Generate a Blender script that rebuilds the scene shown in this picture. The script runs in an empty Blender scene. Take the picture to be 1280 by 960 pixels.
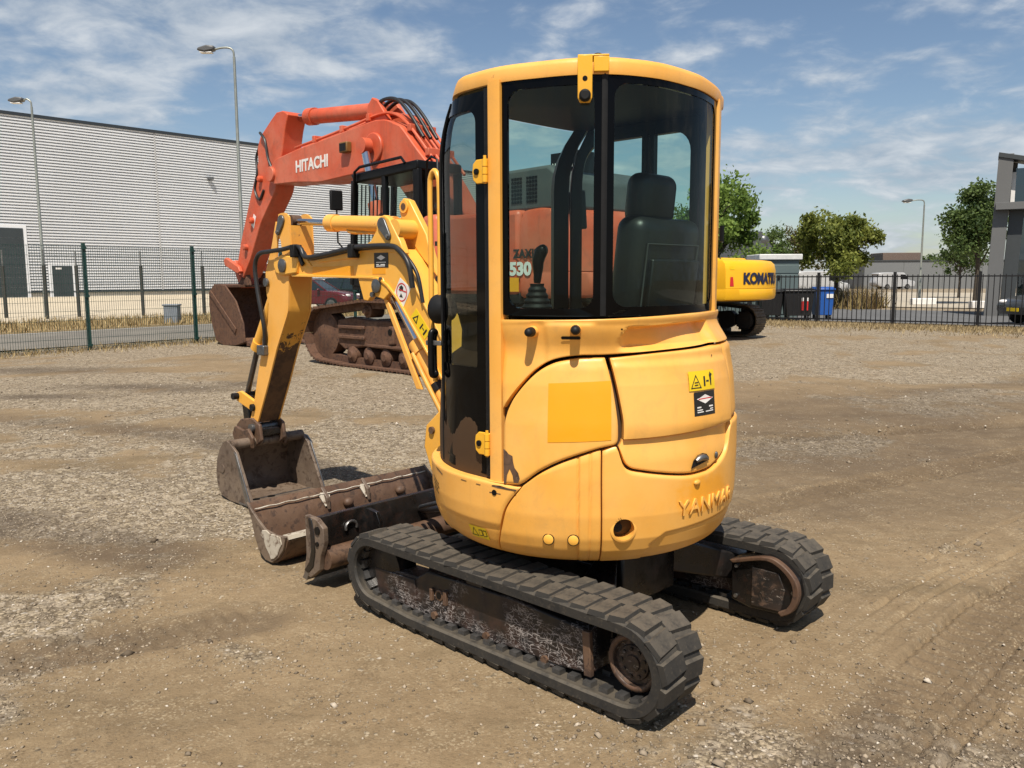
import bpy, bmesh, math, random
import numpy as np
from mathutils import Vector, Matrix
random.seed(7); rng = np.random.default_rng(7)
S = bpy.context.scene
COL = S.collection
rad = math.radians

# ------------------------------------------------------------------ camera
FPX, HOR, CAMH = 1050.0, 348.0, 1.55
pitch = math.atan((480 - HOR) / FPX); roll = rad(0.25)
fwd = Vector((0, math.cos(pitch), -math.sin(pitch))); upv = Vector((0, math.sin(pitch), math.cos(pitch))); rt = Vector((1, 0, 0))
rt2 = rt * math.cos(roll) - upv * math.sin(roll); up2 = rt * math.sin(roll) + upv * math.cos(roll)
cam = bpy.data.cameras.new('camera'); camo = bpy.data.objects.new('camera', cam); COL.objects.link(camo)
cam.sensor_width = 36; cam.lens = FPX / 1280 * 36; cam.clip_start = 0.05; cam.clip_end = 3000
m3 = Matrix((rt2, up2, -fwd)).transposed()
camo.matrix_world = Matrix.Translation((0, 0, CAMH)) @ m3.to_4x4()
S.camera = camo
S.render.engine = 'CYCLES'
for _k, _v in (('max_bounces', 6), ('diffuse_bounces', 3), ('glossy_bounces', 3), ('transmission_bounces', 3), ('transparent_max_bounces', 12)): setattr(S.cycles, _k, _v)
S.cycles.caustics_reflective = False; S.cycles.caustics_refractive = False

# ------------------------------------------------------------------ light
SUN_AZ = Vector((-0.03, -1.0)).normalized(); SUN_EL = rad(59)
sun = bpy.data.lights.new('sun', 'SUN'); sun.energy = 5.0; sun.angle = rad(0.55); sun.color = (1.0, 0.93, 0.82)
suno = bpy.data.objects.new('sun', sun); COL.objects.link(suno)
sdir = Vector((SUN_AZ.x * math.cos(SUN_EL), SUN_AZ.y * math.cos(SUN_EL), math.sin(SUN_EL)))
suno.rotation_euler = (-sdir).to_track_quat('-Z', 'Y').to_euler()
S.view_settings.view_transform = 'Standard'; S.view_settings.look = 'None'
S.view_settings.exposure = 0.32; S.view_settings.gamma = 1.0; S.view_settings.use_curve_mapping = False

W = bpy.data.worlds.new('World'); S.world = W; W.use_nodes = True
nt = W.node_tree; nt.nodes.clear()
def wn(t, **k):
    n = nt.nodes.new(t)
    for a, b in k.items(): setattr(n, a, b)
    return n
sky = wn('ShaderNodeTexSky', sky_type='NISHITA', sun_disc=False)
sky.sun_elevation = SUN_EL; sky.sun_rotation = math.atan2(SUN_AZ.x, SUN_AZ.y); sky.air_density = 1.0; sky.dust_density = 0.6; sky.ozone_density = 1.6
bg1 = wn('ShaderNodeBackground'); bg1.inputs['Strength'].default_value = 0.078
nt.links.new(sky.outputs[0], bg1.inputs['Color'])
tc = wn('ShaderNodeTexCoord'); sep = wn('ShaderNodeSeparateXYZ'); nt.links.new(tc.outputs['Generated'], sep.inputs[0])
def mth(op, a, b=None, clamp=False):
    n = wn('ShaderNodeMath', operation=op, use_clamp=clamp)
    for i, v in enumerate((a, b)):
        if v is None: continue
        if isinstance(v, (int, float)): n.inputs[i].default_value = v
        else: nt.links.new(v, n.inputs[i])
    return n.outputs[0]
zz = mth('ADD', mth('MAXIMUM', sep.outputs['Z'], 0.0), 0.24)
cx = mth('DIVIDE', sep.outputs['X'], zz); cy = mth('DIVIDE', sep.outputs['Y'], zz)
cmb = wn('ShaderNodeCombineXYZ'); nt.links.new(cx, cmb.inputs[0]); nt.links.new(cy, cmb.inputs[1])
def noise(vec, scale, detail, rough, off=(0, 0, 0), dist=0.0, stretch=(1, 1, 1)):
    mp = wn('ShaderNodeMapping'); mp.inputs['Location'].default_value = off; mp.inputs['Scale'].default_value = stretch
    nt.links.new(vec, mp.inputs[0])
    n = wn('ShaderNodeTexNoise'); n.inputs['Scale'].default_value = scale; n.inputs['Detail'].default_value = detail
    n.inputs['Roughness'].default_value = rough; n.inputs['Distortion'].default_value = dist
    nt.links.new(mp.outputs[0], n.inputs['Vector']); return n.outputs['Fac']
n1 = noise(cmb.outputs[0], 1.25, 9, 0.58, (3.1, 1.7, 0), 0.3, (1, 1.1, 1))
n2 = noise(cmb.outputs[0], 6.0, 9, 0.58, (8.3, 2.2, 0), 0.3, (1, 1.1, 1))
n3 = noise(tc.outputs['Generated'], 2.2, 6, 0.58, (1.3, 0.4, 2.0), 0.3, (1, 1, 5.5))
cov = mth('ADD', mth('ADD', mth('MULTIPLY', n1, 0.55), mth('MULTIPLY', n2, 0.36)), mth('MULTIPLY', n3, 0.31))
mr = wn('ShaderNodeMapRange', interpolation_type='SMOOTHSTEP'); mr.inputs['From Min'].default_value = 0.56; mr.inputs['From Max'].default_value = 0.72
nt.links.new(cov, mr.inputs[0])
shade = wn('ShaderNodeMapRange'); shade.inputs['From Min'].default_value = 0.35; shade.inputs['From Max'].default_value = 0.72
nt.links.new(n2, shade.inputs[0])
cr = wn('ShaderNodeMix', data_type='RGBA'); cr.inputs['A'].default_value = (0.38, 0.46, 0.56, 1); cr.inputs['B'].default_value = (0.74, 0.78, 0.82, 1)
nt.links.new(shade.outputs[0], cr.inputs['Factor'])
bg2 = wn('ShaderNodeBackground'); bg2.inputs['Strength'].default_value = 0.76; nt.links.new(cr.outputs['Result'], bg2.inputs['Color'])
mxs = wn('ShaderNodeMixShader'); nt.links.new(mth('MULTIPLY', mr.outputs[0], 0.86), mxs.inputs[0]); nt.links.new(bg1.outputs[0], mxs.inputs[1]); nt.links.new(bg2.outputs[0], mxs.inputs[2])
wo = wn('ShaderNodeOutputWorld'); nt.links.new(mxs.outputs[0], wo.inputs[0])

# ------------------------------------------------------------------ mesh helpers
def cat(pts, n=10, closed=False):
    """Catmull-Rom through points, n samples per span"""
    P = [np.array(p, float) for p in pts]; out = []; L = len(P)
    rngs = range(L if closed else L - 1)
    for i in rngs:
        p1, p2 = P[i], P[(i + 1) % L]
        p0 = P[(i - 1) % L] if closed or i > 0 else 2 * p1 - p2
        p3 = P[(i + 2) % L] if closed or i + 2 < L else 2 * p2 - p1
        for k in range(n):
            t = k / n
            out.append(.5 * ((2 * p1) + (-p0 + p2) * t + (2 * p0 - 5 * p1 + 4 * p2 - p3) * t * t + (-p0 + 3 * p1 - 3 * p2 + p3) * t ** 3))
    if not closed: out.append(P[-1])
    return out
def resample(pts, n):
    P = np.array(pts, float); d = np.r_[0, np.cumsum(np.linalg.norm(np.diff(P, axis=0), axis=1))]
    t = np.linspace(0, d[-1], n); return np.stack([np.interp(t, d, P[:, k]) for k in range(P.shape[1])], 1)

class MB:
    def __init__(s): s.v = []; s.f = []
    def add(s, vs, fs):
        o = len(s.v); s.v += [tuple(map(float, p)) for p in vs]; s.f += [tuple(i + o for i in q) for q in fs]; return s
    def box(s, x0, x1, y0, y1, z0, z1):
        return s.add([(x0, y0, z0), (x1, y0, z0), (x1, y1, z0), (x0, y1, z0), (x0, y0, z1), (x1, y0, z1), (x1, y1, z1), (x0, y1, z1)],
                     [(3, 2, 1, 0), (4, 5, 6, 7), (0, 1, 5, 4), (1, 2, 6, 5), (2, 3, 7, 6), (3, 0, 4, 7)])
    def bar(s, a, b, w, h, upd=(0, 0, 1)):
        a, b = Vector(a), Vector(b); d = (b - a).normalized(); u = Vector(upd)
        if abs(d.dot(u)) > .98: u = Vector((1, 0, 0))
        r = d.cross(u).normalized(); u = r.cross(d)
        q = [(-w / 2, -h / 2), (w / 2, -h / 2), (w / 2, h / 2), (-w / 2, h / 2)]
        return s.add([c + r * i + u * j for c in (a, b) for i, j in q], [(0, 1, 2, 3), (7, 6, 5, 4), (4, 5, 1, 0), (5, 6, 2, 1), (6, 7, 3, 2), (7, 4, 0, 3)])
    def cyl(s, a, b, r, r2=None, n=16, caps=True):
        a, b = Vector(a), Vector(b); r2 = r if r2 is None else r2; d = (b - a).normalized()
        u = d.orthogonal().normalized(); w = d.cross(u); vs = []
        for c, q in ((a, r), (b, r2)):
            for i in range(n):
                t = 2 * math.pi * i / n; vs.append(c + (u * math.cos(t) + w * math.sin(t)) * q)
        fs = [(i, (i + 1) % n, n + (i + 1) % n, n + i) for i in range(n)]
        if caps: fs += [tuple(range(n - 1, -1, -1)), tuple(range(n, 2 * n))]
        return s.add(vs, fs)
    def tube(s, pts, r, n=8, closed=False, caps=True):
        P = [Vector(p) for p in pts]; L = len(P); vs = []; prev = None; rr = r if hasattr(r, '__len__') else [r] * L
        for i in range(L):
            a = P[i - 1] if i or closed else P[0]; b = P[(i + 1) % L] if i < L - 1 or closed else P[-1]
            d = (b - a).normalized()
            if prev is None: u = d.orthogonal().normalized()
            else: u = (prev - d * prev.dot(d)).normalized()
            prev = u; w = d.cross(u)
            for k in range(n):
                t = 2 * math.pi * k / n; vs.append(P[i] + (u * math.cos(t) + w * math.sin(t)) * rr[i])
        fs = []
        for i in range(L if closed else L - 1):
            for k in range(n):
                j = (i + 1) % L; fs.append((i * n + k, i * n + (k + 1) % n, j * n + (k + 1) % n, j * n + k))
        if not closed and caps: fs += [tuple(range(n - 1, -1, -1)), tuple((L - 1) * n + k for k in range(n))]
        return s.add(vs, fs)
    def prism(s, poly, y0, y1, ax='y'):
        """extrude polygon (x,z) along y"""
        n = len(poly)
        A = sum(poly[i][0] * poly[(i + 1) % n][1] - poly[(i + 1) % n][0] * poly[i][1] for i in range(n))
        if A < 0: poly = poly[::-1]
        if ax == 'y': mk = lambda p, y: (p[0], y, p[1])
        elif ax == 'z': mk = lambda p, y: (p[0], p[1], y)
        else: mk = lambda p, y: (y, p[0], p[1])
        lo, hi = min(y0, y1), max(y0, y1)
        vs = [mk(p, lo) for p in poly] + [mk(p, hi) for p in poly]
        fs = [tuple(range(n)), tuple(range(2 * n - 1, n - 1, -1))] + [(i, i + n, (i + 1) % n + n, (i + 1) % n) for i in range(n)]
        if ax in ('z', 'x'): fs = [q[::-1] for q in fs]
        return s.add(vs, fs)
    def lathe(s, prof, c, axis='y', n=24):
        """prof: (radius, offset along axis)"""
        vs = []; c = Vector(c)
        for r, o in prof:
            for i in range(n):
                t = 2 * math.pi * i / n; a, b = r * math.cos(t), r * math.sin(t)
                vs.append(c + Vector({'y': (a, o, b), 'x': (o, a, b), 'z': (a, b, o)}[axis]))
        L = len(prof); fs = [(i * n + k, i * n + (k + 1) % n, (i + 1) * n + (k + 1) % n, (i + 1) * n + k) for i in range(L - 1) for k in range(n)]
        fs += [tuple(range(n - 1, -1, -1)), tuple((L - 1) * n + k for k in range(n))]
        return s.add(vs, fs)
    def grid(s, G):
        G = np.asarray(G, float); a, b = G.shape[:2]
        return s.add(G.reshape(-1, 3), [(i * b + j, i * b + j + 1, (i + 1) * b + j + 1, (i + 1) * b + j) for i in range(a - 1) for j in range(b - 1)])
    def sphere(s, c, rx, ry, rz, n=12, m=8):
        vs = []; fs = []
        for i in range(m + 1):
            ph = math.pi * i / m
            for k in range(n):
                t = 2 * math.pi * k / n; vs.append((c[0] + rx * math.sin(ph) * math.cos(t), c[1] + ry * math.sin(ph) * math.sin(t), c[2] + rz * math.cos(ph)))
        for i in range(m):
            for k in range(n): fs.append((i * n + k, (i + 1) * n + k, (i + 1) * n + (k + 1) % n, i * n + (k + 1) % n))
        return s.add(vs, fs)
    def mesh(s, name, sm=None):
        me = bpy.data.meshes.new(name); me.from_pydata(s.v, [], s.f)
        bm = bmesh.new(); bm.from_mesh(me); bmesh.ops.remove_doubles(bm, verts=bm.verts, dist=1e-5); bmesh.ops.recalc_face_normals(bm, faces=bm.faces); bm.to_mesh(me); bm.free()
        if sm is not None:
            me.polygons.foreach_set('use_smooth', [True] * len(me.polygons))
            me.set_sharp_from_angle(angle=rad(sm))
        return me
def tag(o, label=None, catg=None, group=None, kind=None):
    if label: o['label'] = label
    if catg: o['category'] = catg
    if group: o['group'] = group
    if kind: o['kind'] = kind
    return o
def obj(name, me, mat=None, par=None, sm=None, bev=0, loc=None, rotz=None, label=None, solid=0):
    if isinstance(me, MB): me = me.mesh(name, 40 if (sm is None and bev) else sm)
    if mat is not None and not me.materials: me.materials.append(mat)
    o = bpy.data.objects.new(name, me); COL.objects.link(o)
    if par is not None: o.parent = par
    if loc is not None: o.location = loc
    if rotz is not None: o.rotation_euler = (0, 0, rotz)
    if solid:
        md = o.modifiers.new('solid', 'SOLIDIFY'); md.thickness = solid; md.offset = -1
    if bev:
        md = o.modifiers.new('bevel', 'BEVEL'); md.width = bev; md.segments = 2; md.limit_method = 'ANGLE'; md.angle_limit = rad(35); md.harden_normals = False
    if label: o['label'] = label
    return o
def empty(name, loc=(0, 0, 0), rotz=0, label=None, catg=None, group=None):
    o = bpy.data.objects.new(name, None); COL.objects.link(o); o.location = loc; o.rotation_euler = (0, 0, rotz); o.empty_display_size = .2
    return tag(o, label, catg, group)
def text_mesh(txt, size, depth, mapf, bold=0.0, shear=0.0, align='LEFT', space=1.0, sub=0):
    """text -> list of verts/faces mapped through mapf(x,y,d)"""
    cu = bpy.data.curves.new('txt', 'FONT'); cu.body = txt; cu.size = size; cu.extrude = depth / 2; cu.offset = bold; cu.shear = shear; cu.align_x = align
    cu.space_character = space; cu.resolution_u = 3
    ob = bpy.data.objects.new('txt', cu); COL.objects.link(ob)
    bpy.context.view_layer.update()
    me = bpy.data.meshes.new_from_object(ob.evaluated_get(bpy.context.evaluated_depsgraph_get()))
    bpy.data.objects.remove(ob); bpy.data.curves.remove(cu)
    if sub:
        bm = bmesh.new(); bm.from_mesh(me); bmesh.ops.triangulate(bm, faces=bm.faces); bmesh.ops.subdivide_edges(bm, edges=[e for e in bm.edges if e.calc_length() > size * .3], cuts=sub, use_grid_fill=True); bmesh.ops.triangulate(bm, faces=bm.faces); bm.to_mesh(me); bm.free()
    if not sub:
        bm = bmesh.new(); bm.from_mesh(me); bmesh.ops.triangulate(bm, faces=bm.faces); bm.to_mesh(me); bm.free()
    for v in me.vertices: v.co = mapf(v.co.x, v.co.y, v.co.z + depth / 2)
    return me

# ------------------------------------------------------------------ materials
MATS = {}
class NT:
    def __init__(s, name):
        s.m = bpy.data.materials.new(name); s.m.use_nodes = True; s.t = s.m.node_tree; s.t.nodes.clear()
        s.out = s.n('ShaderNodeOutputMaterial'); s.b = s.n('ShaderNodeBsdfPrincipled'); s.l(s.b.outputs[0], s.out.inputs[0]); s.co = s.n('ShaderNodeTexCoord').outputs['Object']
    def n(s, t, **k):
        q = s.t.nodes.new(t)
        for a, b in k.items(): setattr(q, a, b)
        return q
    def l(s, a, b): s.t.links.new(a, b)
    def noise(s, scale, detail=4, rough=.55, dist=0, vec=None, stretch=None, off=None):
        v = vec or s.co
        if stretch or off:
            mp = s.n('ShaderNodeMapping'); mp.inputs['Scale'].default_value = stretch or (1, 1, 1); mp.inputs['Location'].default_value = off or (0, 0, 0); s.l(v, mp.inputs[0]); v = mp.outputs[0]
        q = s.n('ShaderNodeTexNoise'); q.inputs['Scale'].default_value = scale; q.inputs['Detail'].default_value = detail; q.inputs['Roughness'].default_value = rough; q.inputs['Distortion'].default_value = dist
        s.l(v, q.inputs['Vector']); return q.outputs['Fac']
    def voro(s, scale, feat='F1', vec=None, out='Distance'):
        q = s.n('ShaderNodeTexVoronoi', feature=feat); q.inputs['Scale'].default_value = scale; s.l(vec or s.co, q.inputs['Vector']); return q.outputs[out]
    def ramp(s, fac, a, b, lo=0., hi=1., smooth=True):
        q = s.n('ShaderNodeMapRange', interpolation_type='SMOOTHSTEP' if smooth else 'LINEAR'); q.inputs['From Min'].default_value = a; q.inputs['From Max'].default_value = b
        q.inputs['To Min'].default_value = lo; q.inputs['To Max'].default_value = hi; s.l(fac, q.inputs[0]); return q.outputs[0]
    def math(s, op, a, b=None, clamp=False):
        q = s.n('ShaderNodeMath', operation=op, use_clamp=clamp)
        for i, v in enumerate((a, b)):
            if v is None: continue
            if isinstance(v, (int, float)): q.inputs[i].default_value = v
            else: s.l(v, q.inputs[i])
        return q.outputs[0]
    def mix(s, f, a, b):
        q = s.n('ShaderNodeMix', data_type='RGBA')
        if isinstance(f, (int, float)): q.inputs['Factor'].default_value = f
        else: s.l(f, q.inputs['Factor'])
        for nm, v in (('A', a), ('B', b)):
            if isinstance(v, tuple): q.inputs[nm].default_value = (*v[:3], 1)
            else: s.l(v, q.inputs[nm])
        return q.outputs['Result']
    def set(s, col=None, rough=None, metal=None, spec=None, coat=None):
        for k, v in (('Base Color', col), ('Roughness', rough), ('Metallic', metal), ('Specular IOR Level', spec), ('Coat Weight', coat)):
            if v is None: continue
            if isinstance(v, tuple): s.b.inputs[k].default_value = (*v[:3], 1)
            elif isinstance(v, (int, float)): s.b.inputs[k].default_value = v
            else: s.l(v, s.b.inputs[k])
        return s
    def bump(s, h, strength=.3, dist=.01):
        q = s.n('ShaderNodeBump'); q.inputs['Strength'].default_value = strength; q.inputs['Distance'].default_value = dist; s.l(h, q.inputs['Height']); s.l(q.outputs[0], s.b.inputs['Normal']); return s
def paint(name, c, c2=None, chip=0., chipc=(.06, .028, .015), dirt=.25, dirtc=(.20, .15, .09), rough=.42, metal=0., scl=1., chscale=9., bmp=.08):
    if name in MATS: return MATS[name]
    t = NT(name); c2 = c2 or tuple(v * .85 for v in c)
    col = t.mix(t.ramp(t.noise(1.7 * scl, 5, .6), .35, .68), c, c2)
    col = t.mix(t.math('MULTIPLY', t.ramp(t.noise(5.5 * scl, 8, .7, .4), .48, .75), dirt), col, dirtc)
    col = t.mix(t.math('MULTIPLY', t.ramp(t.noise(40 * scl, 3, .6), .55, .8), dirt * .5), col, dirtc)
    col = t.mix(t.math('MULTIPLY', t.ramp(t.noise(7 * scl, 6, .65, .2, stretch=(1.6, 1.6, .16)), .55, .75), dirt * .8), col, dirtc)
    r = t.ramp(t.noise(12 * scl, 4), .3, .7, rough - .06, rough + .12)
    if chip > 0:
        ch = t.ramp(t.math('ADD', t.math('MULTIPLY', t.noise(chscale * scl, 8, .7, .6), .75), t.math('MULTIPLY', t.noise(chscale * .23 * scl, 2), .25)), .70 - chip * .25, .725 - chip * .25)
        col = t.mix(ch, col, t.mix(t.noise(30 * scl, 3), chipc, tuple(min(1, v * 2.2) for v in chipc))); r = t.math('ADD', r, t.math('MULTIPLY', ch, .3))
    t.set(col, r, metal); t.bump(t.noise(60 * scl, 4, .6), bmp, .004)
    MATS[name] = t.m; return t.m
def flat(name, c, rough=.5, metal=0., spec=.5, var=.15, scale=8, bmp=.0):
    if name in MATS: return MATS[name]
    t = NT(name); col = t.mix(t.ramp(t.noise(scale, 5, .6), .3, .7), c, tuple(max(0, v * (1 - var)) for v in c)); t.set(col, rough, metal, spec)
    if bmp: t.bump(t.noise(scale * 6, 4), bmp, .004)
    MATS[name] = t.m; return t.m
def glassmat(name, tint, refl=1.0, rough=.0):
    t = NT(name); t.t.nodes.remove(t.b)
    tr = t.n('ShaderNodeBsdfTransparent'); tr.inputs[0].default_value = (*tint, 1)
    gl = t.n('ShaderNodeBsdfGlossy'); gl.inputs['Roughness'].default_value = rough; gl.inputs[0].default_value = (.95, .98, 1, 1)
    fr = t.n('ShaderNodeFresnel'); ge = t.n('ShaderNodeNewGeometry'); t.l(t.ramp(ge.outputs['Backfacing'], 0, 1, 1.5, 1 / 1.5, False), fr.inputs[0])
    mx = t.n('ShaderNodeMixShader'); t.l(t.math('MULTIPLY', fr.outputs[0], refl, True), mx.inputs[0]); t.l(tr.outputs[0], mx.inputs[1]); t.l(gl.outputs[0], mx.inputs[2])
    t.l(mx.outputs[0], t.out.inputs[0]); MATS[name] = t.m; return t.m
# hero paint: sun-faded yellow-orange
YEL = paint('faded_yellow_paint', (.84, .437, .104), (.81, .39, .068), chip=.0, dirt=.17, rough=.34, scl=1.4, bmp=.03)
YELB = paint('yellow_boom_paint', (.84, .435, .070), (.82, .39, .048), chip=.05, dirt=.14, rough=.36, scl=1.6, chscale=14)
YELW = paint('worn_yellow_paint', (.70, .36, .06), (.60, .27, .04), chip=.32, chipc=(.075, .032, .016), dirt=.4, rough=.5, scl=1.3, chscale=16)
YELC = paint('chipped_yellow_paint', (.84, .43, .098), (.82, .39, .065), chip=.17, dirt=.12, rough=.4, scl=1.6, chscale=13)
ORA = paint('unfaded_orange_paint', (.82, .345, .010), (.82, .33, .008), dirt=.03, rough=.35, bmp=.02)
YBR = paint('bright_yellow_paint', (.80, .42, .03), (.74, .36, .02), dirt=.08, rough=.35)
BLK = flat('black_paint', (.006, .006, .0065), .35, spec=.2, var=.3, scale=20)
FRIT = flat('black_glass_border', (.002, .002, .0024), .06, spec=.12, var=.2)
BLKM = flat('matt_black_plastic', (.010, .010, .0105), .55, spec=.25, var=.3, scale=30, bmp=.1)
RUBB = flat('black_hose_rubber', (.02, .02, .021), .45, var=.4, scale=25)
CHRO = flat('chromed_rod', (.62, .62, .63), .12, 1., var=.08)
STEEL = flat('bare_steel', (.30, .29, .28), .42, .9, var=.4, scale=14)
GREYP = flat('grey_pin_steel', (.16, .165, .17), .38, .7, var=.35, scale=25)
def rusty(name, a, b, c3, bare=(.25, .23, .2), scr=.5, rough=.6):
    t = NT(name)
    col = t.mix(t.ramp(t.noise(4, 8, .65, .4), .35, .65), a, b)
    col = t.mix(t.ramp(t.noise(18, 8, .7, .6), .50, .62), col, c3)
    sc = t.ramp(t.noise(26, 8, .75, 1.6, stretch=(.5, 1, 1.6)), .64 - scr * .08, .68 - scr * .08)
    col = t.mix(t.math('MULTIPLY', sc, min(1, .35 + scr)), col, bare)
    t.set(col, t.ramp(t.noise(9, 5), .3, .7, rough - .18, rough + .2), t.math('MULTIPLY', sc, .4)); t.bump(t.math('ADD', t.noise(35, 6, .7), t.math('MULTIPLY', sc, .3)), .25, .006)
    MATS[name] = t.m; return t.m
RUST = rusty('brown_rusted_steel', (.085, .045, .026), (.13, .075, .045), (.05, .028, .018), (.22, .16, .11), .25, .6)
BUCK = rusty('worn_bucket_steel', (.12, .085, .062), (.17, .125, .09), (.07, .045, .03), (.33, .28, .22), .25, .5)
FRAM = rusty('scratched_black_track_frame', (.016, .013, .012), (.05, .026, .018), (.012, .011, .011), (.42, .38, .36), 1.35, .5)
def frame_mat():
    t = NT('scratched_black_track_frame'); sp = t.n('ShaderNodeSeparateXYZ'); t.l(t.co, sp.inputs[0]); low = t.ramp(sp.outputs['Z'], .24, .08)
    col = t.mix(t.ramp(t.noise(6, 6, .65), .4, .65), (.010, .009, .009), (.028, .017, .013)); col = t.mix(t.math('MULTIPLY', t.ramp(t.noise(11, 7, .7), .42, .62), t.math('MULTIPLY', low, .8)), col, (.055, .028, .020))
    def lines(sc, w, st, off): return t.math('SUBTRACT', 1.0, t.ramp(t.math('ABSOLUTE', t.math('SUBTRACT', t.noise(sc, 2, .5, .7, stretch=st, off=off), .5)), w * .5, w))
    L = t.math('MAXIMUM', t.math('MAXIMUM', lines(8, .007, (1, 1, 1.8), (0, 0, 0)), lines(15, .012, (1.4, 1, 1), (3, 1, 2))), lines(30, .02, (.5, 1, 2.4), (7, 3, 1)))
    L = t.math('MULTIPLY', L, t.ramp(t.math('ADD', t.noise(4, 4, .6), t.math('MULTIPLY', low, .10)), .47, .62)); col = t.mix(t.math('MULTIPLY', L, .8), col, (.36, .32, .30)); t.set(col, t.ramp(t.noise(9, 5), .3, .7, .35, .7)); t.bump(t.noise(45, 6, .7), .2, .004); return t.m
FRAM = frame_mat()
OILY = rusty('oily_black_steel', (.005, .0045, .0045), (.010, .008, .007), (.016, .009, .007), (.20, .18, .17), .08, .35)
MOTC = rusty('scuffed_brown_cover', (.012, .010, .009), (.060, .036, .024), (.10, .062, .042), (.28, .24, .2), .6, .55)
HRUS = rusty('orange_brown_track_rust', (.095, .045, .026), (.13, .065, .036), (.05, .026, .018), (.20, .13, .09), .1, .75)
PLAS = rusty('dried_white_mortar', (.55, .50, .42), (.42, .37, .29), (.16, .11, .075), (.65, .6, .52), .5, .9)
BEDRUB = None
def rubber():
    t = NT('dusty_track_rubber')
    geo = t.n('ShaderNodeNewGeometry'); sp = t.n('ShaderNodeSeparateXYZ'); t.l(geo.outputs['Normal'], sp.inputs[0])
    d = t.math('MULTIPLY', t.math('MULTIPLY', t.ramp(t.noise(14, 8, .7, .3), .25, .58), t.ramp(sp.outputs['Z'], .25, .95, .22, 1.)), .95)
    col = t.mix(d, (.010, .010, .010), (.088, .073, .054))
    col = t.mix(t.math('MULTIPLY', t.ramp(t.noise(70, 3), .55, .75), .35), col, (.11, .088, .062))
    t.set(col, .75); t.bump(t.noise(90, 4, .7), .25, .003); return t.m
RUB = rubber()
GLS = glassmat('tinted_cab_glass', (.70, .83, .78), .42)
GLD = glassmat('dark_door_glass', (.46, .52, .50), .6)
CLR = glassmat('far_window_glass', (.18, .22, .24), 2.2)
STY = flat('yellow_sticker', (.80, .55, .01), .4, var=.05)
STW = flat('white_sticker', (.75, .73, .70), .4, var=.08)
STK = flat('black_sticker', (.012, .012, .012), .35, var=.1)
STR = flat('red_sticker', (.55, .02, .02), .4, var=.05)

def arm_worn():
    t = NT('arm_paint_worn_to_rust'); sp = t.n('ShaderNodeSeparateXYZ'); t.l(t.co, sp.inputs[0])
    col = t.mix(t.ramp(t.noise(2.2, 5, .6), .35, .68), (.80, .40, .06), (.70, .30, .035))
    w = t.math('ADD', t.math('MULTIPLY', t.noise(13, 9, .72, .7), .8), t.ramp(sp.outputs['Z'], .95, 1.45, .27, -.12, False)); ch = t.ramp(w, .50, .53)
    col = t.mix(ch, col, t.mix(t.ramp(t.noise(9, 6, .7), .35, .65), (.055, .028, .014), (.13, .065, .028)))
    t.set(col, t.ramp(ch, 0, 1, .42, .7)); t.bump(t.math('SUBTRACT', t.noise(50, 4), ch), .15, .003); return t.m
ARMW = arm_worn()
def cw_paint():
    t = NT('counterweight_paint'); col = t.mix(t.ramp(t.noise(2.4, 5, .6), .35, .68), (.84, .437, .104), (.81, .39, .068))
    v = t.n('ShaderNodeVectorMath', operation='SUBTRACT'); t.l(t.co, v.inputs[0]); v.inputs[1].default_value = (-.655, .055, .705); m = t.n('ShaderNodeMapping'); m.inputs['Scale'].default_value = (3., 5.2, 11.); t.l(v.outputs[0], m.inputs[0]); L = t.n('ShaderNodeVectorMath', operation='LENGTH'); t.l(m.outputs[0], L.inputs[0])
    f = t.math('SUBTRACT', 1.0, t.ramp(t.math('ADD', L.outputs['Value'], t.math('MULTIPLY', t.math('SUBTRACT', t.noise(16, 6, .7), .5), 1.3)), .45, 1.15)); col = t.mix(t.math('MULTIPLY', f, .75), col, (.82, .33, .008))
    col = t.mix(t.math('MULTIPLY', t.ramp(t.noise(8, 8, .7, .4), .5, .75), .12), col, (.20, .15, .09)); t.set(col, t.ramp(t.noise(16, 4), .3, .7, .32, .5)); t.bump(t.noise(84, 4, .6), .03, .004); return t.m
CWP = cw_paint()
INSH = flat('dark_ochre_inner_metal', (.06, .028, .008), .7)
# ================================================================== ground
def vnoise(X, Y, scale, seed):
    r = np.random.default_rng(seed); L = r.random((257, 257)); x, y = X * scale + 1000.37, Y * scale + 1000.71
    xi, yi = np.floor(x).astype(int), np.floor(y).astype(int); fx, fy = x - xi, y - yi; fx, fy = fx * fx * (3 - 2 * fx), fy * fy * (3 - 2 * fy); xi, yi = xi % 256, yi % 256
    return (L[xi, yi] * (1 - fx) + L[xi + 1, yi] * fx) * (1 - fy) + (L[xi, yi + 1] * (1 - fx) + L[xi + 1, yi + 1] * fx) * fy
def fbm(X, Y, scale, seed, oct=4): return sum(vnoise(X, Y, scale * 2 ** k, seed + k) * .5 ** k for k in range(oct)) / sum(.5 ** k for k in range(oct))
def sstep(x, a, b): t = np.clip((x - a) / (b - a), 0, 1); return t * t * (3 - 2 * t)
def gravel_mask(X, Y):
    """1 = loose pale gravel, 0 = bare trodden earth"""
    n = fbm(X, Y, .55, 11, 5) - .5; n2 = fbm(X, Y, 2.2, 31, 4) - .5
    far_left = sstep(Y - .35 * X, 5.8, 8.4) * (1 - sstep(X, .5, 3.0)) * .72
    mid_left = sstep(-X + .25 * Y, 1.2, 3.4) * .56
    right_far = sstep(Y, 9.5, 13) * sstep(X, 0, 2.5) * .72
    near = .30
    band = np.exp(-((Y - 6.4 - .12 * (X - 2)) / .8) ** 2) * sstep(X, -1.2, .2) * .5
    g = np.maximum.reduce([far_left, mid_left, right_far, near + 0 * X]) - band + n * 1.35 + n2 * 1.0 + (fbm(X * .35 + Y * .1, Y * 1.3 - X * .2, 1.0, 87, 4) - .5) * .9
    return np.clip(g, 0, 1)
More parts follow.
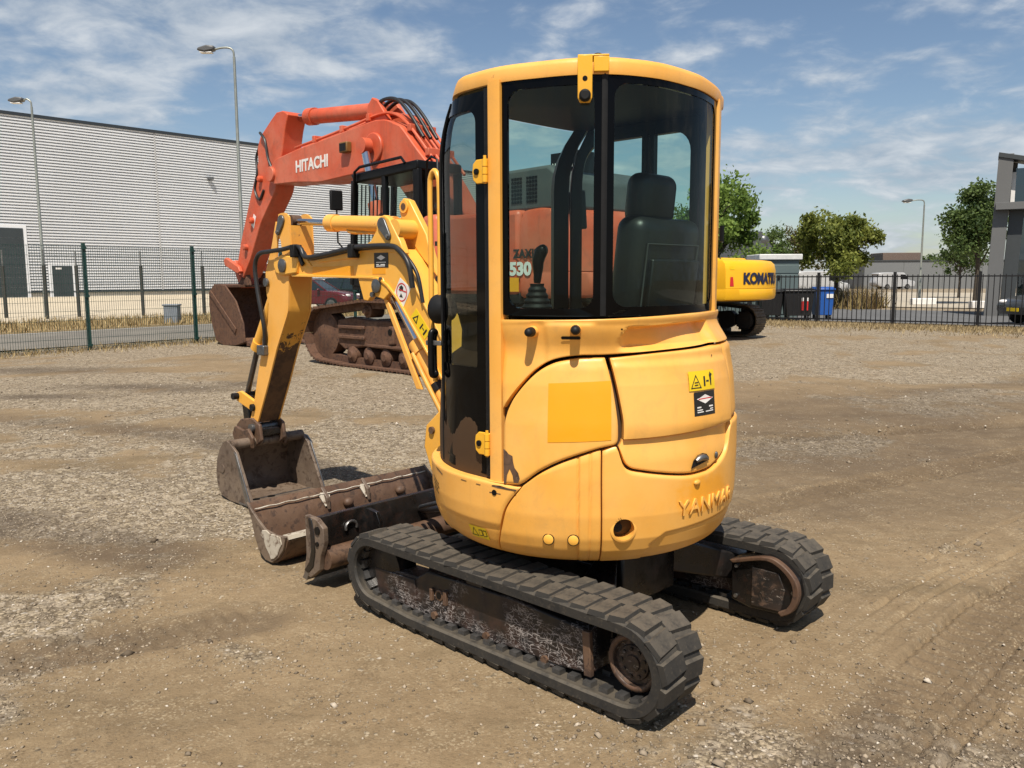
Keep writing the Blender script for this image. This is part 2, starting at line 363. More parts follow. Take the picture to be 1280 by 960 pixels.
def seg_frame(X, Y, pts):
    """signed offset and arc length along polyline (nearest)"""
    best = np.full(X.shape, 1e9); off = np.zeros(X.shape); al = np.zeros(X.shape); s0 = 0
    for a, b in zip(pts[:-1], pts[1:]):
        a, b = np.array(a), np.array(b); d = b - a; L = np.linalg.norm(d); d = d / L
        t = np.clip((X - a[0]) * d[0] + (Y - a[1]) * d[1], 0, L); dx, dy = X - a[0] - t * d[0], Y - a[1] - t * d[1]; ds = np.hypot(dx, dy); m = ds < best
        best = np.where(m, ds, best); off = np.where(m, dx * -d[1] + dy * d[0], off); al = np.where(m, s0 + t, al); s0 += L
    return best, off, al
def ground_h(X, Y):
    h = (fbm(X, Y, .35, 3, 3) - .5) * .03 + (fbm(X, Y, 2.5, 5, 4) - .5) * .022 + (fbm(X, Y, 13, 9, 3) - .5) * .014
    for pts, hw, pitch_, dep in (([(.9, 5.0), (1.46, 5.45), (2.77, 6.25), (4.64, 7.4), (8, 9.3)], .17, .085, .034), ([(1.6, 7.6), (3.5, 8.3), (6, 9.0), (9, 10.2)], .17, .085, .03), ([(.95, 2.3), (1.9, 3.3), (3.2, 4.5), (5.5, 6.2)], .22, .09, .022), ([(1.7, 2.5), (2.6, 3.4), (4.2, 4.6), (6, 5.6)], .2, .09, .018), ([(-3.6, 2.9), (-2.2, 3.25), (-1.2, 3.7)], .15, .085, .012)):
        d, o, s = seg_frame(X, Y, pts); w = 1 - sstep(d, hw * .8, hw * 1.15)
        n = .5 + .5 * sstep(fbm(X, Y, .9, 123, 3), .25, .50)
        lug = .5 + .5 * np.tanh(3 * np.sin(2 * math.pi * (s / pitch_ + np.where(o > 0, .25, -.25) + np.abs(o) * 1.2 + .25 * fbm(X, Y, 3, 133, 2))))
        rid = np.exp(-((d - hw * 1.15) / .035) ** 2) * .010 * fbm(X, Y, 8, 143, 2)
        h = h + n * (-dep * w * (.25 + .75 * lug) + rid)
    for k in range(13):
        a = np.array((.25 + k * .125 + .05 * math.sin(k * 3), 2.55 - k * .075)); d, o, s = seg_frame(X, Y, [tuple(a), tuple(a + np.array((1.5, 1.5))), tuple(a + np.array((4.2, 3.7)))]); h = h - (.014 if k % 3 else .02) * (np.exp(-(d / .011) ** 2) - .35 * np.exp(-((d - .03) / .016) ** 2)) * sstep(fbm(X, Y, 1.4, 41 + k, 2), .30, .52)
    # flatten below machine contact
    fl = 1 - sstep(np.hypot(X - .33, Y - 3.75), 1.2, 1.5) * 1.0
    return h * (1 - .75 * fl) - .004
def steps(a, b, fine0, fine1, df, grow=1.22, mx=12.):
    mid = np.arange(fine0, fine1 + 1e-6, df); lo = []; x, d = fine0, df
    while x > a: d = min(d * grow, mx); x -= d; lo.append(x)
    hi = []; x, d = fine1, df
    while x < b: d = min(d * grow, mx); x += d; hi.append(x)
    return np.r_[lo[::-1], mid, hi]
xs = steps(-420, 420, -3.0, 5.0, .0125, 1.07); ys = steps(-60, 900, 1.7, 8.0, .0125, 1.07)
GX, GY = np.meshgrid(xs, ys); fade = 1 - sstep(np.hypot(GX, GY), 30, 55)
GZ = ground_h(GX, GY) * fade - .004 * (1 - fade); gm_ = gravel_mask(GX, GY)
me = bpy.data.meshes.new('ground'); nx, ny = len(xs), len(ys)
co = np.stack([GX, GY, GZ], -1).reshape(-1, 3).astype(np.float32); ii, jj = np.meshgrid(np.arange(ny - 1), np.arange(nx - 1), indexing='ij'); q0 = (ii * nx + jj).ravel(); quads = np.stack([q0, q0 + 1, q0 + nx + 1, q0 + nx], 1).astype(np.int32)
me.vertices.add(len(co)); me.vertices.foreach_set('co', co.ravel()); me.loops.add(quads.size); me.loops.foreach_set('vertex_index', quads.ravel()); me.polygons.add(len(quads)); me.polygons.foreach_set('loop_start', np.arange(0, quads.size, 4, dtype=np.int32)); me.polygons.foreach_set('use_smooth', np.ones(len(quads), bool)); me.update(calc_edges=True)
at = me.attributes.new('gravel', 'FLOAT', 'POINT'); at.data.foreach_set('value', gm_.ravel().astype(np.float32))
# dark humus patches left, darker loose earth on the right
dk = np.zeros(GX.shape)
for cx_, cy_, rx_, ry_ in ((-5.6, 12.2, 1.1, .34), (-4.6, 11.9, .75, .35), (-8.2, 14.5, 1.6, .5), (-6.6, 11.2, 1.2, .25), (-4.0, 12.6, .6, .3)):
    dk = np.maximum(dk, np.exp(-(((GX - cx_) / rx_) ** 2 + ((GY - cy_) / ry_) ** 2) ** 1.5) * (.5 + fbm(GX, GY, 2.5, 61, 3)))
dkr = sstep(GX - .15 * GY, -.2, 1.6) * sstep(GY, 4.6, 5.6) * (1 - sstep(GY, 9.0, 13)) * (.35 + .6 * fbm(GX, GY, 1.2, 71, 4))
for pts_, hw_ in (([(.9, 5.0), (1.46, 5.45), (2.77, 6.25), (4.64, 7.4), (8, 9.3), (14, 12)], .2), ([(1.6, 7.6), (3.5, 8.3), (6, 9.0), (9, 10.2)], .25), ([(.95, 2.3), (1.9, 3.3), (3.2, 4.5), (5.5, 6.2)], .24), ([(1.7, 2.5), (2.6, 3.4), (4.2, 4.6), (6, 5.6)], .2), ([(-3.6, 2.9), (-2.2, 3.25), (-1.2, 3.7)], .2), ([(-6, 9.5), (-3, 8.2), (-1.5, 6.6), (-.6, 5.9)], .3), ([(-7, 6.5), (-4, 5.6), (-2, 4.6)], .3), ([(1, 9.5), (4, 10.5), (9, 13)], .35)):
    d_, o_, s_ = seg_frame(GX, GY, pts_); dkr = np.maximum(dkr, (1 - sstep(d_, hw_ * .5, hw_ * 1.3)) * (.25 + .75 * fbm(GX, GY, 1.6, 91, 3)))
at = me.attributes.new('dark', 'FLOAT', 'POINT'); at.data.foreach_set('value', np.clip(np.maximum(dk, dkr), 0, 1).ravel().astype(np.float32))
t = NT('gravel_and_earth')
ga = t.n('ShaderNodeAttribute', attribute_name='gravel').outputs['Fac']; da = t.n('ShaderNodeAttribute', attribute_name='dark').outputs['Fac']
earth = t.mix(t.ramp(t.noise(1.3, 6, .65), .35, .65), (.245, .175, .100), (.198, .141, .080)); earth = t.mix(t.math('MULTIPLY', t.ramp(t.noise(9, 8, .7, .5), .45, .7), .6), earth, (.290, .217, .130)); earth = t.mix(t.math('MULTIPLY', t.ramp(t.noise(45, 5, .7), .52, .72), .55), earth, (.095, .068, .036))
earth = t.mix(t.math('MULTIPLY', t.ramp(t.noise(1.0, 6, .65, .3, stretch=(.45, 1.4, 1)), .50, .68), .55), earth, (.110, .080, .044)); earth = t.mix(t.math('MULTIPLY', da, .8), earth, (.075, .052, .035))
vc = t.n('ShaderNodeTexVoronoi', feature='F1'); vc.inputs['Scale'].default_value = 62; t.l(t.co, vc.inputs['Vector']); sepc = t.n('ShaderNodeSeparateColor'); t.l(vc.outputs['Color'], sepc.inputs[0])
stone = t.mix(sepc.outputs[0], (.130, .100, .062), (.42, .34, .232)); stone = t.mix(t.ramp(sepc.outputs[1], .90, .98), stone, (.52, .46, .38)); stone = t.mix(t.math('MULTIPLY', t.ramp(vc.outputs['Distance'], .45, .75), .7), stone, (.075, .055, .036)); stone = t.mix(t.math('MULTIPLY', t.ramp(t.noise(.9, 5, .6), .5, .7), .35), stone, (.21, .155, .095))
vd = t.n('ShaderNodeTexVoronoi', feature='F1'); vd.inputs['Scale'].default_value = 21; t.l(t.co, vd.inputs['Vector']); sd_ = t.n('ShaderNodeSeparateColor'); t.l(vd.outputs['Color'], sd_.inputs[0]); stone = t.mix(t.math('MULTIPLY', t.ramp(sd_.outputs[0], .55, .95), .55), stone, (.42, .35, .26)); stone = t.mix(t.math('MULTIPLY', t.ramp(sd_.outputs[1], .6, .95), .5), stone, (.10, .075, .05)); ve = t.n('ShaderNodeTexVoronoi', feature='F1'); ve.inputs['Scale'].default_value = 125; t.l(t.co, ve.inputs['Vector']); se_ = t.n('ShaderNodeSeparateColor'); t.l(ve.outputs['Color'], se_.inputs[0]); earth = t.mix(t.math('MULTIPLY', t.ramp(se_.outputs[0], .70, .95), t.ramp(t.noise(5, 5, .7), .42, .66, .04, .55)), earth, (.42, .34, .225)); earth = t.mix(t.math('MULTIPLY', t.ramp(se_.outputs[1], .75, .95), t.ramp(t.noise(6, 5, .7), .42, .64, .05, .5)), earth, (.10, .07, .04))
gf = t.ramp(t.math('ADD', ga, t.math('MULTIPLY', t.math('SUBTRACT', t.noise(7, 7, .75), .5), .9)), .38, .62)
gf = t.math('MAXIMUM', gf, t.math('MULTIPLY', t.ramp(sepc.outputs[2], .93, .96), t.ramp(t.noise(3, 4), .45, .62)))
col = t.mix(gf, earth, stone); col = t.mix(t.math('MULTIPLY', t.math('MULTIPLY', da, gf), .75), col, (.075, .055, .038))
t.set(col, .92, spec=.25)
hgt = t.math('ADD', t.math('MULTIPLY', t.math('SUBTRACT', 1.0, vc.outputs['Distance']), t.math('ADD', t.math('MULTIPLY', gf, .8), .12)), t.math('ADD', t.math('MULTIPLY', t.noise(28, 7, .72), .8), t.math('MULTIPLY', t.noise(130, 3, .6), .5)))
t.bump(hgt, .75, .012)
me.materials.append(t.m); g = bpy.data.objects.new('ground', me); COL.objects.link(g); g['kind'] = 'structure'
# loose stones (uncountable)
def stones(n, box, smin, smax, seed, pw=1.0):
    r = np.random.default_rng(seed); X = r.uniform(box[0], box[1], n * 4); Yv = box[2] * (box[3] / box[2]) ** (r.random(n * 4) ** pw); 
    X = X * (Yv / box[3]) if box[4] else X
    keep = r.random(len(X)) < np.clip(gravel_mask(X, Yv) * 1.1 + .05, 0, 1); X, Yv = X[keep][:n], Yv[keep][:n]; m = len(X); sz = smin * (smax / smin) ** (r.random(m) ** 2.2)
    Z = ground_h(X, Yv) * (1 - sstep(np.hypot(X, Yv), 30, 55)); base = np.array([(1, 0, 0), (0, 1, 0), (-1, 0, 0), (0, -1, 0), (0, 0, 1), (0, 0, -1)], float)
    V = base[None] * r.uniform(.6, 1.25, (m, 6, 1)); V[:, :, 2] *= .62; a = r.uniform(0, 6.28, m); ca, sa = np.cos(a)[:, None], np.sin(a)[:, None]; tl = r.uniform(-.5, .5, (m, 1))
    x = V[:, :, 0] * ca - V[:, :, 1] * sa; y = V[:, :, 0] * sa + V[:, :, 1] * ca; z = V[:, :, 2] + x * tl
    P = np.stack([x, y, z], -1) * sz[:, None, None]; P[:, :, 0] += X[:, None]; P[:, :, 1] += Yv[:, None]; P[:, :, 2] += (Z + sz * .15)[:, None]
    F = np.array([(0, 1, 4), (1, 2, 4), (2, 3, 4), (3, 0, 4), (1, 0, 5), (2, 1, 5), (3, 2, 5), (0, 3, 5)]); T = (F[None] + (np.arange(m) * 6)[:, None, None]).reshape(-1, 3).astype(np.int32)
    return P.reshape(-1, 3), T, np.repeat(r.random(m), 6)
A1 = stones(34000, (-6.5, 6.5, 1.7, 9.0, True), .003, .0105, 1, .8); A2 = stones(9000, (-16, 16, 8, 26, True), .007, .022, 2); A3 = stones(260, (-5, 6, 2.0, 9, True), .012, .030, 3)
P = np.vstack([A1[0], A2[0], A3[0]]); o1 = len(A1[0]); o2 = o1 + len(A2[0]); T = np.vstack([A1[1], A2[1] + o1, A3[1] + o2]); Cc = np.r_[A1[2], A2[2], A3[2]]
me = bpy.data.meshes.new('loose_gravel'); me.vertices.add(len(P)); me.vertices.foreach_set('co', P.astype(np.float32).ravel()); me.loops.add(T.size); me.loops.foreach_set('vertex_index', T.astype(np.int32).ravel()); me.polygons.add(len(T)); me.polygons.foreach_set('loop_start', np.arange(0, T.size, 3, dtype=np.int32)); me.update(calc_edges=True)
at = me.attributes.new('tone', 'FLOAT', 'POINT'); at.data.foreach_set('value', Cc.astype(np.float32))
t = NT('loose_stone'); ta = t.n('ShaderNodeAttribute', attribute_name='tone').outputs['Fac']; c_ = t.mix(t.ramp(ta, .0, .75, smooth=False), (.10, .075, .05), (.34, .275, .20)); c_ = t.mix(t.ramp(ta, .93, .99), c_, (.54, .48, .40)); t.set(c_, .85, spec=.3); me.materials.append(t.m)
gs = bpy.data.objects.new('loose_gravel', me); COL.objects.link(gs); tag(gs, 'pale loose stones strewn over the brown yard', 'gravel', kind='stuff')

# ================================================================== left: road, verge, apron behind the wire fence
FA = np.array((-9.393, 18.656)); FU = np.array((.595, .804)); FU /= np.linalg.norm(FU); FN = np.array((-FU[1], FU[0]))
def fl(t_, o_, z=0.): p = FA + FU * t_ + FN * o_; return (p[0], p[1], z)
def sheet(name, a, b, c, d, mat, n=2, kind='structure'):
    G = [[np.array(a) * (1 - u) * (1 - v) + np.array(b) * u * (1 - v) + np.array(d) * (1 - u) * v + np.array(c) * u * v for u in np.linspace(0, 1, n)] for v in np.linspace(0, 1, n)]
    o = obj(name, MB().grid(G), mat); o['kind'] = kind; return o
def groundmat(name, a, b, sc, rough=.9, speck=None):
    t = NT(name); col = t.mix(t.ramp(t.noise(sc, 7, .65), .32, .68), a, b); col = t.mix(t.math('MULTIPLY', t.ramp(t.noise(sc * 12, 4, .7), .5, .75), .5), col, tuple(v * .6 for v in a)); t.set(col, rough, spec=.3); t.bump(t.noise(sc * 30, 5, .7), .3, .01); return t.m
ASPH = groundmat('old_asphalt', (.20, .18, .15), (.15, .135, .115), .7)
sheet('road', fl(-60, 1.3, .02), fl(70, 1.3, .02), fl(70, 7.3, .02), fl(-60, 7.3, .02), ASPH)
obj('road_edge_line', MB().grid([[fl(t_, 6.95, .026) for t_ in (-60, 70)], [fl(t_, 7.1, .026) for t_ in (-60, 70)]]), flat('worn_white_line', (.55, .52, .46), .8))['kind'] = 'structure'
sheet('verge', fl(-60, 7.3, .03), fl(70, 7.3, .03), fl(70, 13, .05), fl(-60, 13, .05), groundmat('dry_verge_soil', (.30, .21, .10), (.24, .17, .085), .8))
WD = np.array((.669, .743)); WD /= np.linalg.norm(WD); WB = np.array((-31.5, 58.0)); WN = np.array((WD[1], -WD[0]))
def wl(s_, o_=0., z=0.): p = WB + WD * s_ + WN * o_; return (p[0], p[1], z)
sheet('apron', fl(-60, 13, .05), fl(95, 13, .05), wl(70, .0, .42), wl(-60, .0, .42), groundmat('pale_sandy_concrete', (.52, .44, .32), (.46, .39, .29), .25), 12)
# ================================================================== warehouse
WH = empty('warehouse', wl(0, -10, 0), 0, 'long pale grey warehouse with horizontal corrugated cladding on the left', 'warehouse')
def wc(s_, o_, z): p = np.array(wl(s_, o_, z)); return tuple(p - np.array(WH.location))
CLAD = flat('white_corrugated_cladding', (.72, .735, .76), .45, var=.06, scale=.2); DKT = flat('dark_grey_trim', (.025, .032, .04), .5)
def clad(s0, s1, z0, z1):
    prof = []; z = z0; p = .195
    while z < z1: prof += [(-.10, z), (-.10, z + .082), (.10, z + .086), (.10, z + .180), (-.10, z + .188)]; z += p
    return MB().grid([[wc(s0, o, zz) for o, zz in prof], [wc(s1, o, zz) for o, zz in prof]])
SEAM = 7.72
for a, c in ((-60, -24), (-24, SEAM - .06), (SEAM + .06, 39), (39, 70)): obj('wall_panel', clad(a, c, .80, 12.2), CLAD, WH)
for s_ in (-24, SEAM, 39): obj('joint_strip', MB().add([wc(s_ - .06, .105, .8), wc(s_ + .06, .105, .8), wc(s_ + .06, .105, 12.3), wc(s_ - .06, .105, 12.3), wc(s_ - .06, -.1, .8), wc(s_ + .06, -.1, .8), wc(s_ + .06, -.1, 12.3), wc(s_ - .06, -.1, 12.3)], [(0, 1, 2, 3), (0, 4, 5, 1), (1, 5, 6, 2), (2, 6, 7, 3), (3, 7, 4, 0)]), flat('joint_grey', (.42, .42, .42), .5), WH)
def wbox(name, s0, s1, o0, o1, z0, z1, mat, par=None, bev=0):
    v = [wc(s, o, z) for z in (z0, z1) for s, o in ((s0, o0), (s1, o0), (s1, o1), (s0, o1))]; return obj(name, MB().add(v, [(3, 2, 1, 0), (4, 5, 6, 7), (0, 1, 5, 4), (1, 2, 6, 5), (2, 3, 7, 6), (3, 0, 4, 7)]), mat, par or WH, bev=bev)
wbox('roof_edge', -60.1, 70.1, -.3, .16, 12.28, 12.50, DKT); wbox('roof', -60, 70, -30, -.3, 12.3, 12.5, DKT); wbox('wall_core', -60, 70, -30, -.12, .2, 12.3, CLAD); wbox('base_trim', -60, 70, 0, .13, .72, .82, DKT); wbox('plinth', -60, 70, -.05, .03, .2, .72, flat('concrete_plinth', (.50, .47, .41), .8))
DOORM = flat('dark_grey_door', (.035, .045, .05), .5, var=.2, scale=.6)
def door(s0, s1, z1, seg):
    d = wbox('door_frame', s0 - .22, s1 + .22, .0, .13, .40, z1 + .22, CLAD); n = max(1, int((z1 - .45) / seg))
    for k in range(n): h_ = (z1 - .45) / n; wbox('door_panel', s0, s1, .12, .16, .45 + k * h_ + .008, .45 + (k + 1) * h_ - .008, DOORM, d)
    return d
dd = door(-9.5, -1.62, 5.0, .62); 
for q in (-4.6, -6.4): wbox('door_window', q, q + .75, .161, .168, 2.15, 2.32, BLK, dd)
d2 = door(.02, 1.32, 2.55, 3); wbox('door_sign', .25, .62, .161, .166, 2.30, 2.42, STW, d2)
c_ = wc(11.9, .3, 9.35); obj('security_camera', MB().bar(wc(11.9, .05, 9.2), c_, .05, .05).box(c_[0] - .22, c_[0] + .22, c_[1] - .12, c_[1] + .12, c_[2] - .1, c_[2] + .12), GREYP, WH, bev=.02)
# ================================================================== mini excavator (hero)
EX = empty('mini_excavator', (0.332, 3.755, 0), rad(136.77), 'faded yellow mini excavator with closed cab and rubber tracks in the foreground', 'excavator')
# ---- rubber tracks
def hull_path(circs, n=48):
    pts = []
    for (x, z, r) in circs:
        for i in range(n): t = 2 * math.pi * i / n; pts.append((x + r * math.cos(t), z + r * math.sin(t)))
    pts = sorted(set(pts))
    def cr(o, a, b): return (a[0] - o[0]) * (b[1] - o[1]) - (a[1] - o[1]) * (b[0] - o[0])
    lo = []
    for p in pts:
        while len(lo) > 1 and cr(lo[-2], lo[-1], p) <= 0: lo.pop()
        lo.append(p)
    hi = []
    for p in reversed(pts):
        while len(hi) > 1 and cr(hi[-2], hi[-1], p) <= 0: hi.pop()
        hi.append(p)
    h = lo[:-1] + hi[:-1]
    return np.array(h)
def closed_resample(h, n):
    P = np.vstack([h, h[:1]]); return resample(P, n + 1)[:-1]
def path_frames(P):
    T = np.roll(P, -1, 0) - np.roll(P, 1, 0); T /= np.linalg.norm(T, axis=1)[:, None]; N = np.stack([T[:, 1], -T[:, 0]], 1); return T, N
CIRC = [(-.70, .195, .172), (.715, .205, .165), (-.48, .172, .152), (.45, .172, .152), (.1, .30, .052)]
HP = closed_resample(hull_path(CIRC), 156)
TT, NN = path_frames(HP)
plen = np.linalg.norm(np.roll(HP, -1, 0) - HP, axis=1).sum()
def lug_mesh():
    b = MB(); l0, l1, h = .039, .031, .016; w0, w1 = .067, .062
    vs = [(-l0, -w0, -.004), (l0, -w0, -.004), (l0, w0, -.004), (-l0, w0, -.004), (-l1, -w1, h), (l1, -w1, h), (l1, w1, h), (-l1, w1, h)]
    b.add(vs, [(3, 2, 1, 0), (4, 5, 6, 7), (0, 1, 5, 4), (1, 2, 6, 5), (2, 3, 7, 6), (3, 0, 4, 7)]); return b.mesh('tread_lug')
LUG = lug_mesh(); LUG.materials.append(RUB)
def rtrack(sgn):
    y0, y1 = sgn * .44, sgn * .69
    yi, yo = min(y0, y1), max(y0, y1)
    b = MB(); G = []
    # cross-section loop (y, normal offset), outer skin then inner
    sec = [(yi, -.006), (yi + .010, .006), (yi + .05, .006), (yo - .05, .006), (yo - .010, .006), (yo, -.006), (yo - .001, -.040), (yo - .012, -.047), (yo - .05, -.036), (yi + .05, -.036), (yi + .012, -.047), (yi + .001, -.040)]
    for i in range(len(HP)):
        G.append([(HP[i, 0] + NN[i, 0] * o, y, HP[i, 1] + NN[i, 1] * o) for y, o in sec])
    n, k = len(G), len(sec); vs = [p for r in G for p in r]
    b.add(vs, [(i * k + j, i * k + (j + 1) % k, ((i + 1) % n) * k + (j + 1) % k, ((i + 1) % n) * k + j) for i in range(n) for j in range(k)])
    tr = obj('rubber_track', b, RUB, EX, sm=40)
    # steel links inside
    b = MB(); m = 52; Q = closed_resample(hull_path(CIRC), m); T, N = path_frames(Q)
    for i in range(m):
        c = Q[i] - N[i] * .044; t = T[i] * .019; nn = N[i] * .012
        for ya, yb in ((yi + .045, yi + .085), (yo - .085, yo - .045)):
            q = [c - t - nn, c + t - nn, c + t + nn, c - t + nn]
            b.prism([tuple(p) for p in q], ya, yb)
    o = obj('drive_links', b, STEEL, tr); o['kind'] = 'stuff'
    nl = 46
    for row, yc in ((0, (yi + yo) / 2 - .059), (1, (yi + yo) / 2 + .059)):
        Q = closed_resample(hull_path(CIRC), nl * 2); T, N = path_frames(Q)
        for i in range(nl):
            j = (2 * i + row) % (2 * nl)
            o = bpy.data.objects.new('tread_lug', LUG); COL.objects.link(o); o.parent = tr
            M = Matrix(((T[j, 0], 0, N[j, 0], HP[0, 0] * 0 + Q[j, 0]), (0, 1, 0, yc), (T[j, 1], 0, N[j, 1], Q[j, 1]), (0, 0, 0, 1)))
            if M.to_3x3().determinant() < 0: M = M @ Matrix.Diagonal((-1, 1, 1, 1))
            o.matrix_local = M @ Matrix.Rotation(rad((5 if row else -5) + random.uniform(-2.5, 2.5)), 4, 'Z') @ Matrix.Rotation(rad(random.uniform(-3, 3)), 4, 'Y') @ Matrix.Diagonal((random.uniform(.9, 1.04), random.uniform(.93, 1.02), random.uniform(.72, 1.08), 1))
    # frame
    yf = sgn * .62; yb = sgn * .50
    fr = obj('track_frame', MB().prism([(.78, .215), (.46, .228), (.39, .272), (-.13, .283), (-.50, .262), (-.52, .095), (-.34, .075), (-.152, .076), (.02, .058), (.163, .074), (.466, .060), (.75, .070)], yf, yb), FRAM, EX, bev=.008)
    yo2 = yf + sgn * .008
    b = MB().prism([(.76, .205), (.47, .215), (.46, .075), (.73, .085)], yf - sgn * .01, yo2); obj('tension_cover', b, FRAM, fr, bev=.004)
    b = MB(); b.box(.255, .275, min(yf, yf + sgn * .016), max(yf, yf + sgn * .016), .15, .215); b.box(.345, .362, min(yf, yf + sgn * .016), max(yf, yf + sgn * .016), .15, .205); b.cyl((.31, yf - sgn * .004, .182), (.31, yf + sgn * .006, .182), .026, n=20)
    obj('grease_port', b, RUST, fr, bev=.003)
    obj('grease_hole', MB().cyl((.31, yf + sgn * .003, .182), (.31, yf + sgn * .0085, .182), .015, n=18), BLK, fr)
    b = MB().bar((-.515, yf + sgn * .004, .09), (-.505, yf + sgn * .004, .262), .02, .035); obj('frame_rib', b, RUST, fr, bev=.003)
    for x in (-.30, .02, .34):
        b = MB().lathe([(.045, -.05), (.062, -.045), (.062, -.03), (.04, -.025), (.04, .025), (.062, .03), (.062, .045), (.045, .05)], (x, sgn * .565, .098), 'y', 20); obj('track_roller', b, FRAM, EX, sm=30)
        obj('roller_bolt', MB().cyl((x, yf, .085), (x, yf + sgn * .014, .085), .017, n=6), RUST, fr)
    obj('top_roller', MB().lathe([(.03, -.05), (.05, -.048), (.05, .048), (.03, .05)], (.1, sgn * .565, .27), 'y', 18), FRAM, EX, sm=30)
    b = MB().lathe([(.06, -.06), (.128, -.05), (.132, -.02), (.132, .02), (.128, .05), (.06, .06)], (.715, sgn * .565, .205), 'y', 32); obj('idler_wheel', b, OILY, EX, sm=30)
    # sprocket with teeth
    pr = []
    for i in range(13 * 4):
        r = .142 if i % 4 in (1, 2) else .122; t = 2 * math.pi * i / 52; pr.append((-.70 + r * math.cos(t), .195 + r * math.sin(t)))
    sp = obj('drive_sprocket', MB().prism(pr, sgn * .53, sgn * .56), OILY, EX, bev=.003)
    b = MB().lathe([(.105, .52), (.105, .60), (.098, .612), (.082, .614), (.078, .598), (.066, .598), (.062, .606), (.03, .608), (.028, .614), (.012, .614)], (-.70, 0, .195), 'y', 36)
    for v in range(len(b.v)): b.v[v] = (b.v[v][0], b.v[v][1] * sgn, b.v[v][2])
    hb = obj('hub_cover', b, MOTC, sp, sm=30)
    obj('hub_rim', MB().tube([(-.70 + .094 * math.cos(t), sgn * .607, .195 + .094 * math.sin(t)) for t in np.linspace(0, 2 * math.pi, 41)[:-1]], .012, 8, True), RUST, sp, sm=60)
    for i in range(9):
        t = 2 * math.pi * i / 9; c = (-.70 + .05 * math.cos(t), .195 + .05 * math.sin(t)); obj('hub_bolt', MB().cyl((c[0], sgn * .598, c[1]), (c[0], sgn * .612, c[1]), .007, n=6), FRAM, sp)
    # inner travel-motor cover (faces the other track)
    yi2, yi3 = sgn * .40, sgn * .50
    mc = [(-.53, .285), (-.70, .335), (-.78, .318), (-.845, .26), (-.86, .19), (-.835, .12), (-.785, .085), (-.627, .078), (-.535, .098)]
    if sgn > 0: mc = [(-.53 + (p[0] + .53) * .72, .2 + (p[1] - .2) * .8) for p in mc]
    mo = obj('motor_cover', MB().prism(mc, yi2, yi3), OILY, EX, bev=.006)
    RP = resample(cat(mc[:7], 5), 40); RC = np.array([-.66, .2]); RQ = RC + (RP - RC) * .86; obj('cover_rim', MB().prism([tuple(p) for p in RP] + [tuple(p) for p in RQ[::-1]], yi2 - sgn * .022, yi2 + sgn * .01), RUST, mo, bev=.004)
    obj('cover_plate', MB().prism([(-.635, .27), (-.76, .27), (-.79, .20), (-.775, .10), (-.635, .095)], yi2 - sgn * .006, yi2 + sgn * .01), MOTC, mo, bev=.003)
    for c in ((-.56, .12), (-.83, .2), (-.56, .26)): obj('cover_bolt', MB().cyl((c[0], yi2, c[1]), (c[0], yi2 - sgn * .012, c[1]), .009, n=6), STEEL, mo)
    # leg to the centre frame
    for xa, xb in ((-.55, -.30), (.18, .5)):
        b = MB()
        b.add([(xa, sgn * .52, .15), (xb, sgn * .52, .15), (xb, sgn * .52, .27), (xa, sgn * .52, .27), (xa * .55, sgn * .16, .24), (xb * .75, sgn * .16, .24), (xb * .75, sgn * .16, .41), (xa * .55, sgn * .16, .41)],
              [(0, 1, 2, 3), (7, 6, 5, 4), (0, 4, 5, 1), (1, 5, 6, 2), (2, 6, 7, 3), (3, 7, 4, 0)])
        obj('side_leg', b, OILY, EX, bev=.01)
    return tr
TRK = [rtrack(1), rtrack(-1)]
b = MB().box(-.36, .42, -.2, .2, .17, .40); b.box(-.30, .36, -.24, .24, .24, .36); UC = obj('undercarriage_frame', b, OILY, EX, bev=.012)
obj('swing_bearing', MB().lathe([(.30, .36), (.33, .365), (.33, .40), (.31, .405), (.31, .43), (.335, .432), (.335, .462), (.2, .465)], (0, 0, 0), 'z', 48), OILY, EX, sm=30)
# ---- dozer blade
BL = obj('dozer_blade', MB().prism([(1.215, .365), (1.185, .365), (1.165, .30), (1.16, .20), (1.18, .12), (1.23, .075), (1.262, .085), (1.215, .14), (1.195, .21), (1.2, .30)], -.69, .69), OILY, EX, bev=.004)
for s in (1, -1):
    b = MB().prism([(1.245, .375), (1.15, .37), (1.09, .335), (1.085, .26), (1.12, .19), (1.135, .11), (1.21, .055), (1.275, .06), (1.245, .17)], s * .685, s * .655); e = obj('end_plate', b, BUCK if s > 0 else OILY, BL, bev=.004)
    obj('plate_hole', MB().lathe([(.02, -.004), (.02, .004)], (1.135, s * .688, .315), 'y', 18), BLK, BL); obj('plate_hole', MB().lathe([(.012, -.004), (.012, .004)], (1.14, s * .688, .245), 'y', 18), BLK, BL)
obj('stiffener_tube', MB().cyl((1.125, -.655, .165), (1.125, .655, .165), .055, n=20), RUST, BL, sm=40)
obj('cutting_edge', MB().prism([(1.225, .12), (1.205, .115), (1.245, .035), (1.285, .04)], -.688, .688), STEEL, BL, bev=.002)
for y in (.34, -.34): obj('gusset', MB().prism([(1.19, .355), (1.10, .345), (1.07, .29), (1.075, .2), (1.17, .13)], y - .012, y + .012), OILY, BL, bev=.003)
obj('lifting_eye', MB().tube([(1.155 - .0 + .03 * 0, .47 + .035 * math.cos(t), .285 + .03 * math.sin(t)) for t in np.linspace(-.4, 3.5, 9)], .008, 6), STEEL, BL, sm=60)
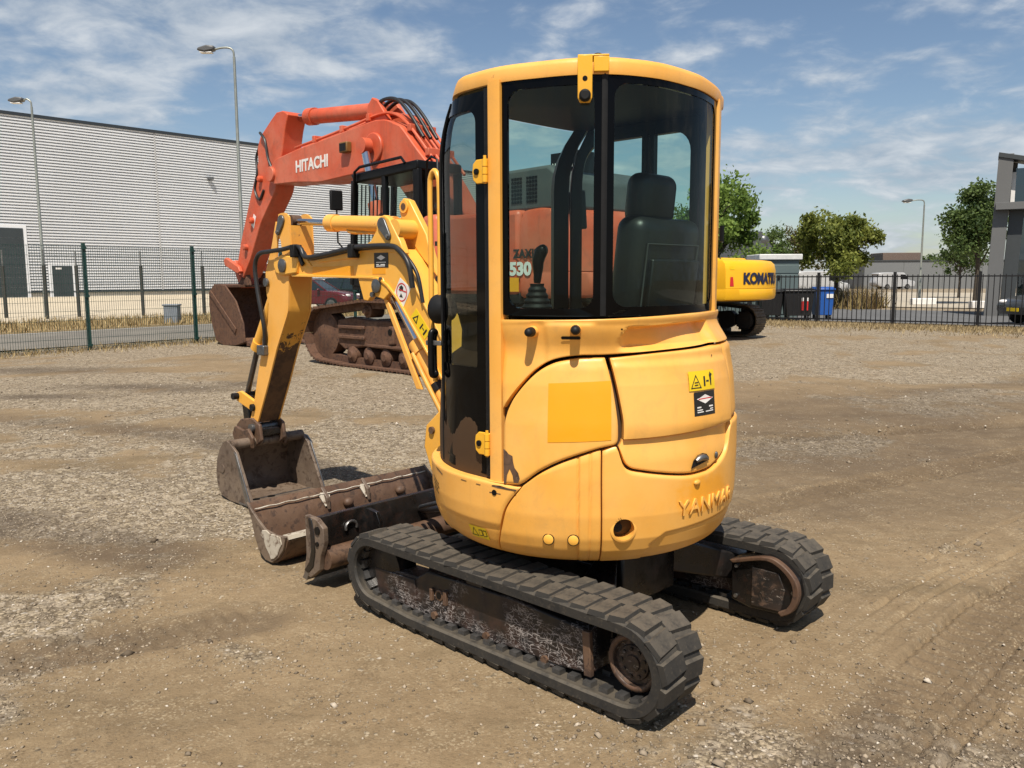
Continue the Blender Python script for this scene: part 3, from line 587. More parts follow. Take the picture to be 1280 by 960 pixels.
for y in (.20, -.20):
    b = MB(); b.add([(.30, y - .04, .19), (.30, y + .04, .19), (.30, y + .04, .30), (.30, y - .04, .30), (1.17, y - .04 + y * .35, .13), (1.17, y + .04 + y * .35, .13), (1.17, y + .04 + y * .35, .23), (1.17, y - .04 + y * .35, .23)], [(0, 1, 2, 3), (7, 6, 5, 4), (0, 4, 5, 1), (1, 5, 6, 2), (2, 6, 7, 3), (3, 7, 4, 0)])
    obj('blade_arm', b, OILY, EX, bev=.008)
obj('blade_cylinder', MB().cyl((.42, 0, .36), (.86, 0, .33), .045, n=20).cyl((.86, 0, .33), (1.16, 0, .28), .022, n=16), OILY, EX, sm=35)
b = MB()
for dy in (.05, .09): b.tube(cat([(.40, dy, .42), (.62, dy + .02, .46), (.85, dy + .05, .40), (1.05, dy, .33)], 6), .012, 8)
obj('blade_hose', b, RUBB, EX, sm=60)

# ---- upper body surface  R(theta, z)
CX = CY = .012
PROF = [(.43, .54), (.455, .585), (.48, .612), (.51, .635), (.56, .654), (.65, .667), (.80, .672), (1.0, .670), (1.15, .658), (1.25, .640), (1.30, .636), (1.5, .636)]
CABP = [(-.075, .648), (.17, .625), (.30, .575), (.40, .505), (.475, .40), (.51, .25), (.52, 0.), (.515, -.25), (.49, -.36), (.42, -.405), (.0, -.41), (-.38, -.40), (-.45, -.325), (-.507, -.195), (-.551, -.03), (-.563, .10), (-.553, .27), (-.51, .395), (-.455, .478), (-.37, .545), (-.25, .598)]
CABS = np.array(cat(CABP, 12, closed=True))
_a = np.degrees(np.arctan2(CABS[:, 1] - CY, CABS[:, 0] - CX)) % 360; _r = np.hypot(CABS[:, 0] - CX, CABS[:, 1] - CY); _o = np.argsort(_a)
_a, _r = _a[_o], _r[_o]; _a = np.r_[_a - 360, _a, _a + 360]; _r = np.r_[_r, _r, _r]
def cabR(th): return np.interp(th, _a, _r)
def sst(x, a, b):
    t = np.clip((x - a) / (b - a), 0, 1); return t * t * (3 - 2 * t)
def bodyR(th, z):
    r = np.interp(z, [p[0] for p in PROF], [p[1] for p in PROF]); k = sst(z, 1.26, 1.385)
    return r * (1 - k) + (cabR(th) + .014) * k
def bp(th, z, off=0.):
    r = bodyR(th, z) + off; t = np.radians(th)
    return np.stack([CX + r * np.cos(t), CY + r * np.sin(t), z + 0 * r], -1)
def coons(bot, top, left, right, nu, nv, smooth=True):
    f = (lambda p, n: resample(cat(p, 8), n)) if smooth else resample
    B, T, L, R = f(bot, nu), f(top, nu), f(left, nv), f(right, nv)
    u = np.linspace(0, 1, nu)[None, :, None]; v = np.linspace(0, 1, nv)[:, None, None]
    L = L.copy(); L[0], L[-1], R[0], R[-1] = B[0], T[0], B[-1], T[-1]
    return (1 - v) * B[None] + v * T[None] + (1 - u) * L[:, None] + u * R[:, None] - ((1 - u) * (1 - v) * B[0] + u * (1 - v) * B[-1] + (1 - u) * v * T[0] + u * v * T[-1])
def panel(name, bot, top, left, right, nu=40, nv=30, mat=None, off=None, gap=.004, bevel=.010, depth=.03, par=None, hole=None, base=0.):
    G = coons(bot, top, left, right, nu, nv); th, z = G[..., 0], G[..., 1]
    o = np.full(th.shape, base) + (off(th, z) if off else 0)
    P = bp(th, z, o)
    # distance to border (approx, metres)
    du = np.linalg.norm(np.diff(P, axis=1), axis=2); dv = np.linalg.norm(np.diff(P, axis=0), axis=2)
    cu = np.concatenate([np.zeros((nv, 1)), np.cumsum(du, 1)], 1); cv = np.concatenate([np.zeros((1, nu)), np.cumsum(dv, 0)], 0)
    d = np.minimum(np.minimum(cu, cu[:, -1:] - cu), np.minimum(cv, cv[-1:] - cv))
    e = np.clip(d / bevel, 0, 1); P = bp(th, z, o - .55 * bevel * (1 - np.sqrt(1 - (1 - e) ** 2)))
    # inset by gap
    c = P.mean((0, 1)); w = np.clip(1 - d / (bevel * 2), 0, 1)[..., None]
    for ax in (0, 1):
        pass
    tu = np.gradient(P, axis=1); tu /= np.linalg.norm(tu, axis=2, keepdims=True) + 1e-9; tv = np.gradient(P, axis=0); tv /= np.linalg.norm(tv, axis=2, keepdims=True) + 1e-9
    su = np.zeros((nv, nu, 1)); su[:, 0] = 1; su[:, -1] = -1; sv = np.zeros((nv, nu, 1)); sv[0] = 1; sv[-1] = -1
    P = P + (tu * su + tv * sv) * gap
    faces = []; keep = np.ones((nv - 1, nu - 1), bool)
    if hole is not None:
        ht, hz, hr = hole; hc = bp(np.array(ht), np.array(hz)); t = math.radians(ht); ex = np.array([-math.sin(t), math.cos(t), 0]); q = P - hc; a = q @ ex; bz = q[..., 2]; rr = np.hypot(a, bz); cell = .006
        near = np.abs(rr - hr) < cell; k = np.where(near, hr / np.maximum(rr, 1e-6), 1.)
        P = P + ((k - 1) * a)[..., None] * ex + ((k - 1) * bz)[..., None] * np.array([0, 0, 1.])
        ins = np.where(near, hr, rr) <= hr + 1e-6
        si = (~near) & (rr < hr); keep = ~((si[:-1, :-1] | si[1:, :-1] | si[:-1, 1:] | si[1:, 1:]) | (ins[:-1, :-1] & ins[1:, :-1] & ins[:-1, 1:] & ins[1:, 1:]))
    vs = list(P.reshape(-1, 3)); idx = lambda i, j: i * nu + j
    faces = [(idx(i, j), idx(i, j + 1), idx(i + 1, j + 1), idx(i + 1, j)) for i in range(nv - 1) for j in range(nu - 1) if keep[i, j]]
    bd = [(0, j) for j in range(nu)] + [(i, nu - 1) for i in range(1, nv)] + [(nv - 1, j) for j in range(nu - 2, -1, -1)] + [(i, 0) for i in range(nv - 2, 0, -1)]
    base_i = len(vs)
    for i, j in bd:
        p = P[i, j]; n = np.array([p[0] - CX, p[1] - CY, 0]); n /= np.linalg.norm(n); vs.append(p - n * depth)
    m = len(bd)
    for k in range(m):
        a, b2 = idx(*bd[k]), idx(*bd[(k + 1) % m]); faces.append((b2, a, base_i + k, base_i + (k + 1) % m))
    mb = MB().add(vs, faces)
    return obj(name, mb, mat or YEL, par or EX, sm=42)
ABOT = [(101.3, 1.053), (105.6, 1.121), (112.1, 1.202), (118.6, 1.246), (126.9, 1.264), (136.6, 1.266), (155, 1.276), (177, 1.284), (190, 1.288), (215, 1.288)]
ATOP = [(99.5, 1.396), (118, 1.398), (136, 1.402), (154, 1.408), (172, 1.412), (190, 1.413), (215, 1.413)]
def a_off(th, z):
    zl = np.interp(th, [139, 143.5, 150, 182, 188], [1.30, 1.372, 1.374, 1.382, 1.382])
    rec = sst(th, 139.5, 145.5) * (1 - sst(th, 186, 190)) * (1 - sst(z, zl - .012, zl)) * sst(z, 1.272, 1.30)
    cv = sst(th, 116, 117.2) * .008 * sst(z, 1.2, 1.215) * (1 - sst(z, 1.375, 1.39)) * (1 - sst(th, 131, 133))
    return -.040 * rec + cv + .006 * sst(z, 1.375, 1.40)
UP = panel('belt_panel', ABOT, ATOP, [ABOT[0], (100.6, 1.15), (99.9, 1.30), ATOP[0]], [ABOT[-1], ATOP[-1]], 130, 44, YEL, a_off, gap=.002, bevel=.008)
BTOP = [(103.3, 1.043), (106.2, 1.108), (112.4, 1.189), (118.8, 1.234), (126.9, 1.253), (136.2, 1.256)]
BBOT = [(102.2, .757), (103.9, .760), (106.2, .762), (108.8, .770), (114.7, .822), (122, .868), (132.5, .912), (139.4, .931)]
SC = panel('side_cover', BBOT, BTOP, [BBOT[0], (102.0, .82), (102.0, .98), BTOP[0]], [BBOT[-1], (140.2, .955), (140.0, 1.027), (138.4, 1.15), BTOP[-1]], 56, 48, YEL, lambda t, z: .006 * sst(1.225 - (136 - t) * .0012 * 0 - z, -.03, .02) + 0 * t, gap=.0018, bevel=.016)
CTOP = [(137.7, 1.254), (155, 1.268), (177, 1.275), (192, 1.28)]
CBOT = [(140.6, .921), (143.2, .85), (149.2, .826), (165, .797), (174.4, .799), (180, .812), (188.4, .862), (192.3, .940)]
CMID = [(141.7, .950), (150, .952), (160, .956), (175, .962), (193.0, .966)]
HOOD = panel('engine_hood', CMID, CTOP, [CMID[0], (141.6, 1.027), (139.7, 1.15), CTOP[0]], [CMID[-1], (193.5, 1.06), (193, 1.17), CTOP[-1]], 72, 56, YEL, lambda t, z: .012 * (1 - .5 * sst(z, 1.0, 1.22)) - .007 * sst(z, 1.215, 1.245), gap=.0018, bevel=.012)
HLOW = panel('hood_lower_section', CBOT, [(p[0], p[1] - .001) for p in CMID], [CBOT[0], (141.3, .935), CMID[0]], [CBOT[-1], (192.8, .955), CMID[-1]], 72, 30, YEL, lambda t, z: -.010 * sst(z, .85, .945), gap=.0012, bevel=.010, par=HOOD)
panel('right_cover', [(193.2, .965), (200, .972), (225, .972)], [(192.7, 1.28), (225, 1.285)], [(193.2, .965), (194.2, 1.06), (193.7, 1.17), (192.7, 1.28)], [(225, .972), (225, 1.285)], 20, 20, YEL, gap=.0018, bevel=.014)
ETOP = [(135.0, .908), (139.2, .924), (140.2, .909), (142.6, .842), (149.0, .818), (165, .789), (174.5, .790), (180.3, .803), (189, .855), (193.2, .955), (200, .965), (232, .965)]
EBOT = [(135.6, .452), (151, .454), (165, .458), (187, .468), (200, .480), (232, .482)]
CW = panel('counterweight', EBOT, ETOP, [EBOT[0], (135.3, .60), (135.0, .78), ETOP[0]], [EBOT[-1], ETOP[-1]], 150, 84, CWP,
           lambda t, z: .008 - .006 * sst(np.abs(z - np.interp(t, [150.5, 152.8, 157.8, 172.6, 192, 215], [.478, .534, .572, .580, .590, .59])), .006, .0) * 0
           - .008 * (1 - sst(z, np.interp(t, [150, 152.8, 157.8, 172.6, 192, 215], [.40, .520, .562, .572, .582, .582]), np.interp(t, [150, 152.8, 157.8, 172.6, 192, 215], [.415, .537, .578, .588, .598, .598]))),
           gap=.0018, bevel=.014, hole=(142.4, .602, .042))
hp = bp(np.array(142.4), np.array(.602)); tt = math.radians(142.4); er = np.array([math.cos(tt), math.sin(tt), 0]); et = np.array([-math.sin(tt), math.cos(tt), 0]); ez = np.array([0, 0, 1.])
b = MB(); ring = []
for o in (.010, -.06):
    ring.append([hp + er * o + (et * math.cos(t) + ez * math.sin(t)) * .0425 for t in np.linspace(0, 2 * math.pi, 33)])
b.grid(ring); obj('hole_wall', b, YEL, CW, sm=60)
b = MB(); b.grid([[hp + er * (.0105 - .004 * (q > .05)) + (et * math.cos(t) + ez * math.sin(t)) * q for t in np.linspace(0, 2 * math.pi, 41)] for q in (.0415, .044, .052)]); obj('hole_lip', b, CWP, CW, sm=60)
obj('hole_back', MB().cyl(hp - er * .058, hp - er * .062, .05, n=24), BLK, CW); obj('hole_socket', MB().cyl(hp - er * .06 - et * .015, hp - er * .02 - et * .015, .018, n=14), BLKM, CW, sm=40)
DTOP = [(109.0, .762), (115, .815), (122.2, .860), (132.4, .904), (134.75, .911)]
DBOT = [(95.45, .455), (105, .450), (118, .450), (128, .451), (135.3, .452)]
def d_off(t, z):
    tr = 127.7; g = lambda c, w: np.exp(-((t - c) / w) ** 2)
    return -.006 * g(127.4, .45) - .006 * g(131.3, .45) + .004 * sst(t, 127.4, 128.0)
LP = panel('lower_side_panel', DBOT, DTOP, [DBOT[0], (99.25, .557), (102.75, .668), DTOP[0]], [DBOT[-1], (135.0, .642), (134.75, .80), DTOP[-1]], 90, 40, YEL, d_off, gap=.0018, bevel=.013)
FTOP = [(28, .768), (57, .768), (75, .766), (88, .766), (97.5, .762), (108.4, .755)]
FBOT = [(28, .50), (54, .475), (66, .465), (79, .457), (88, .455), (95.2, .454)]
def f_off(t, z):
    return .009 - .009 * (1 - sst(z, .578, .590)) * sst(t, 62, 66)
SP = panel('sill_panel', FBOT, FTOP, [FBOT[0], (28, .64), FTOP[0]], [FBOT[-1], (99.0, .557), (102.5, .668), FTOP[-1]], 80, 40, YELC, f_off, gap=.0018, bevel=.013)
# inner shell (black), floor, ledge
b = MB(); ths = np.linspace(26, 236, 70)
prof = [(.445, -.06), (.47, -.03), (.6, -.03), (.75, -.03), (.9, -.03), (1.1, -.03), (1.2, -.04), (1.25, -.10), (1.33, -.10), (1.40, -.085)]
b.grid([[bp(np.array(t), np.array(z), o) for t in ths] for z, o in prof]); b.grid([[bp(np.array(t), np.array(.445), -.06) for t in ths], [(CX, CY, .445)] * 70]); obj('inner_shell', b, INSH, EX, sm=40)
b = MB(); b.grid([[bp(np.array(t), np.array(.7625), .002) for t in np.linspace(28, 102, 40)], [bp(np.array(t), np.array(.764), -.10) for t in np.linspace(28, 102, 40)]]); obj('sill_ledge', b, YELC, EX)
obj('deck_plate', MB().prism([(.60, .35), (.60, -.45), (.30, -.60), (-.2, -.62), (-.45, -.45), (-.3, 0), (0, .45), (.4, .5)], .45, .52, 'z'), BLK, EX, bev=.01)
# right-hand bodywork (far side)
b = MB(); th2 = np.linspace(236, 330, 24); b.grid([[bp(np.array(t), np.array(z), .0) for t in th2] for z in (.46, .52, .6, .8, 1.0, 1.02)])
b.grid([[bp(np.array(t), np.array(1.02), .0) for t in th2], [bp(np.array(t), np.array(1.02), -.25) for t in th2]]); obj('right_body', b, YEL, EX, sm=40)
# decals on body
def patch(name, t0, t1, z0, z1, off, mat, par, sk=0., nu=10, nv=6, zt=0.):
    u = np.linspace(0, 1, nu); v = np.linspace(0, 1, nv); U, V = np.meshgrid(u, v)
    th = t0 + (t1 - t0) * U + sk * V; z = z0 + (z1 - z0) * V + zt * U
    return obj(name, MB().grid(bp(th, z, off)), mat, par, sm=60)
def poly_decal(name, pts, t0, z0, off, mat, par):
    """flat polygon, metres relative to (t0,z0), x to the image right"""
    k = 180 / math.pi / .665; mb = MB().add([bp(np.array(t0 + p[0] * k), np.array(z0 + p[1]), off) for p in pts], [tuple(range(len(pts)))]); return obj(name, mb, mat, par)
o = patch('unfaded_patch', 117.6, 137.8, .938, 1.160, .0075, ORA, SC, .0, 24, 10, .012); o['label'] = 'square of deeper unfaded orange paint'
def tri_ring(name, cx, cz, s, w, t0, z0, off, mat, par):
    A = [(cx - s, cz - s * .85), (cx + s, cz - s * .85), (cx, cz + s * .95)]; g = (cx, cz - s * .25); B = [(g[0] + (p[0] - g[0]) * (1 - w), g[1] + (p[1] - g[1]) * (1 - w)) for p in A]
    k = 180 / math.pi / .665; vs = [bp(np.array(t0 + p[0] * k), np.array(z0 + p[1]), off) for p in A + B]; return obj(name, MB().add(vs, [(0, 1, 4, 3), (1, 2, 5, 4), (2, 0, 3, 5)]), mat, par)
ws = patch('warning_sticker', 166.0, 179.4, 1.117, 1.192, .0125, STY, HOOD); ws['label'] = 'yellow warning sticker with black triangle'
tri_ring('warning_triangle', .036, .033, .03, .22, 166.2, 1.118, .0138, STK, ws)
poly_decal('machine_pictogram', [(.08, .014), (.09, .014), (.09, .052), (.08, .052)], 166.2, 1.118, .0138, STK, ws); poly_decal('arrow_pictogram', [(.095, .03), (.112, .03), (.112, .036), (.095, .036)], 166.2, 1.118, .0138, STK, ws)
poly_decal('person_pictogram', [(.122, .015), (.128, .015), (.131, .05), (.137, .056), (.128, .062), (.125, .068), (.121, .062), (.117, .055)], 166.2, 1.118, .0138, STK, ws)
for zz_ in (.018, .028): poly_decal('hand_pictogram', [(.026, zz_), (.047, zz_ + .001), (.046, zz_ + .005), (.027, zz_ + .004)], 166.2, 1.118, .0138, STK, ws)
ds = patch('dealer_sticker', 168.0, 178.9, 1.018, 1.111, .0125, STK, HOOD); ds['label'] = 'black dealer sticker with white winged emblem'
def emblem(par, t0, z0, off, sc=1.):
    poly_decal('emblem_wings', [(.012 * sc, .066 * sc), (.03 * sc, .07 * sc), (.062 * sc, .082 * sc), (.094 * sc, .07 * sc), (.112 * sc, .066 * sc), (.092 * sc, .058 * sc), (.062 * sc, .046 * sc), (.032 * sc, .058 * sc)], t0, z0, off, STW, par)
    poly_decal('emblem_band', [(.02 * sc, .062 * sc), (.104 * sc, .064 * sc), (.1 * sc, .069 * sc), (.024 * sc, .067 * sc)], t0, z0, off + .0006, STR, par)
    poly_decal('web_address_line', [(.014 * sc, .030 * sc), (.11 * sc, .031 * sc), (.11 * sc, .0365 * sc), (.014 * sc, .0355 * sc)], t0, z0, off, STW, par)
    for a, bb, zq in ((.014, .05, .012), (.062, .11, .013), (.014, .045, .020), (.09, .11, .021)): poly_decal('address_line', [(a * sc, zq * sc), (bb * sc, zq * sc + .001), (bb * sc, zq * sc + .005), (a * sc, zq * sc + .004)], t0, z0, off, STW, par)
emblem(ds, 168.1, 1.018, .0138)
w2 = patch('warning_sticker', 85.0, 93.8, .508, .560, .0035, STY, SP, -.6); tri_ring('warning_triangle', .024, .026, .021, .25, 84.9, .508, .0048, STK, w2)
for a in (.052, .075): poly_decal('book_pictogram', [(a, .012), (a + .02, .014), (a + .02, .042), (a, .04)], 84.9, .508, .0048, STK, w2); poly_decal('book_page', [(a + .003, .016), (a + .017, .0175), (a + .017, .038), (a + .003, .0365)], 84.9, .508, .0056, STY, w2)
for tt_, zz_ in ((117.5, .556), (125.9, .558)):
    c = bp(np.array(tt_), np.array(zz_)); t = math.radians(tt_); n_ = np.array([math.cos(t), math.sin(t), 0])
    obj('plug_ring', MB().lathe([(.023, 0), (.023, .003), (.019, .003), (.019, 0)], (0, 0, 0), 'x', 24), BLKM, LP); q = COL.objects[-1]
    q.location = c + n_ * .001; q.rotation_euler = (0, 0, t)
    obj('plug_cap', MB().lathe([(.0, .001), (.0195, .001), (.0195, .005), (.016, .007), (.0, .007)], (0, 0, 0), 'x', 24), YELB, LP, sm=40); q = COL.objects[-1]; q.location = c + n_ * .001; q.rotation_euler = (0, 0, t)
# rust patch, vents, bolt hole, scratches
k_ = 180 / math.pi / .665
def irr(name, pts, off, mat, par): return obj(name, MB().add([bp(np.array(p[0]), np.array(p[1]), off) for p in pts], [tuple(range(len(pts)))]), mat, par)
irr('rust_patch', [(102.3, .765), (102.25, .90), (103.3, .893), (104.2, .882), (105.6, .876), (105.9, .85), (106.4, .83), (107.7, .812), (108.2, .79), (107.6, .772), (106.0, .772), (105.7, .80), (104.6, .825), (103.6, .80), (103.2, .766)], .0075, RUST, SC)['label'] = 'brown patch where the paint is gone'
for pts in ([(98, .752), (101, .754), (104, .748), (107, .746), (107, .739), (103.5, .741), (100, .743), (97.5, .747)], [(63, .752), (66, .748), (70, .737), (69.4, .733), (65.5, .742), (62.5, .749)], [(83, .747), (86, .746), (86, .743), (83, .744)], [(91, .745), (93, .744), (92.5, .741), (90.6, .742)]): irr('rust_scrape', pts, .0105, RUST, SP)
for c, r in ((98.6, .0115),):
    cc = bp(np.array(c), np.array(.722), .010); obj('bolt_hole', MB().cyl(cc - er * 0, cc + np.array([math.cos(rad(c)), math.sin(rad(c)), 0]) * .0015, r, n=16), BLK, SP)
irr('hole_scrape', [(96.6, .7225), (101.2, .7215), (101, .718), (96.6, .7185)], .0102, RUST, SP)
for r_ in range(4):
    for c_ in range(4 - r_ // 2):
        t0_ = 57.5 + c_ * 2.0 + r_ * .4; z0_ = .700 - r_ * .016 - c_ * .006; irr('vent_slot', [(t0_, z0_), (t0_ + 1.5, z0_ - .006), (t0_ + 1.5, z0_ + .001), (t0_, z0_ + .007)], .0103, BLK, SP)
# blended fading round the old brand name, embossed brand lettering on the counterweight
def ymap(x, y, d):
    p = bp(np.array(162.0 + x * k_), np.array(.632 + y + x * .0), .0075 + d); return Vector(p)
obj('embossed_brand_name', text_mesh('YANMAR', .089, .007, ymap, bold=.0, space=1.06, sub=0), YEL, CW, label='raised brand lettering in body colour')
cc = bp(np.array(170), np.array(.755), .008); obj('brand_badge', MB().sphere(cc, .012, .02, .012, 14, 8), YELW, CW, sm=60)
# hood handle and lock
for tt_, zz_, nm in ((172.0, .835, 'h'),):
    c = bp(np.array(tt_), np.array(zz_)); t = math.radians(tt_); e1 = np.array([-math.sin(t), math.cos(t), 0]); n_ = np.array([math.cos(t), math.sin(t), 0])
    pts = [(-.055, -.022), (.052, .0), (.05, .012), (.035, .026), (.012, .032), (-.018, .026), (-.042, .008)]
    obj('handle_recess', MB().add([c + e1 * p[0] + ez * p[1] + n_ * .004 for p in pts] + [c + e1 * p[0] + ez * p[1] + n_ * .0015 for p in pts], [tuple(range(7))] + [(i, i + 7, (i + 1) % 7 + 7, (i + 1) % 7) for i in range(7)]), BLKM, HOOD)
    b = MB(); b.tube([c + e1 * x + ez * (.004 + .014 * math.cos(x * 40)) + n_ * .01 for x in np.linspace(-.034, .032, 9)], [.007, .010, .012, .013, .013, .013, .012, .010, .007], 10); obj('hood_handle', b, STEEL, HOOD, sm=60)
c = bp(np.array(181.2), np.array(.845), .004); obj('hood_lock', MB().sphere(c, .006, .010, .015, 12, 8), GREYP, HOOD, sm=60)
# knobs on the belt panel
for tt_, zz_, s_ in ((112.1, 1.352, 0), (126.4, 1.362, 1)):
    c = bp(np.array(tt_), np.array(zz_)); t = math.radians(tt_); n_ = np.array([math.cos(t), math.sin(t), 0])
    obj('knob_base', MB().cyl(c - n_ * .01, c + n_ * .022, .024, .019, 18), YEL, UP, sm=40); kb = obj('rubber_knob', MB().cyl(c + n_ * .02, c + n_ * .05, .019, .0165, 18).sphere(c + n_ * .05, .0165, .0165, .0165, 14, 8), BLKM, UP, sm=50)
irr('latch_slot', [(122.0, 1.325), (127.6, 1.325), (128.0, 1.331), (127.6, 1.337), (122.0, 1.337), (121.6, 1.331)], .0125, BLK, UP); irr('screw_hole', [(141.0 + .35 * math.cos(t), 1.362 + .004 * math.sin(t)) for t in np.linspace(0, 6.28, 9)[:-1]], .004, BLK, UP)
irr('screw_hole', [(181.0 + .35 * math.cos(t), 1.244 + .004 * math.sin(t)) for t in np.linspace(0, 6.28, 9)[:-1]], .004, BLK, HOOD)

# ---- cab
def s_of_th(th):
    a = (np.degrees(np.arctan2(CABS[:, 1] - CY, CABS[:, 0] - CX)) % 360); return int(np.argmin(np.abs((a - th + 180) % 360 - 180)))
def lean(z):
    k = np.clip((np.asarray(z) - 1.98) / .36, 0, 1); return .62 * k ** 2.2
def cabp(th, z, off=0.):
    th = np.asarray(th, float); z = np.asarray(z, float); r = cabR(th) + off; t = np.radians(th)
    x = CX + r * np.cos(t); y = CY + r * np.sin(t)
    x = np.where(x > .10, .10 + (x - .10) * (1 - lean(z)), x)
    return np.stack([x, y, z + 0 * x], -1)
def cgrid(t0, t1, z0, z1, off, nu=40, nv=20):
    T, Z = np.meshgrid(np.linspace(t0, t1, nu), np.linspace(z0, z1, nv)); return cabp(T, Z, off)
def rrect(t0, t1, z0, z1, r, n=7, dens=14):
    """rounded rect loop in (theta,z); r in metres"""
    k = 180 / math.pi / .62; rt_ = r * k; out = []
    for cx_, cz_, a0 in ((t1 - rt_, z1 - r, 0), (t0 + rt_, z1 - r, 90), (t0 + rt_, z0 + r, 180), (t1 - rt_, z0 + r, 270)):
        for i in range(n): a = math.radians(a0 + 90 * i / (n - 1)); out.append((cx_ + rt_ * math.cos(a), cz_ + r * math.sin(a)))
    full = []
    L = len(out)
    for i in range(L):
        a, b_ = np.array(out[i]), np.array(out[(i + 1) % L]); m = dens if i % n == n - 1 else 1
        for q in range(m): full.append(a + (b_ - a) * q / m)
    return np.array(full)
def frame_ring(name, o, i, ri, off, thick, mat, par):
    A = rrect(*o, .006); B = rrect(*i, ri); b = MB()
    rows = [cabp(A[:, 0], A[:, 1], off), cabp(B[:, 0], B[:, 1], off), cabp(B[:, 0], B[:, 1], off - thick), cabp(A[:, 0], A[:, 1], off - thick)]
    n = len(A); vs = [p for r in rows for p in r]
    b.add(vs, [(k * n + j, k * n + (j + 1) % n, ((k + 1) % 4) * n + (j + 1) % n, ((k + 1) % 4) * n + j) for k in range(4) for j in range(n)])
    return obj(name, b, mat, par, sm=40)
WZ0, WZ1 = 1.412, 2.272
CAB = obj('cab_roof', None or MB().box(0, 0, 0, 0, 0, 0), YEL, EX); bpy.data.objects.remove(CAB)
# roof: stacked outlines
b = MB(); thr = np.linspace(0, 360, 145)[:-1]; rows = []
for z, o in ((2.268, -.03), (2.266, .010), (2.275, .012), (2.306, .012), (2.318, .008), (2.326, -.002), (2.331, -.02), (2.338, -.12), (2.343, -.25), (2.345, -.40)):
    P = cabp(thr, z, o if abs(o) < .11 else 0);
    if abs(o) >= .11: c0 = np.array([-.15, .12]); P[:, :2] = c0 + (P[:, :2] - c0) * (1 + o)
    rows.append(P)
rows.append(np.tile(np.array([[-.15, .12, 2.346]]), (len(thr), 1)))
n = len(thr); b.add([p for r in rows for p in r], [(k * n + j, k * n + (j + 1) % n, (k + 1) * n + (j + 1) % n, (k + 1) * n + j) for k in range(len(rows) - 1) for j in range(n)])
ROOF = obj('cab_roof', b, YELC, EX, sm=45)
b = MB(); rows = [cabp(thr, 2.266, -.012), cabp(thr, 2.262, -.03)]; rows.append(np.tile(np.array([[-.1, .1, 2.262]]), (n, 1))); b.add([p for r in rows for p in r], [(k * n + j, k * n + (j + 1) % n, (k + 1) * n + (j + 1) % n, (k + 1) * n + j) for k in range(2) for j in range(n)])
obj('headliner', b, BLKM, EX, sm=45)
# pillars
def post(name, t0, t1, z0, z1, mat, off=.012, dep=.05, nz=24):
    b = MB(); Z = np.linspace(z0, z1, nz); rows = []
    for z in Z: rows.append([cabp(t0, z, off), cabp((t0 + t1) / 2, z, off + .003), cabp(t1, z, off), cabp(t1, z, off - dep), cabp(t0, z, off - dep)])
    b.add([p for r in rows for p in r], [(k * 5 + j, k * 5 + (j + 1) % 5, (k + 1) * 5 + (j + 1) % 5, (k + 1) * 5 + j) for k in range(nz - 1) for j in range(5)] + [(0, 1, 2, 3, 4), tuple((nz - 1) * 5 + j for j in range(5))])
    return obj(name, b, mat, EX, sm=40)
post('door_pillar', 95.6, 100.6, .758, 2.275, YEL, .018, .055)
post('rear_pillar', 203.5, 208.5, 1.40, 2.275, YEL, .016, .05)
post('right_pillar', 219, 227, 1.0, 2.275, BLK, .0, .05); post('front_right_pillar', 316, 324, .6, 2.275, BLK, .0, .06)
post('door_seal', 93.3, 95.4, .775, 2.255, BLKM, .012, .03)
# windows: glass + black printed border
SW = frame_ring('side_window_frame', (100.7, 134.6, WZ0, WZ1), (102.8, 131.8, WZ0 + .026, WZ1 - .038), .05, .004, .012, FRIT, EX); obj('side_window', MB().grid(cgrid(101, 134.4, WZ0 + .004, WZ1 - .004, .0005, 30, 12)), GLS, EX, sm=60)
RW = frame_ring('rear_window_frame', (135.3, 203.4, WZ0, WZ1), (138.0, 200.5, WZ0 + .032, WZ1 - .032), .05, .004, .012, FRIT, EX); obj('rear_window', MB().grid(cgrid(135.6, 203.2, WZ0 + .004, WZ1 - .004, .0005, 60, 12)), GLS, EX, sm=60)
post('window_divider', 134.0, 135.8, WZ0, WZ1, BLKM, .008, .035)
post('belt_trim', 100, 101, 1.405, 1.412, BLKM) if False else None
# door (black frame, dark glass) and curved front corner glass
frame_ring('door_frame', (61.5, 93.2, .778, 2.25), (64.3, 88.3, 1.17, 2.19), .05, .006, .03, FRIT, EX)
b = MB(); lo = rrect(61.5, 93.2, .778, 1.21, .01); 
DF = frame_ring('lower_door_frame', (61.6, 93.1, .780, 1.20), (65, 88, .82, 1.14), .04, .0065, .03, FRIT, EX)
obj('door_glass', MB().grid(cgrid(62.2, 92.6, .79, 2.245, .002, 20, 40)), GLD, EX, sm=60)
obj('front_glass', MB().grid(cgrid(-42, 61.2, .80, 2.262, .003, 60, 50)), GLS, EX, sm=60)
post('corner_seal', 60.9, 61.7, .778, 2.25, BLKM, .010, .02, 30)
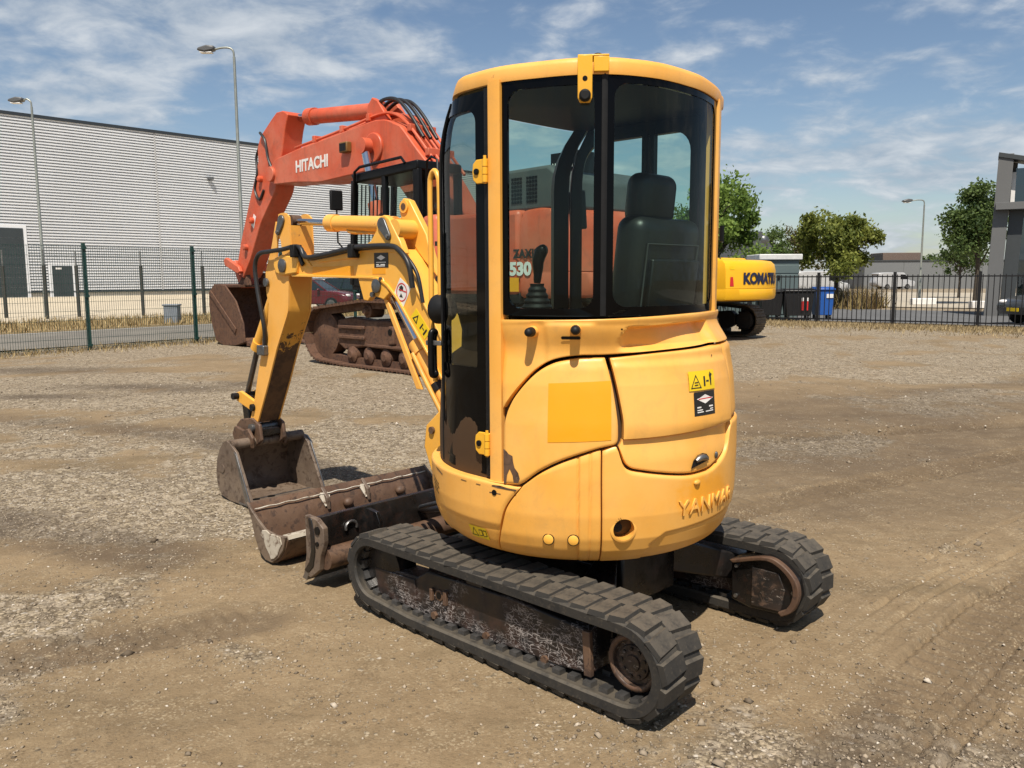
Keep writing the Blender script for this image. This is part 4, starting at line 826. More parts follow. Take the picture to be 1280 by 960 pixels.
# hinges
for z in (1.952, .905):
    c = cabp(94.6, z, .018); t = math.radians(94.6); e1 = np.array([-math.sin(t), math.cos(t), 0]); n_ = np.array([math.cos(t), math.sin(t), 0])
    hg = obj('door_hinge', MB().prism([(p[0], p[1]) for p in [(-.01, -.045), (-.01, .045), (.045, .045), (.062, .03), (.066, 0), (.062, -.03), (.045, -.045)]], -.004, .004), YBR, EX, bev=.003)
    hg.matrix_local = Matrix(((-e1[0], n_[0], 0, c[0]), (-e1[1], n_[1], 0, c[1]), (0, 0, 1, c[2]), (0, 0, 0, 1)))
    for k in range(3): obj('hinge_knuckle', MB().cyl((-.005, .012, -.042 + k * .029), (-.005, .012, -.016 + k * .029), .011, n=12), YBR, hg, sm=40)
    obj('hinge_bolt', MB().lathe([(.012, .003), (.012, .010), (.006, .012)], (.042, 0, 0), 'y', 12), BLK, hg); obj('hinge_pin', MB().cyl((-.005, .012, -.048), (-.005, .012, .056), .006, n=10), YBR, hg, sm=40)
    for p in (hg,): p.location = p.location
# door handle
c = np.array((.355, .552, 1.235)); b = MB(); b.tube([c + np.array(p) for p in cat([(.0, .03, .09), (0, .055, .085), (0, .058, 0), (0, .055, -.085), (0, .03, -.09), (0.012, .028, -.06), (.012, .028, .06)], 5, True)], .013, 8, True); obj('door_handle', b, BLK, EX, sm=60); obj('handle_latch', MB().bar(c + np.array((-.05, .04, .045)), c + np.array((.03, .055, .045)), .012, .02), STEEL, EX, bev=.002)
# grab rail
b = MB().tube(cat([(.445, .505, 1.10), (.445, .52, 1.30), (.445, .52, 1.70), (.445, .52, 1.93), (.435, .522, 1.985), (.410, .525, 2.005), (.385, .53, 1.985), (.375, .53, 1.93), (.375, .53, 1.70), (.375, .53, 1.45), (.375, .50, 1.40)], 5), .0115, 10); obj('grab_rail', b, YELB, EX, sm=60)
b = MB().tube(cat([(.41, .50, 1.95), (.405, .505, 1.80), (.40, .50, 1.55), (.40, .49, 1.42)], 5), .008, 8)
for z in (1.86, 1.7, 1.55): b.box(.385, .425, .495, .515, z - .01, z + .01)
obj('wiring_loom', b, RUBB, EX, sm=50)
c = np.array((.36, .53, 1.42)); obj('side_lamp', MB().lathe([(.02, -.05), (.05, -.035), (.062, 0), (.064, .03), (.055, .04)], c, 'x', 24), BLKM, EX, sm=40)
# roof bracket with rubber stop
c = cabp(128.8, 2.284, .020); t = math.radians(128.8); e1 = np.array([-math.sin(t), math.cos(t), 0]); n_ = np.array([math.cos(t), math.sin(t), 0]); MX = Matrix(((-e1[0] * -1, n_[0], 0, c[0]), (-e1[1] * -1, n_[1], 0, c[1]), (0, 0, 1, c[2]), (0, 0, 0, 1)))
br = obj('roof_bracket', MB().prism([(-.026, .046), (.026, .046), (.026, -.10), (.018, -.118), (-.018, -.118), (-.026, -.10)], -.005, .006), YBR, EX, bev=.003); br.matrix_local = MX
obj('bracket_top', MB().box(-.026, .085, -.06, .004, .040, .0475).box(.03, .085, -.012, .003, -.012, .042), YBR, br, bev=.003); obj('rubber_stop', MB().lathe([(.021, .006), (.021, .022), (.014, .028)], (0, 0, -.095), 'y', 18), BLKM, br, sm=40); obj('bracket_hole', MB().lathe([(.009, .005), (.009, .0072)], (0, 0, -.035), 'y', 14), BLK, br); obj('rubber_stop', MB().sphere((.045, -.02, .047), .018, .018, .009, 12, 8), BLKM, br, sm=60)
# right wall with window opening (seen through the cab)
frame_ring('right_window_frame', (228, 315, .95, 2.262), (232, 309, 1.36, 2.20), .09, -.004, .04, BLK, EX); obj('right_window', MB().grid(cgrid(229, 314, 1.0, 2.25, -.02, 30, 6)), GLS, EX, sm=60)
obj('sliding_window_bar', MB().box(-.10, -.075, -.395, -.365, 1.36, 2.22).box(-.065, -.04, -.385, -.355, 1.36, 2.22), BLK, EX)
b = MB(); T, Z = np.meshgrid(np.linspace(226, 316, 30), [.52, .96]); b.grid(cabp(T, Z, -.004)); obj('right_lower_wall', b, BLK, EX)
# interior
obj('cab_floor', MB().prism([tuple(p[:2]) for p in cabp(np.linspace(0, 360, 49)[:-1], 1.0, -.04)], .74, .77, 'z'), BLKM, EX)
b = MB(); T, Z = np.meshgrid(np.linspace(101, 226, 50), [1.0, 1.25, 1.385, 1.409]); P = cabp(T, Z, -.12); P[3] = cabp(T[3], Z[3], -.004); b.grid(P); obj('rear_inner_wall', b, BLKM, EX, sm=60)
b = MB()
def soft(name, x0, x1, y0, y1, z0, z1, mat, bev, par=EX, tilt=0):
    o = obj(name, MB().box(-(x1 - x0) / 2, (x1 - x0) / 2, -(y1 - y0) / 2, (y1 - y0) / 2, -(z1 - z0) / 2, (z1 - z0) / 2), mat, par)
    md = o.modifiers.new('bevel', 'BEVEL'); md.width = bev; md.segments = 5; o.data.polygons.foreach_set('use_smooth', [True] * 6)
    o.location = ((x0 + x1) / 2, (y0 + y1) / 2, (z0 + z1) / 2); o.rotation_euler = (0, tilt, 0); return o
SEATM = flat('black_seat_vinyl', (.011, .012, .012), .42, var=.3, scale=40, bmp=.15)
soft('seat_base', -.32, .18, -.30, .18, .98, 1.20, SEATM, .05); soft('seat_cushion', -.30, .2, -.29, .17, 1.18, 1.30, SEATM, .05)
sb = soft('seat_backrest', -.385, -.235, -.295, .165, 1.27, 1.80, SEATM, .055, tilt=rad(-7)); hr_ = soft('headrest', -.355, -.235, -.185, .07, 1.765, 1.98, SEATM, .05, tilt=rad(-6))
obj('seat_pocket', MB().box(-.095, -.072, -.19, .16, -.16, .10).box(-.098, -.07, -.19, .16, -.165, -.15), SEATM, sb, bev=.006)
b = MB(); b.tube([(-.079, -.19, -.14), (-.079, -.19, .16), (-.079, .19, .16), (-.079, .19, -.14)], .004, 6); obj('seat_piping', b, flat('grey_piping', (.05, .052, .05), .5), sb, sm=60)
obj('belt_strap', MB().bar((-.40, -.345, 1.30), (-.41, -.35, 1.62), .004, .03).bar((-.405, -.36, 1.30), (-.42, -.365, 1.55), .012, .012), flat('cream_strap', (.5, .46, .36), .6), EX)
# left console + joystick
co = obj('left_console', MB().prism([(-.28, 1.22), (.14, 1.22), (.19, 1.36), (.14, 1.43), (-.23, 1.40)], .24, .42), BLKM, EX, bev=.02)
obj('switch_panel', MB().prism([(.155, 1.375), (.23, 1.36), (.245, 1.40), (.17, 1.425)], .30, .43), flat('pale_teal_plastic', (.30, .42, .38), .4), co, bev=.004)
obj('lock_knob', MB().sphere((.12, .44, 1.47), .02, .02, .02, 12, 8).cyl((.12, .42, 1.40), (.12, .44, 1.46), .006), flat('dark_red_plastic', (.12, .012, .015), .3), co, sm=60)
b = MB(); prof = []
for i in range(10): prof.append((.062 - i * .0042 + (.006 if i % 2 else 0), .012 * i))
b.lathe(prof, (.0, .33, 1.42), 'z', 18); obj('joystick_boot', b, BLKM, co, sm=30)
b = MB().tube(cat([(.0, .33, 1.53), (-.005, .33, 1.58), (-.01, .335, 1.62), (-.025, .33, 1.66), (-.045, .325, 1.665)], 4), [.014, .016, .017, .018, .02, .022, .023, .024, .025, .026, .026, .027, .027, .026, .024, .022, .018], 10); obj('joystick', b, BLK, co, sm=60)
soft('right_console', -.2, .25, -.40, -.34, 1.15, 1.42, BLKM, .02); obj('right_joystick', MB().cyl((.1, -.37, 1.42), (.1, -.365, 1.54), .012).sphere((.1, -.365, 1.57), .02, .02, .04, 10, 8), BLK, EX, sm=60)
b = MB().tube(cat([(.28, .28, 1.95), (.35, .22, 1.75), (.40, .12, 1.50), (.42, .05, 1.30)], 4), .008, 6); obj('front_wiper', b, BLK, EX, sm=60)
for y in (.12, -.02): obj('travel_lever', MB().tube([(.33, y, .80), (.34, y, 1.05), (.27, y, 1.18)], .011, 8).sphere((.27, y, 1.20), .02, .02, .03, 10, 6), BLK, EX, sm=60)
# rear quarter lining inside (dark) behind the door pillar
obj('mirror', MB().prism([(.43, 1.80), (.44, 1.98), (.40, 2.0), (.385, 1.80)], -.50, -.40), BLKM, EX, bev=.01)

# ---- boom (near face y=-.09, far -.27)
Y0, Y1 = -.27, -.09
btop = [(2.66, 1.69), (2.56, 1.715), (2.48, 1.706), (2.27, 1.706), (1.77, 1.723), (1.442, 1.714), (1.38, 1.668), (1.30, 1.557), (1.222, 1.447), (1.125, 1.327), (1.012, 1.171), (.83, .935), (.74, .80)]
bbot = [(2.63, 1.585), (2.50, 1.575), (1.817, 1.562), (1.624, 1.558), (1.535, 1.53), (1.437, 1.45), (1.362, 1.364), (1.241, 1.225), (1.086, 1.044), (.924, .853), (.84, .72)]
bt, bb_ = resample(btop, 60), resample(bbot, 60)
BOOM = obj('boom', MB().prism([tuple(p) for p in bt] + [tuple(p) for p in bb_[::-1]], Y0, Y1), YELB, EX, sm=30, bev=.006)
# top and bottom plates stand proud of the side plates
def strip(name, pts, y0, y1, th, mat, par):
    P = resample(pts, 40); T = np.gradient(P, axis=0); T /= np.linalg.norm(T, axis=1)[:, None]; N = np.stack([-T[:, 1], T[:, 0]], 1); poly = [tuple(p) for p in P + N * th / 2] + [tuple(p) for p in (P - N * th / 2)[::-1]]
    return obj(name, MB().prism(poly, y0, y1), mat, par, sm=30, bev=.002)
strip('bottom_flange', bbot[1:], Y0 - .012, Y1 + .012, .014, YELB, BOOM); strip('top_flange', btop[5:], Y0 - .012, Y1 + .012, .012, YELB, BOOM)
obj('boom_stiffener', MB().prism([(2.30, 1.70), (2.2, 1.655), (1.80, 1.675), (1.76, 1.715)], Y1 - .004, Y1 + .008), YELB, BOOM, bev=.004)
obj('boom_stiffener', MB().prism([(2.47, 1.69), (2.37, 1.665), (2.27, 1.63), (2.34, 1.695)], Y1 - .004, Y1 + .006), YELB, BOOM, bev=.004)
o = obj('unfaded_patch', MB().box(1.84, 2.27, Y1, Y1 + .0015, 1.572, 1.628).box(1.535, 1.655, Y1, Y1 + .0015, 1.578, 1.612), ORA, BOOM)
o = obj('fork_tip', MB().prism([(2.70, 1.64), (2.685, 1.69), (2.60, 1.712), (2.40, 1.69), (2.43, 1.59), (2.60, 1.575), (2.67, 1.59)], Y1 - .01, Y1 + .022).prism([(2.70, 1.64), (2.685, 1.69), (2.60, 1.712), (2.40, 1.69), (2.43, 1.59), (2.60, 1.575), (2.67, 1.59)], Y0 - .022, Y0 + .01), YELB, BOOM, bev=.008)
def pin(name, x, z, y0, y1, r, mat=None, par=None, head=True):
    b = MB().cyl((x, y0, z), (x, y1, z), r * .62, n=18)
    if head: b.lathe([(r, 0), (r, .010), (r * .85, .014)], (x, y1, z), 'y', 22)
    return obj(name, b, mat or GREYP, par, sm=35)
def flagpin(name, x, z, x2, z2, y, r, par):
    d = Vector((x2 - x, z2 - z)); L = d.length; d.normalize(); nrm = Vector((-d.y, d.x)); pts = []
    for i in range(9): t = math.pi / 2 + math.pi * i / 8; pts.append((x + d.x * r * math.cos(t) + nrm.x * r * math.sin(t), z + d.y * r * math.cos(t) + nrm.y * r * math.sin(t)))
    for i in range(9): t = -math.pi / 2 + math.pi * i / 8; pts.append((x2 + d.x * r * .62 * math.cos(t) + nrm.x * r * .62 * math.sin(t), z2 + d.y * r * .62 * math.cos(t) + nrm.y * r * .62 * math.sin(t)))
    o = obj(name, MB().prism(pts, y, y + .014), GREYP, par, bev=.003); obj('pin_bolt', MB().cyl((x2, y + .012, z2), (x2, y + .022, z2), .011, n=6), STEEL, o); return o
pin('boom_arm_pin', 2.583, 1.640, Y0, Y1 + .022, .045, par=BOOM)
# arm-cylinder ears
obj('cylinder_ear', MB().prism([(1.60, 1.87), (1.575, 1.905), (1.53, 1.912), (1.49, 1.89), (1.395, 1.76), (1.36, 1.69), (1.82, 1.715), (1.66, 1.77), (1.605, 1.83)], Y1 - .04, Y1 + .004), YELB, BOOM, bev=.006)
obj('cylinder_ear', MB().prism([(1.60, 1.87), (1.575, 1.905), (1.53, 1.912), (1.49, 1.89), (1.395, 1.76), (1.36, 1.69), (1.82, 1.715), (1.66, 1.77), (1.605, 1.83)], Y0, Y0 + .04), YELB, BOOM, bev=.006)
obj('lifting_ear', MB().prism([(1.56, 1.99), (1.525, 2.015), (1.475, 2.0), (1.33, 1.80), (1.30, 1.70), (1.24, 1.56), (1.36, 1.66), (1.50, 1.80), (1.56, 1.93)], Y0 + .0, Y0 + .045), YELB, BOOM, bev=.006); obj('ear_boss', MB().cyl((1.515, Y0 - .01, 1.965), (1.515, Y0 + .055, 1.965), .036, n=18), YELB, BOOM, sm=40); obj('ear_hole', MB().cyl((1.515, Y0 - .012, 1.965), (1.515, Y0 + .058, 1.965), .02, n=16), RUST, BOOM)
obj('cylinder_tube', MB().cyl((1.45, Y0, 1.83), (1.45, Y1, 1.83), .055, n=22), YELB, BOOM, sm=40)
flagpin('cylinder_pin', 1.545, 1.862, 1.49, 1.79, Y1 + .004, .036, BOOM)
# stickers on boom
o = obj('dealer_sticker', MB().box(1.505, 1.635, Y1 + .0005, Y1 + .002, 1.615, 1.70), STK, BOOM); o['label'] = 'black dealer sticker with white emblem on the boom'
yy = Y1 + .003
def bpoly(nm, pts, mat, par, y=yy): return obj(nm, MB().add([(p[0], y, p[1]) for p in pts], [tuple(range(len(pts)))]), mat, par)
bpoly('emblem_wings', [(1.61, 1.672), (1.57, 1.688), (1.53, 1.672), (1.57, 1.657)], STW, o)
for z, a, c in ((1.643, 1.525, 1.615), (1.63, 1.535, 1.575), (1.622, 1.535, 1.615), (1.63, 1.59, 1.615)): bpoly('address_line', [(c, z), (a, z + .0005), (a, z + .005), (c, z + .0045)], STW, o)
def rot(pts, c, a): return [(c[0] + (p[0] * math.cos(a) - p[1] * math.sin(a)), c[1] + (p[0] * math.sin(a) + p[1] * math.cos(a))) for p in pts]
cS = (1.39, 1.475); A_ = rad(-33)
o = obj('prohibition_sticker', MB().prism(rot([(-.055, -.062), (.055, -.062), (.055, .062), (-.055, .062)], cS, A_ * -1 + rad(0)), Y1, Y1 + .0018), STW, BOOM); o['label'] = 'white sticker with red crossed circle'
ringp = [(math.cos(t), math.sin(t)) for t in np.linspace(0, 2 * math.pi, 29)]
b = MB(); b.grid([[(cS[0] + .047 * p[0], yy, cS[1] + .053 * p[1]) for p in ringp], [(cS[0] + .041 * p[0], yy, cS[1] + .046 * p[1]) for p in ringp]]); obj('red_circle', b, STR, o)
bpoly('crossed_bar', [(cS[0] - .04, cS[1] - .002), (cS[0] + .025, cS[1] + .014), (cS[0] + .025, cS[1] + .020), (cS[0] - .04, cS[1] + .005)], STR, o, yy + .0005)
bpoly('person_pictogram', [(cS[0] - .012, cS[1] + .010), (cS[0] + .018, cS[1] + .006), (cS[0] + .02, cS[1] + .03), (cS[0], cS[1] + .04), (cS[0] - .016, cS[1] + .028)], STK, o, yy); bpoly('bucket_pictogram', [(cS[0] - .01, cS[1] - .03), (cS[0] + .02, cS[1] - .026), (cS[0] + .005, cS[1] - .005)], STK, o, yy)
cS = (1.235, 1.30); A2 = rad(47)
o = obj('warning_sticker', MB().prism(rot([(-.085, -.035), (.085, -.035), (.085, .035), (-.085, .035)], cS, A2), Y1, Y1 + .0018), STY, BOOM)
tp = [(.07, -.025), (.02, -.025), (.045, .025)]; ti = [(.059, -.018), (.031, -.018), (.045, .010)]
b = MB(); q = rot(tp + ti, cS, A2); b.add([(p[0], yy, p[1]) for p in q], [(0, 1, 4, 3), (1, 2, 5, 4), (2, 0, 3, 5)]); obj('warning_triangle', b, STK, o)
for r_ in ([(-.01, -.02), (-.02, -.02), (-.02, .018), (-.01, .018)], [(-.025, -.003), (-.045, -.003), (-.045, .003), (-.025, .003)], [(-.052, -.022), (-.064, -.022), (-.064, .02), (-.052, .02)]): bpoly('pictogram', rot(r_, cS, A2), STK, o)
# hose along the boom and over to the arm
b = MB().tube(cat([(1.26, -.06, 1.50), (1.28, -.05, 1.63), (1.36, -.055, 1.705), (1.46, -.06, 1.735), (1.77, -.06, 1.735), (2.10, -.06, 1.70), (2.30, -.06, 1.69), (2.36, -.065, 1.745), (2.44, -.07, 1.76), (2.56, -.06, 1.745), (2.70, -.05, 1.735), (2.84, -.05, 1.72), (2.90, -.05, 1.64), (2.885, -.05, 1.50), (2.85, -.05, 1.36), (2.83, -.06, 1.22), (2.86, -.08, 1.10)], 6), .0155, 8); obj('hydraulic_hose', b, RUBB, BOOM, sm=60)
b = MB().tube(cat([(1.20, -.08, 1.42), (1.24, -.075, 1.58), (1.35, -.075, 1.69), (1.46, -.085, 1.728), (1.77, -.085, 1.725), (2.10, -.085, 1.69), (2.30, -.085, 1.68), (2.38, -.09, 1.73), (2.5, -.09, 1.72)], 6), .011, 8); obj('hydraulic_hose', b, RUBB, BOOM, sm=60)
for x, z in ((1.80, 1.725), (2.42, 1.74)): obj('hose_clamp', MB().box(x - .025, x + .025, Y1 - .01, -.035, z - .05, z + .03), BLKM, BOOM, bev=.006)
b = MB().bar((2.44, Y1 + .012, 1.76), (2.36, Y1 + .012, 1.64), .014, .03); obj('hose_bracket', b, BLKM, BOOM, bev=.003)
# arm cylinder
AC = obj('arm_cylinder', MB().cyl((1.545, -.18, 1.862), (2.17, -.18, 1.90), .048, n=24).cyl((2.12, -.18, 1.897), (2.20, -.18, 1.902), .054, n=24), YELC, EX, sm=35); obj('cylinder_rod', MB().cyl((2.18, -.18, 1.902), (2.60, -.18, 1.93), .021, n=18), CHRO, AC, sm=40); obj('rod_eye', MB().cyl((2.60, -.215, 1.932), (2.60, -.145, 1.932), .042, n=20), RUST, AC, sm=40)
obj('cylinder_pipe', MB().tube(cat([(1.55, -.18, 1.81), (1.75, -.17, 1.825), (1.95, -.16, 1.835), (1.98, -.16, 1.86)], 4), .012, 8), YELW, AC, sm=60)
# boom cylinder, rod up to the bracket under the boom
obj('rod_bracket', MB().prism([(1.80, 1.57), (1.56, 1.56), (1.50, 1.47), (1.55, 1.43), (1.66, 1.455), (1.70, 1.42), (1.745, 1.425)], Y1 - .035, Y1 + .004).prism([(1.80, 1.57), (1.56, 1.56), (1.50, 1.47), (1.55, 1.43), (1.66, 1.455), (1.70, 1.42), (1.745, 1.425)], Y0, Y0 + .035), YELB, BOOM, bev=.006)
pin('rod_pin', 1.610, 1.510, Y0, Y1 + .006, .040, par=BOOM); obj('pin_bolt', MB().cyl((1.645, Y1 + .004, 1.46), (1.645, Y1 + .022, 1.46), .016, n=6), GREYP, BOOM); obj('pin_bolt', MB().cyl((1.57, Y1 + .004, 1.55), (1.57, Y1 + .016, 1.55), .012, n=6), GREYP, BOOM)
BC = obj('boom_cylinder', MB().cyl((1.335, -.17, 1.18), (1.00, -.17, .74), .056, n=24).cyl((1.345, -.17, 1.193), (1.30, -.17, 1.135), .064, n=24), YELC, EX, sm=35); obj('cylinder_rod', MB().cyl((1.335, -.17, 1.18), (1.595, -.17, 1.50), .026, n=18), CHRO, BC, sm=40)
obj('cylinder_guard', MB().prism([(1.56, 1.46), (1.60, 1.47), (1.30, .93), (1.255, .93)], -.125, -.105), YELC, BC, bev=.003); obj('cylinder_pipe', MB().tube(cat([(1.33, -.11, 1.13), (1.20, -.10, .97), (1.07, -.10, .80)], 4), .014, 8), YELW, BC, sm=60)
obj('cylinder_band', MB().cyl((1.175, -.17, .965), (1.145, -.17, .926), .062, n=24), BLKM, BC, sm=40)
# swing bracket
SB = obj('swing_bracket', MB().prism([(.66, .36), (.66, .72), (.72, .80), (.80, .86), (.90, .83), (.98, .76), (1.05, .72), (1.05, .62), (.95, .55), (.86, .36)], -.30, -.06), YELB, EX, bev=.015); obj('bracket_tab', MB().prism([(1.18, .74), (1.06, .84), (.98, .76), (1.02, .60), (1.14, .48), (1.20, .62)], -.10, -.07), YELB, SB, bev=.006); obj('bracket_pin', MB().cyl((1.125, -.12, .72), (1.125, -.055, .72), .02, n=14), RUST, SB, sm=40)
obj('swing_post', MB().cyl((.62, -.18, .34), (.62, -.18, .80), .085, n=24), OILY, EX, sm=40); obj('king_post_lug', MB().prism([(.35, -.36), (.58, -.30), (.70, -.22), (.70, -.14), (.58, -.06), (.35, .02)], .42, .50, 'z').prism([(.35, -.36), (.58, -.30), (.70, -.22), (.70, -.14), (.58, -.06), (.35, .02)], .66, .74, 'z'), YELB, EX, bev=.01)
# ---- arm
aR = [(2.65, 1.975), (2.60, 1.985), (2.56, 1.98), (2.52, 1.95), (2.515, 1.73), (2.545, 1.60), (2.56, 1.48), (2.575, 1.335), (2.731, 1.088), (2.863, .831), (3.024, .542)]
aL = [(2.685, 1.93), (2.745, 1.77), (2.835, 1.60), (2.838, 1.465), (2.812, 1.384), (2.833, 1.247), (2.957, .981), (3.055, .70), (3.13, .53)]
ar, al = resample(aR, 50), resample(aL, 50)
ai = int(np.argmin(np.abs(ar[:, 1] - 1.60))); aj = int(np.argmin(np.abs(al[:, 1] - 1.60)))
ARM = obj('arm', MB().prism([tuple(p) for p in ar[ai:]] + [tuple(p) for p in al[aj:][::-1]], Y0 + .012, Y1 - .012), ARMW, EX, sm=30, bev=.004)
obj('arm_web', MB().prism([(2.515, 1.62), (2.513, 1.73), (2.52, 1.90), (2.535, 1.90), (2.53, 1.73), (2.545, 1.62)], Y0 + .012, Y1 - .012), YELW, ARM)
hl_ = [(2.655, 1.84), (2.675, 1.80), (2.69, 1.70), (2.685, 1.64), (2.66, 1.605)]; hr2 = [(2.655, 1.84), (2.63, 1.80), (2.617, 1.70), (2.635, 1.63), (2.66, 1.605)]
for ya, yb in ((Y1 - .012, Y1), (Y0, Y0 + .012)):
    b = MB().prism([tuple(p) for p in ar[ai:]] + [tuple(p) for p in al[aj:][::-1]] + [(2.66, 1.605)], ya + .0005, yb)
    b.prism([tuple(p) for p in al[:aj + 1]] + [(2.66, 1.605)] + hl_[::-1][1:], ya + .0005, yb)
    b.prism([tuple(p) for p in ar[:ai + 1]] + [(2.66, 1.605)] + hr2[::-1][1:], ya + .0005, yb)
    me = b.mesh('side_plate', 30); obj('side_plate', me, YELC, ARM)
flagpin('arm_pin', 2.605, 1.935, 2.65, 1.86, Y1, .034, ARM); pin('bucket_cylinder_pin', 2.81, 1.53, Y0, Y1 + .01, .03, par=ARM)
BCY = obj('bucket_cylinder', MB().cyl((2.82, -.18, 1.52), (3.13, -.18, 1.07), .043, n=22).cyl((3.10, -.18, 1.11), (3.14, -.18, 1.055), .05, n=22), YELB, EX, sm=35); obj('cylinder_rod', MB().cyl((3.13, -.18, 1.07), (3.30, -.18, .73), .02, n=16), flat('dirty_rod', (.10, .09, .085), .3, .6), BCY, sm=40)
obj('hose_fitting', MB().box(2.84, 2.93, -.13, -.05, 1.03, 1.10).cyl((2.87, -.09, 1.08), (2.87, -.09, 1.15), .022).cyl((2.91, -.12, 1.02), (2.95, -.15, .99), .02), GREYP, ARM, bev=.008); b = MB().tube(cat([(2.90, -.16, 1.20), (2.99, -.14, 1.06), (3.03, -.16, .98)], 4), .013, 8); obj('hydraulic_hose', b, RUBB, ARM, sm=60)
for y in (-.245, -.115): obj('bucket_link', MB().prism([(3.36, .72), (3.27, .745), (3.05, .68), (3.03, .63), (3.09, .60), (3.33, .665)], y - .012, y + .012), YELB, EX, bev=.006)
obj('link_pin', MB().cyl((3.31, -.30, .705), (3.31, -.06, .705), .024, n=16).cyl((3.07, -.29, .645), (3.07, -.07, .645), .026, n=16), BLKM, EX, sm=35); obj('h_link', MB().bar((3.31, -.18, .70), (3.27, -.18, .42), .06, .09), OILY, EX, bev=.01)
# coupler
QC = obj('quick_coupler', MB().prism([(3.30, .50), (3.24, .545), (3.08, .57), (2.98, .53), (2.96, .42), (3.03, .37), (3.12, .41), (3.20, .36), (3.29, .40)], -.10, -.075).prism([(3.30, .50), (3.24, .545), (3.08, .57), (2.98, .53), (2.96, .42), (3.03, .37), (3.12, .41), (3.20, .36), (3.29, .40)], -.285, -.26), RUST, EX, bev=.008)
obj('coupler_body', MB().box(3.0, 3.26, -.26, -.10, .44, .50), OILY, QC, bev=.01); obj('coupler_pin', MB().cyl((3.06, -.31, .50), (3.06, -.05, .50), .03, n=16).cyl((3.25, -.31, .46), (3.25, -.05, .46), .028, n=16), GREYP, QC, sm=35)
# ---- bucket
def shell(prof, th):
    P = np.array(prof, float); T = np.gradient(P, axis=0); T /= np.linalg.norm(T, axis=1)[:, None]; N = np.stack([-T[:, 1], T[:, 0]], 1); return [tuple(p) for p in P] + [tuple(p) for p in (P + N * th)[::-1]]
bprof = [(3.06, .425), (3.13, .415), (3.20, .36), (3.245, .28), (3.268, .18), (3.255, .08), (3.20, .02), (3.08, .0), (2.95, .0), (2.78, .012)]
BK = obj('bucket', MB().prism(shell([tuple(p) for p in resample(cat(bprof, 5), 40)], -.014), -.455, .095), BUCK, EX, sm=30)
side = [(3.10, .43), (3.06, .42), (2.965, .36), (2.93, .29), (2.88, .20), (2.84, .12), (2.80, .05), (2.79, .02), (2.95, .0), (3.08, .0), (3.20, .02), (3.255, .08), (3.268, .18), (3.245, .28), (3.20, .36), (3.15, .41)]
for ya in (.095, -.475): obj('side_plate', MB().prism(side, ya, ya + .02), BUCK, BK, bev=.003)
for ya in (.117, -.486): obj('side_cutter', MB().prism([(2.985, .365), (2.955, .355), (2.875, .195), (2.79, .02), (2.84, .008), (2.91, .18)], ya, ya + .009), STEEL, BK, bev=.002)
obj('cutting_lip', MB().prism([(2.96, .016), (2.76, .008), (2.755, -.001), (2.96, .002)], -.478, .118), STEEL, BK, bev=.002); obj('torque_tube', MB().cyl((3.06, -.47, .40), (3.06, .11, .40), .036, n=20), BUCK, BK, sm=40)
for y in (-.04, -.30): obj('bucket_ear', MB().prism([(3.01, .36), (3.0, .44), (3.06, .50), (3.12, .48), (3.24, .50), (3.28, .44), (3.24, .36), (3.12, .40)], y - .012, y + .012), RUST, BK, bev=.006)
for y in (.0, -.12): obj('drain_hole', MB().lathe([(.028, .0), (.028, .002)], (2.93, y, .0155), 'z', 14), BLK, BK)
obj('side_boss', MB().lathe([(.03, 0), (.03, .006), (.015, .006)], (3.17, .115, .22), 'y', 16), BUCK, BK)
b = MB().tube([(3.06, -.47, .40), (3.04, -.50, .385), (3.01, -.52, .33)], .012, 6); obj('bucket_hook', b, STEEL, BK, sm=50)

# ================================================================== ditching bucket lying in front of the blade
DB = empty('ditching_bucket', (0.332, 3.755, 0), rad(136.77), 'wide rusty ditching bucket with white mortar end lying before the excavator blade', 'bucket')
dprof = [(1.945, .292), (1.925, .268), (1.885, .20), (1.86, .12), (1.83, .05), (1.77, .008), (1.70, .006), (1.63, .05), (1.585, .11), (1.56, .165)]
DP = [tuple(p) for p in resample(cat(dprof, 5), 40)]
sh = obj('bucket_shell', MB().prism(shell(DP, .012), -.70, .60), RUST, DB, sm=30)
for ya in (.60, -.715): obj('end_plate', MB().prism([(1.95, .30), (1.90, .262), (1.83, .215), (1.76, .178), (1.66, .168), (1.555, .175), (1.58, .10), (1.63, .045), (1.70, .0), (1.77, .002), (1.835, .045), (1.875, .12), (1.90, .2)], ya, ya + .015), BUCK, DB, bev=.003)
mp = [(1.78, .17), (1.74, .178), (1.70, .165), (1.66, .17), (1.60, .168), (1.585, .13), (1.61, .10), (1.63, .06), (1.67, .03), (1.70, .02), (1.72, .05), (1.75, .08), (1.77, .12), (1.80, .14)]
o = obj('mortar_crust', MB().prism(mp, .613, .621), PLAS, DB, bev=.003)
obj('lip_bar', MB().prism([(1.605, .172), (1.555, .178), (1.548, .150), (1.592, .142)], -.70, .60), BUCK, DB, bev=.004)
obj('mortar_smear', MB().prism([(1.607, .1735), (1.553, .180), (1.545, .160), (1.595, .160)], .42, .598).prism([(1.607, .1735), (1.553, .180), (1.545, .165), (1.595, .160)], .26, .36), PLAS, DB)
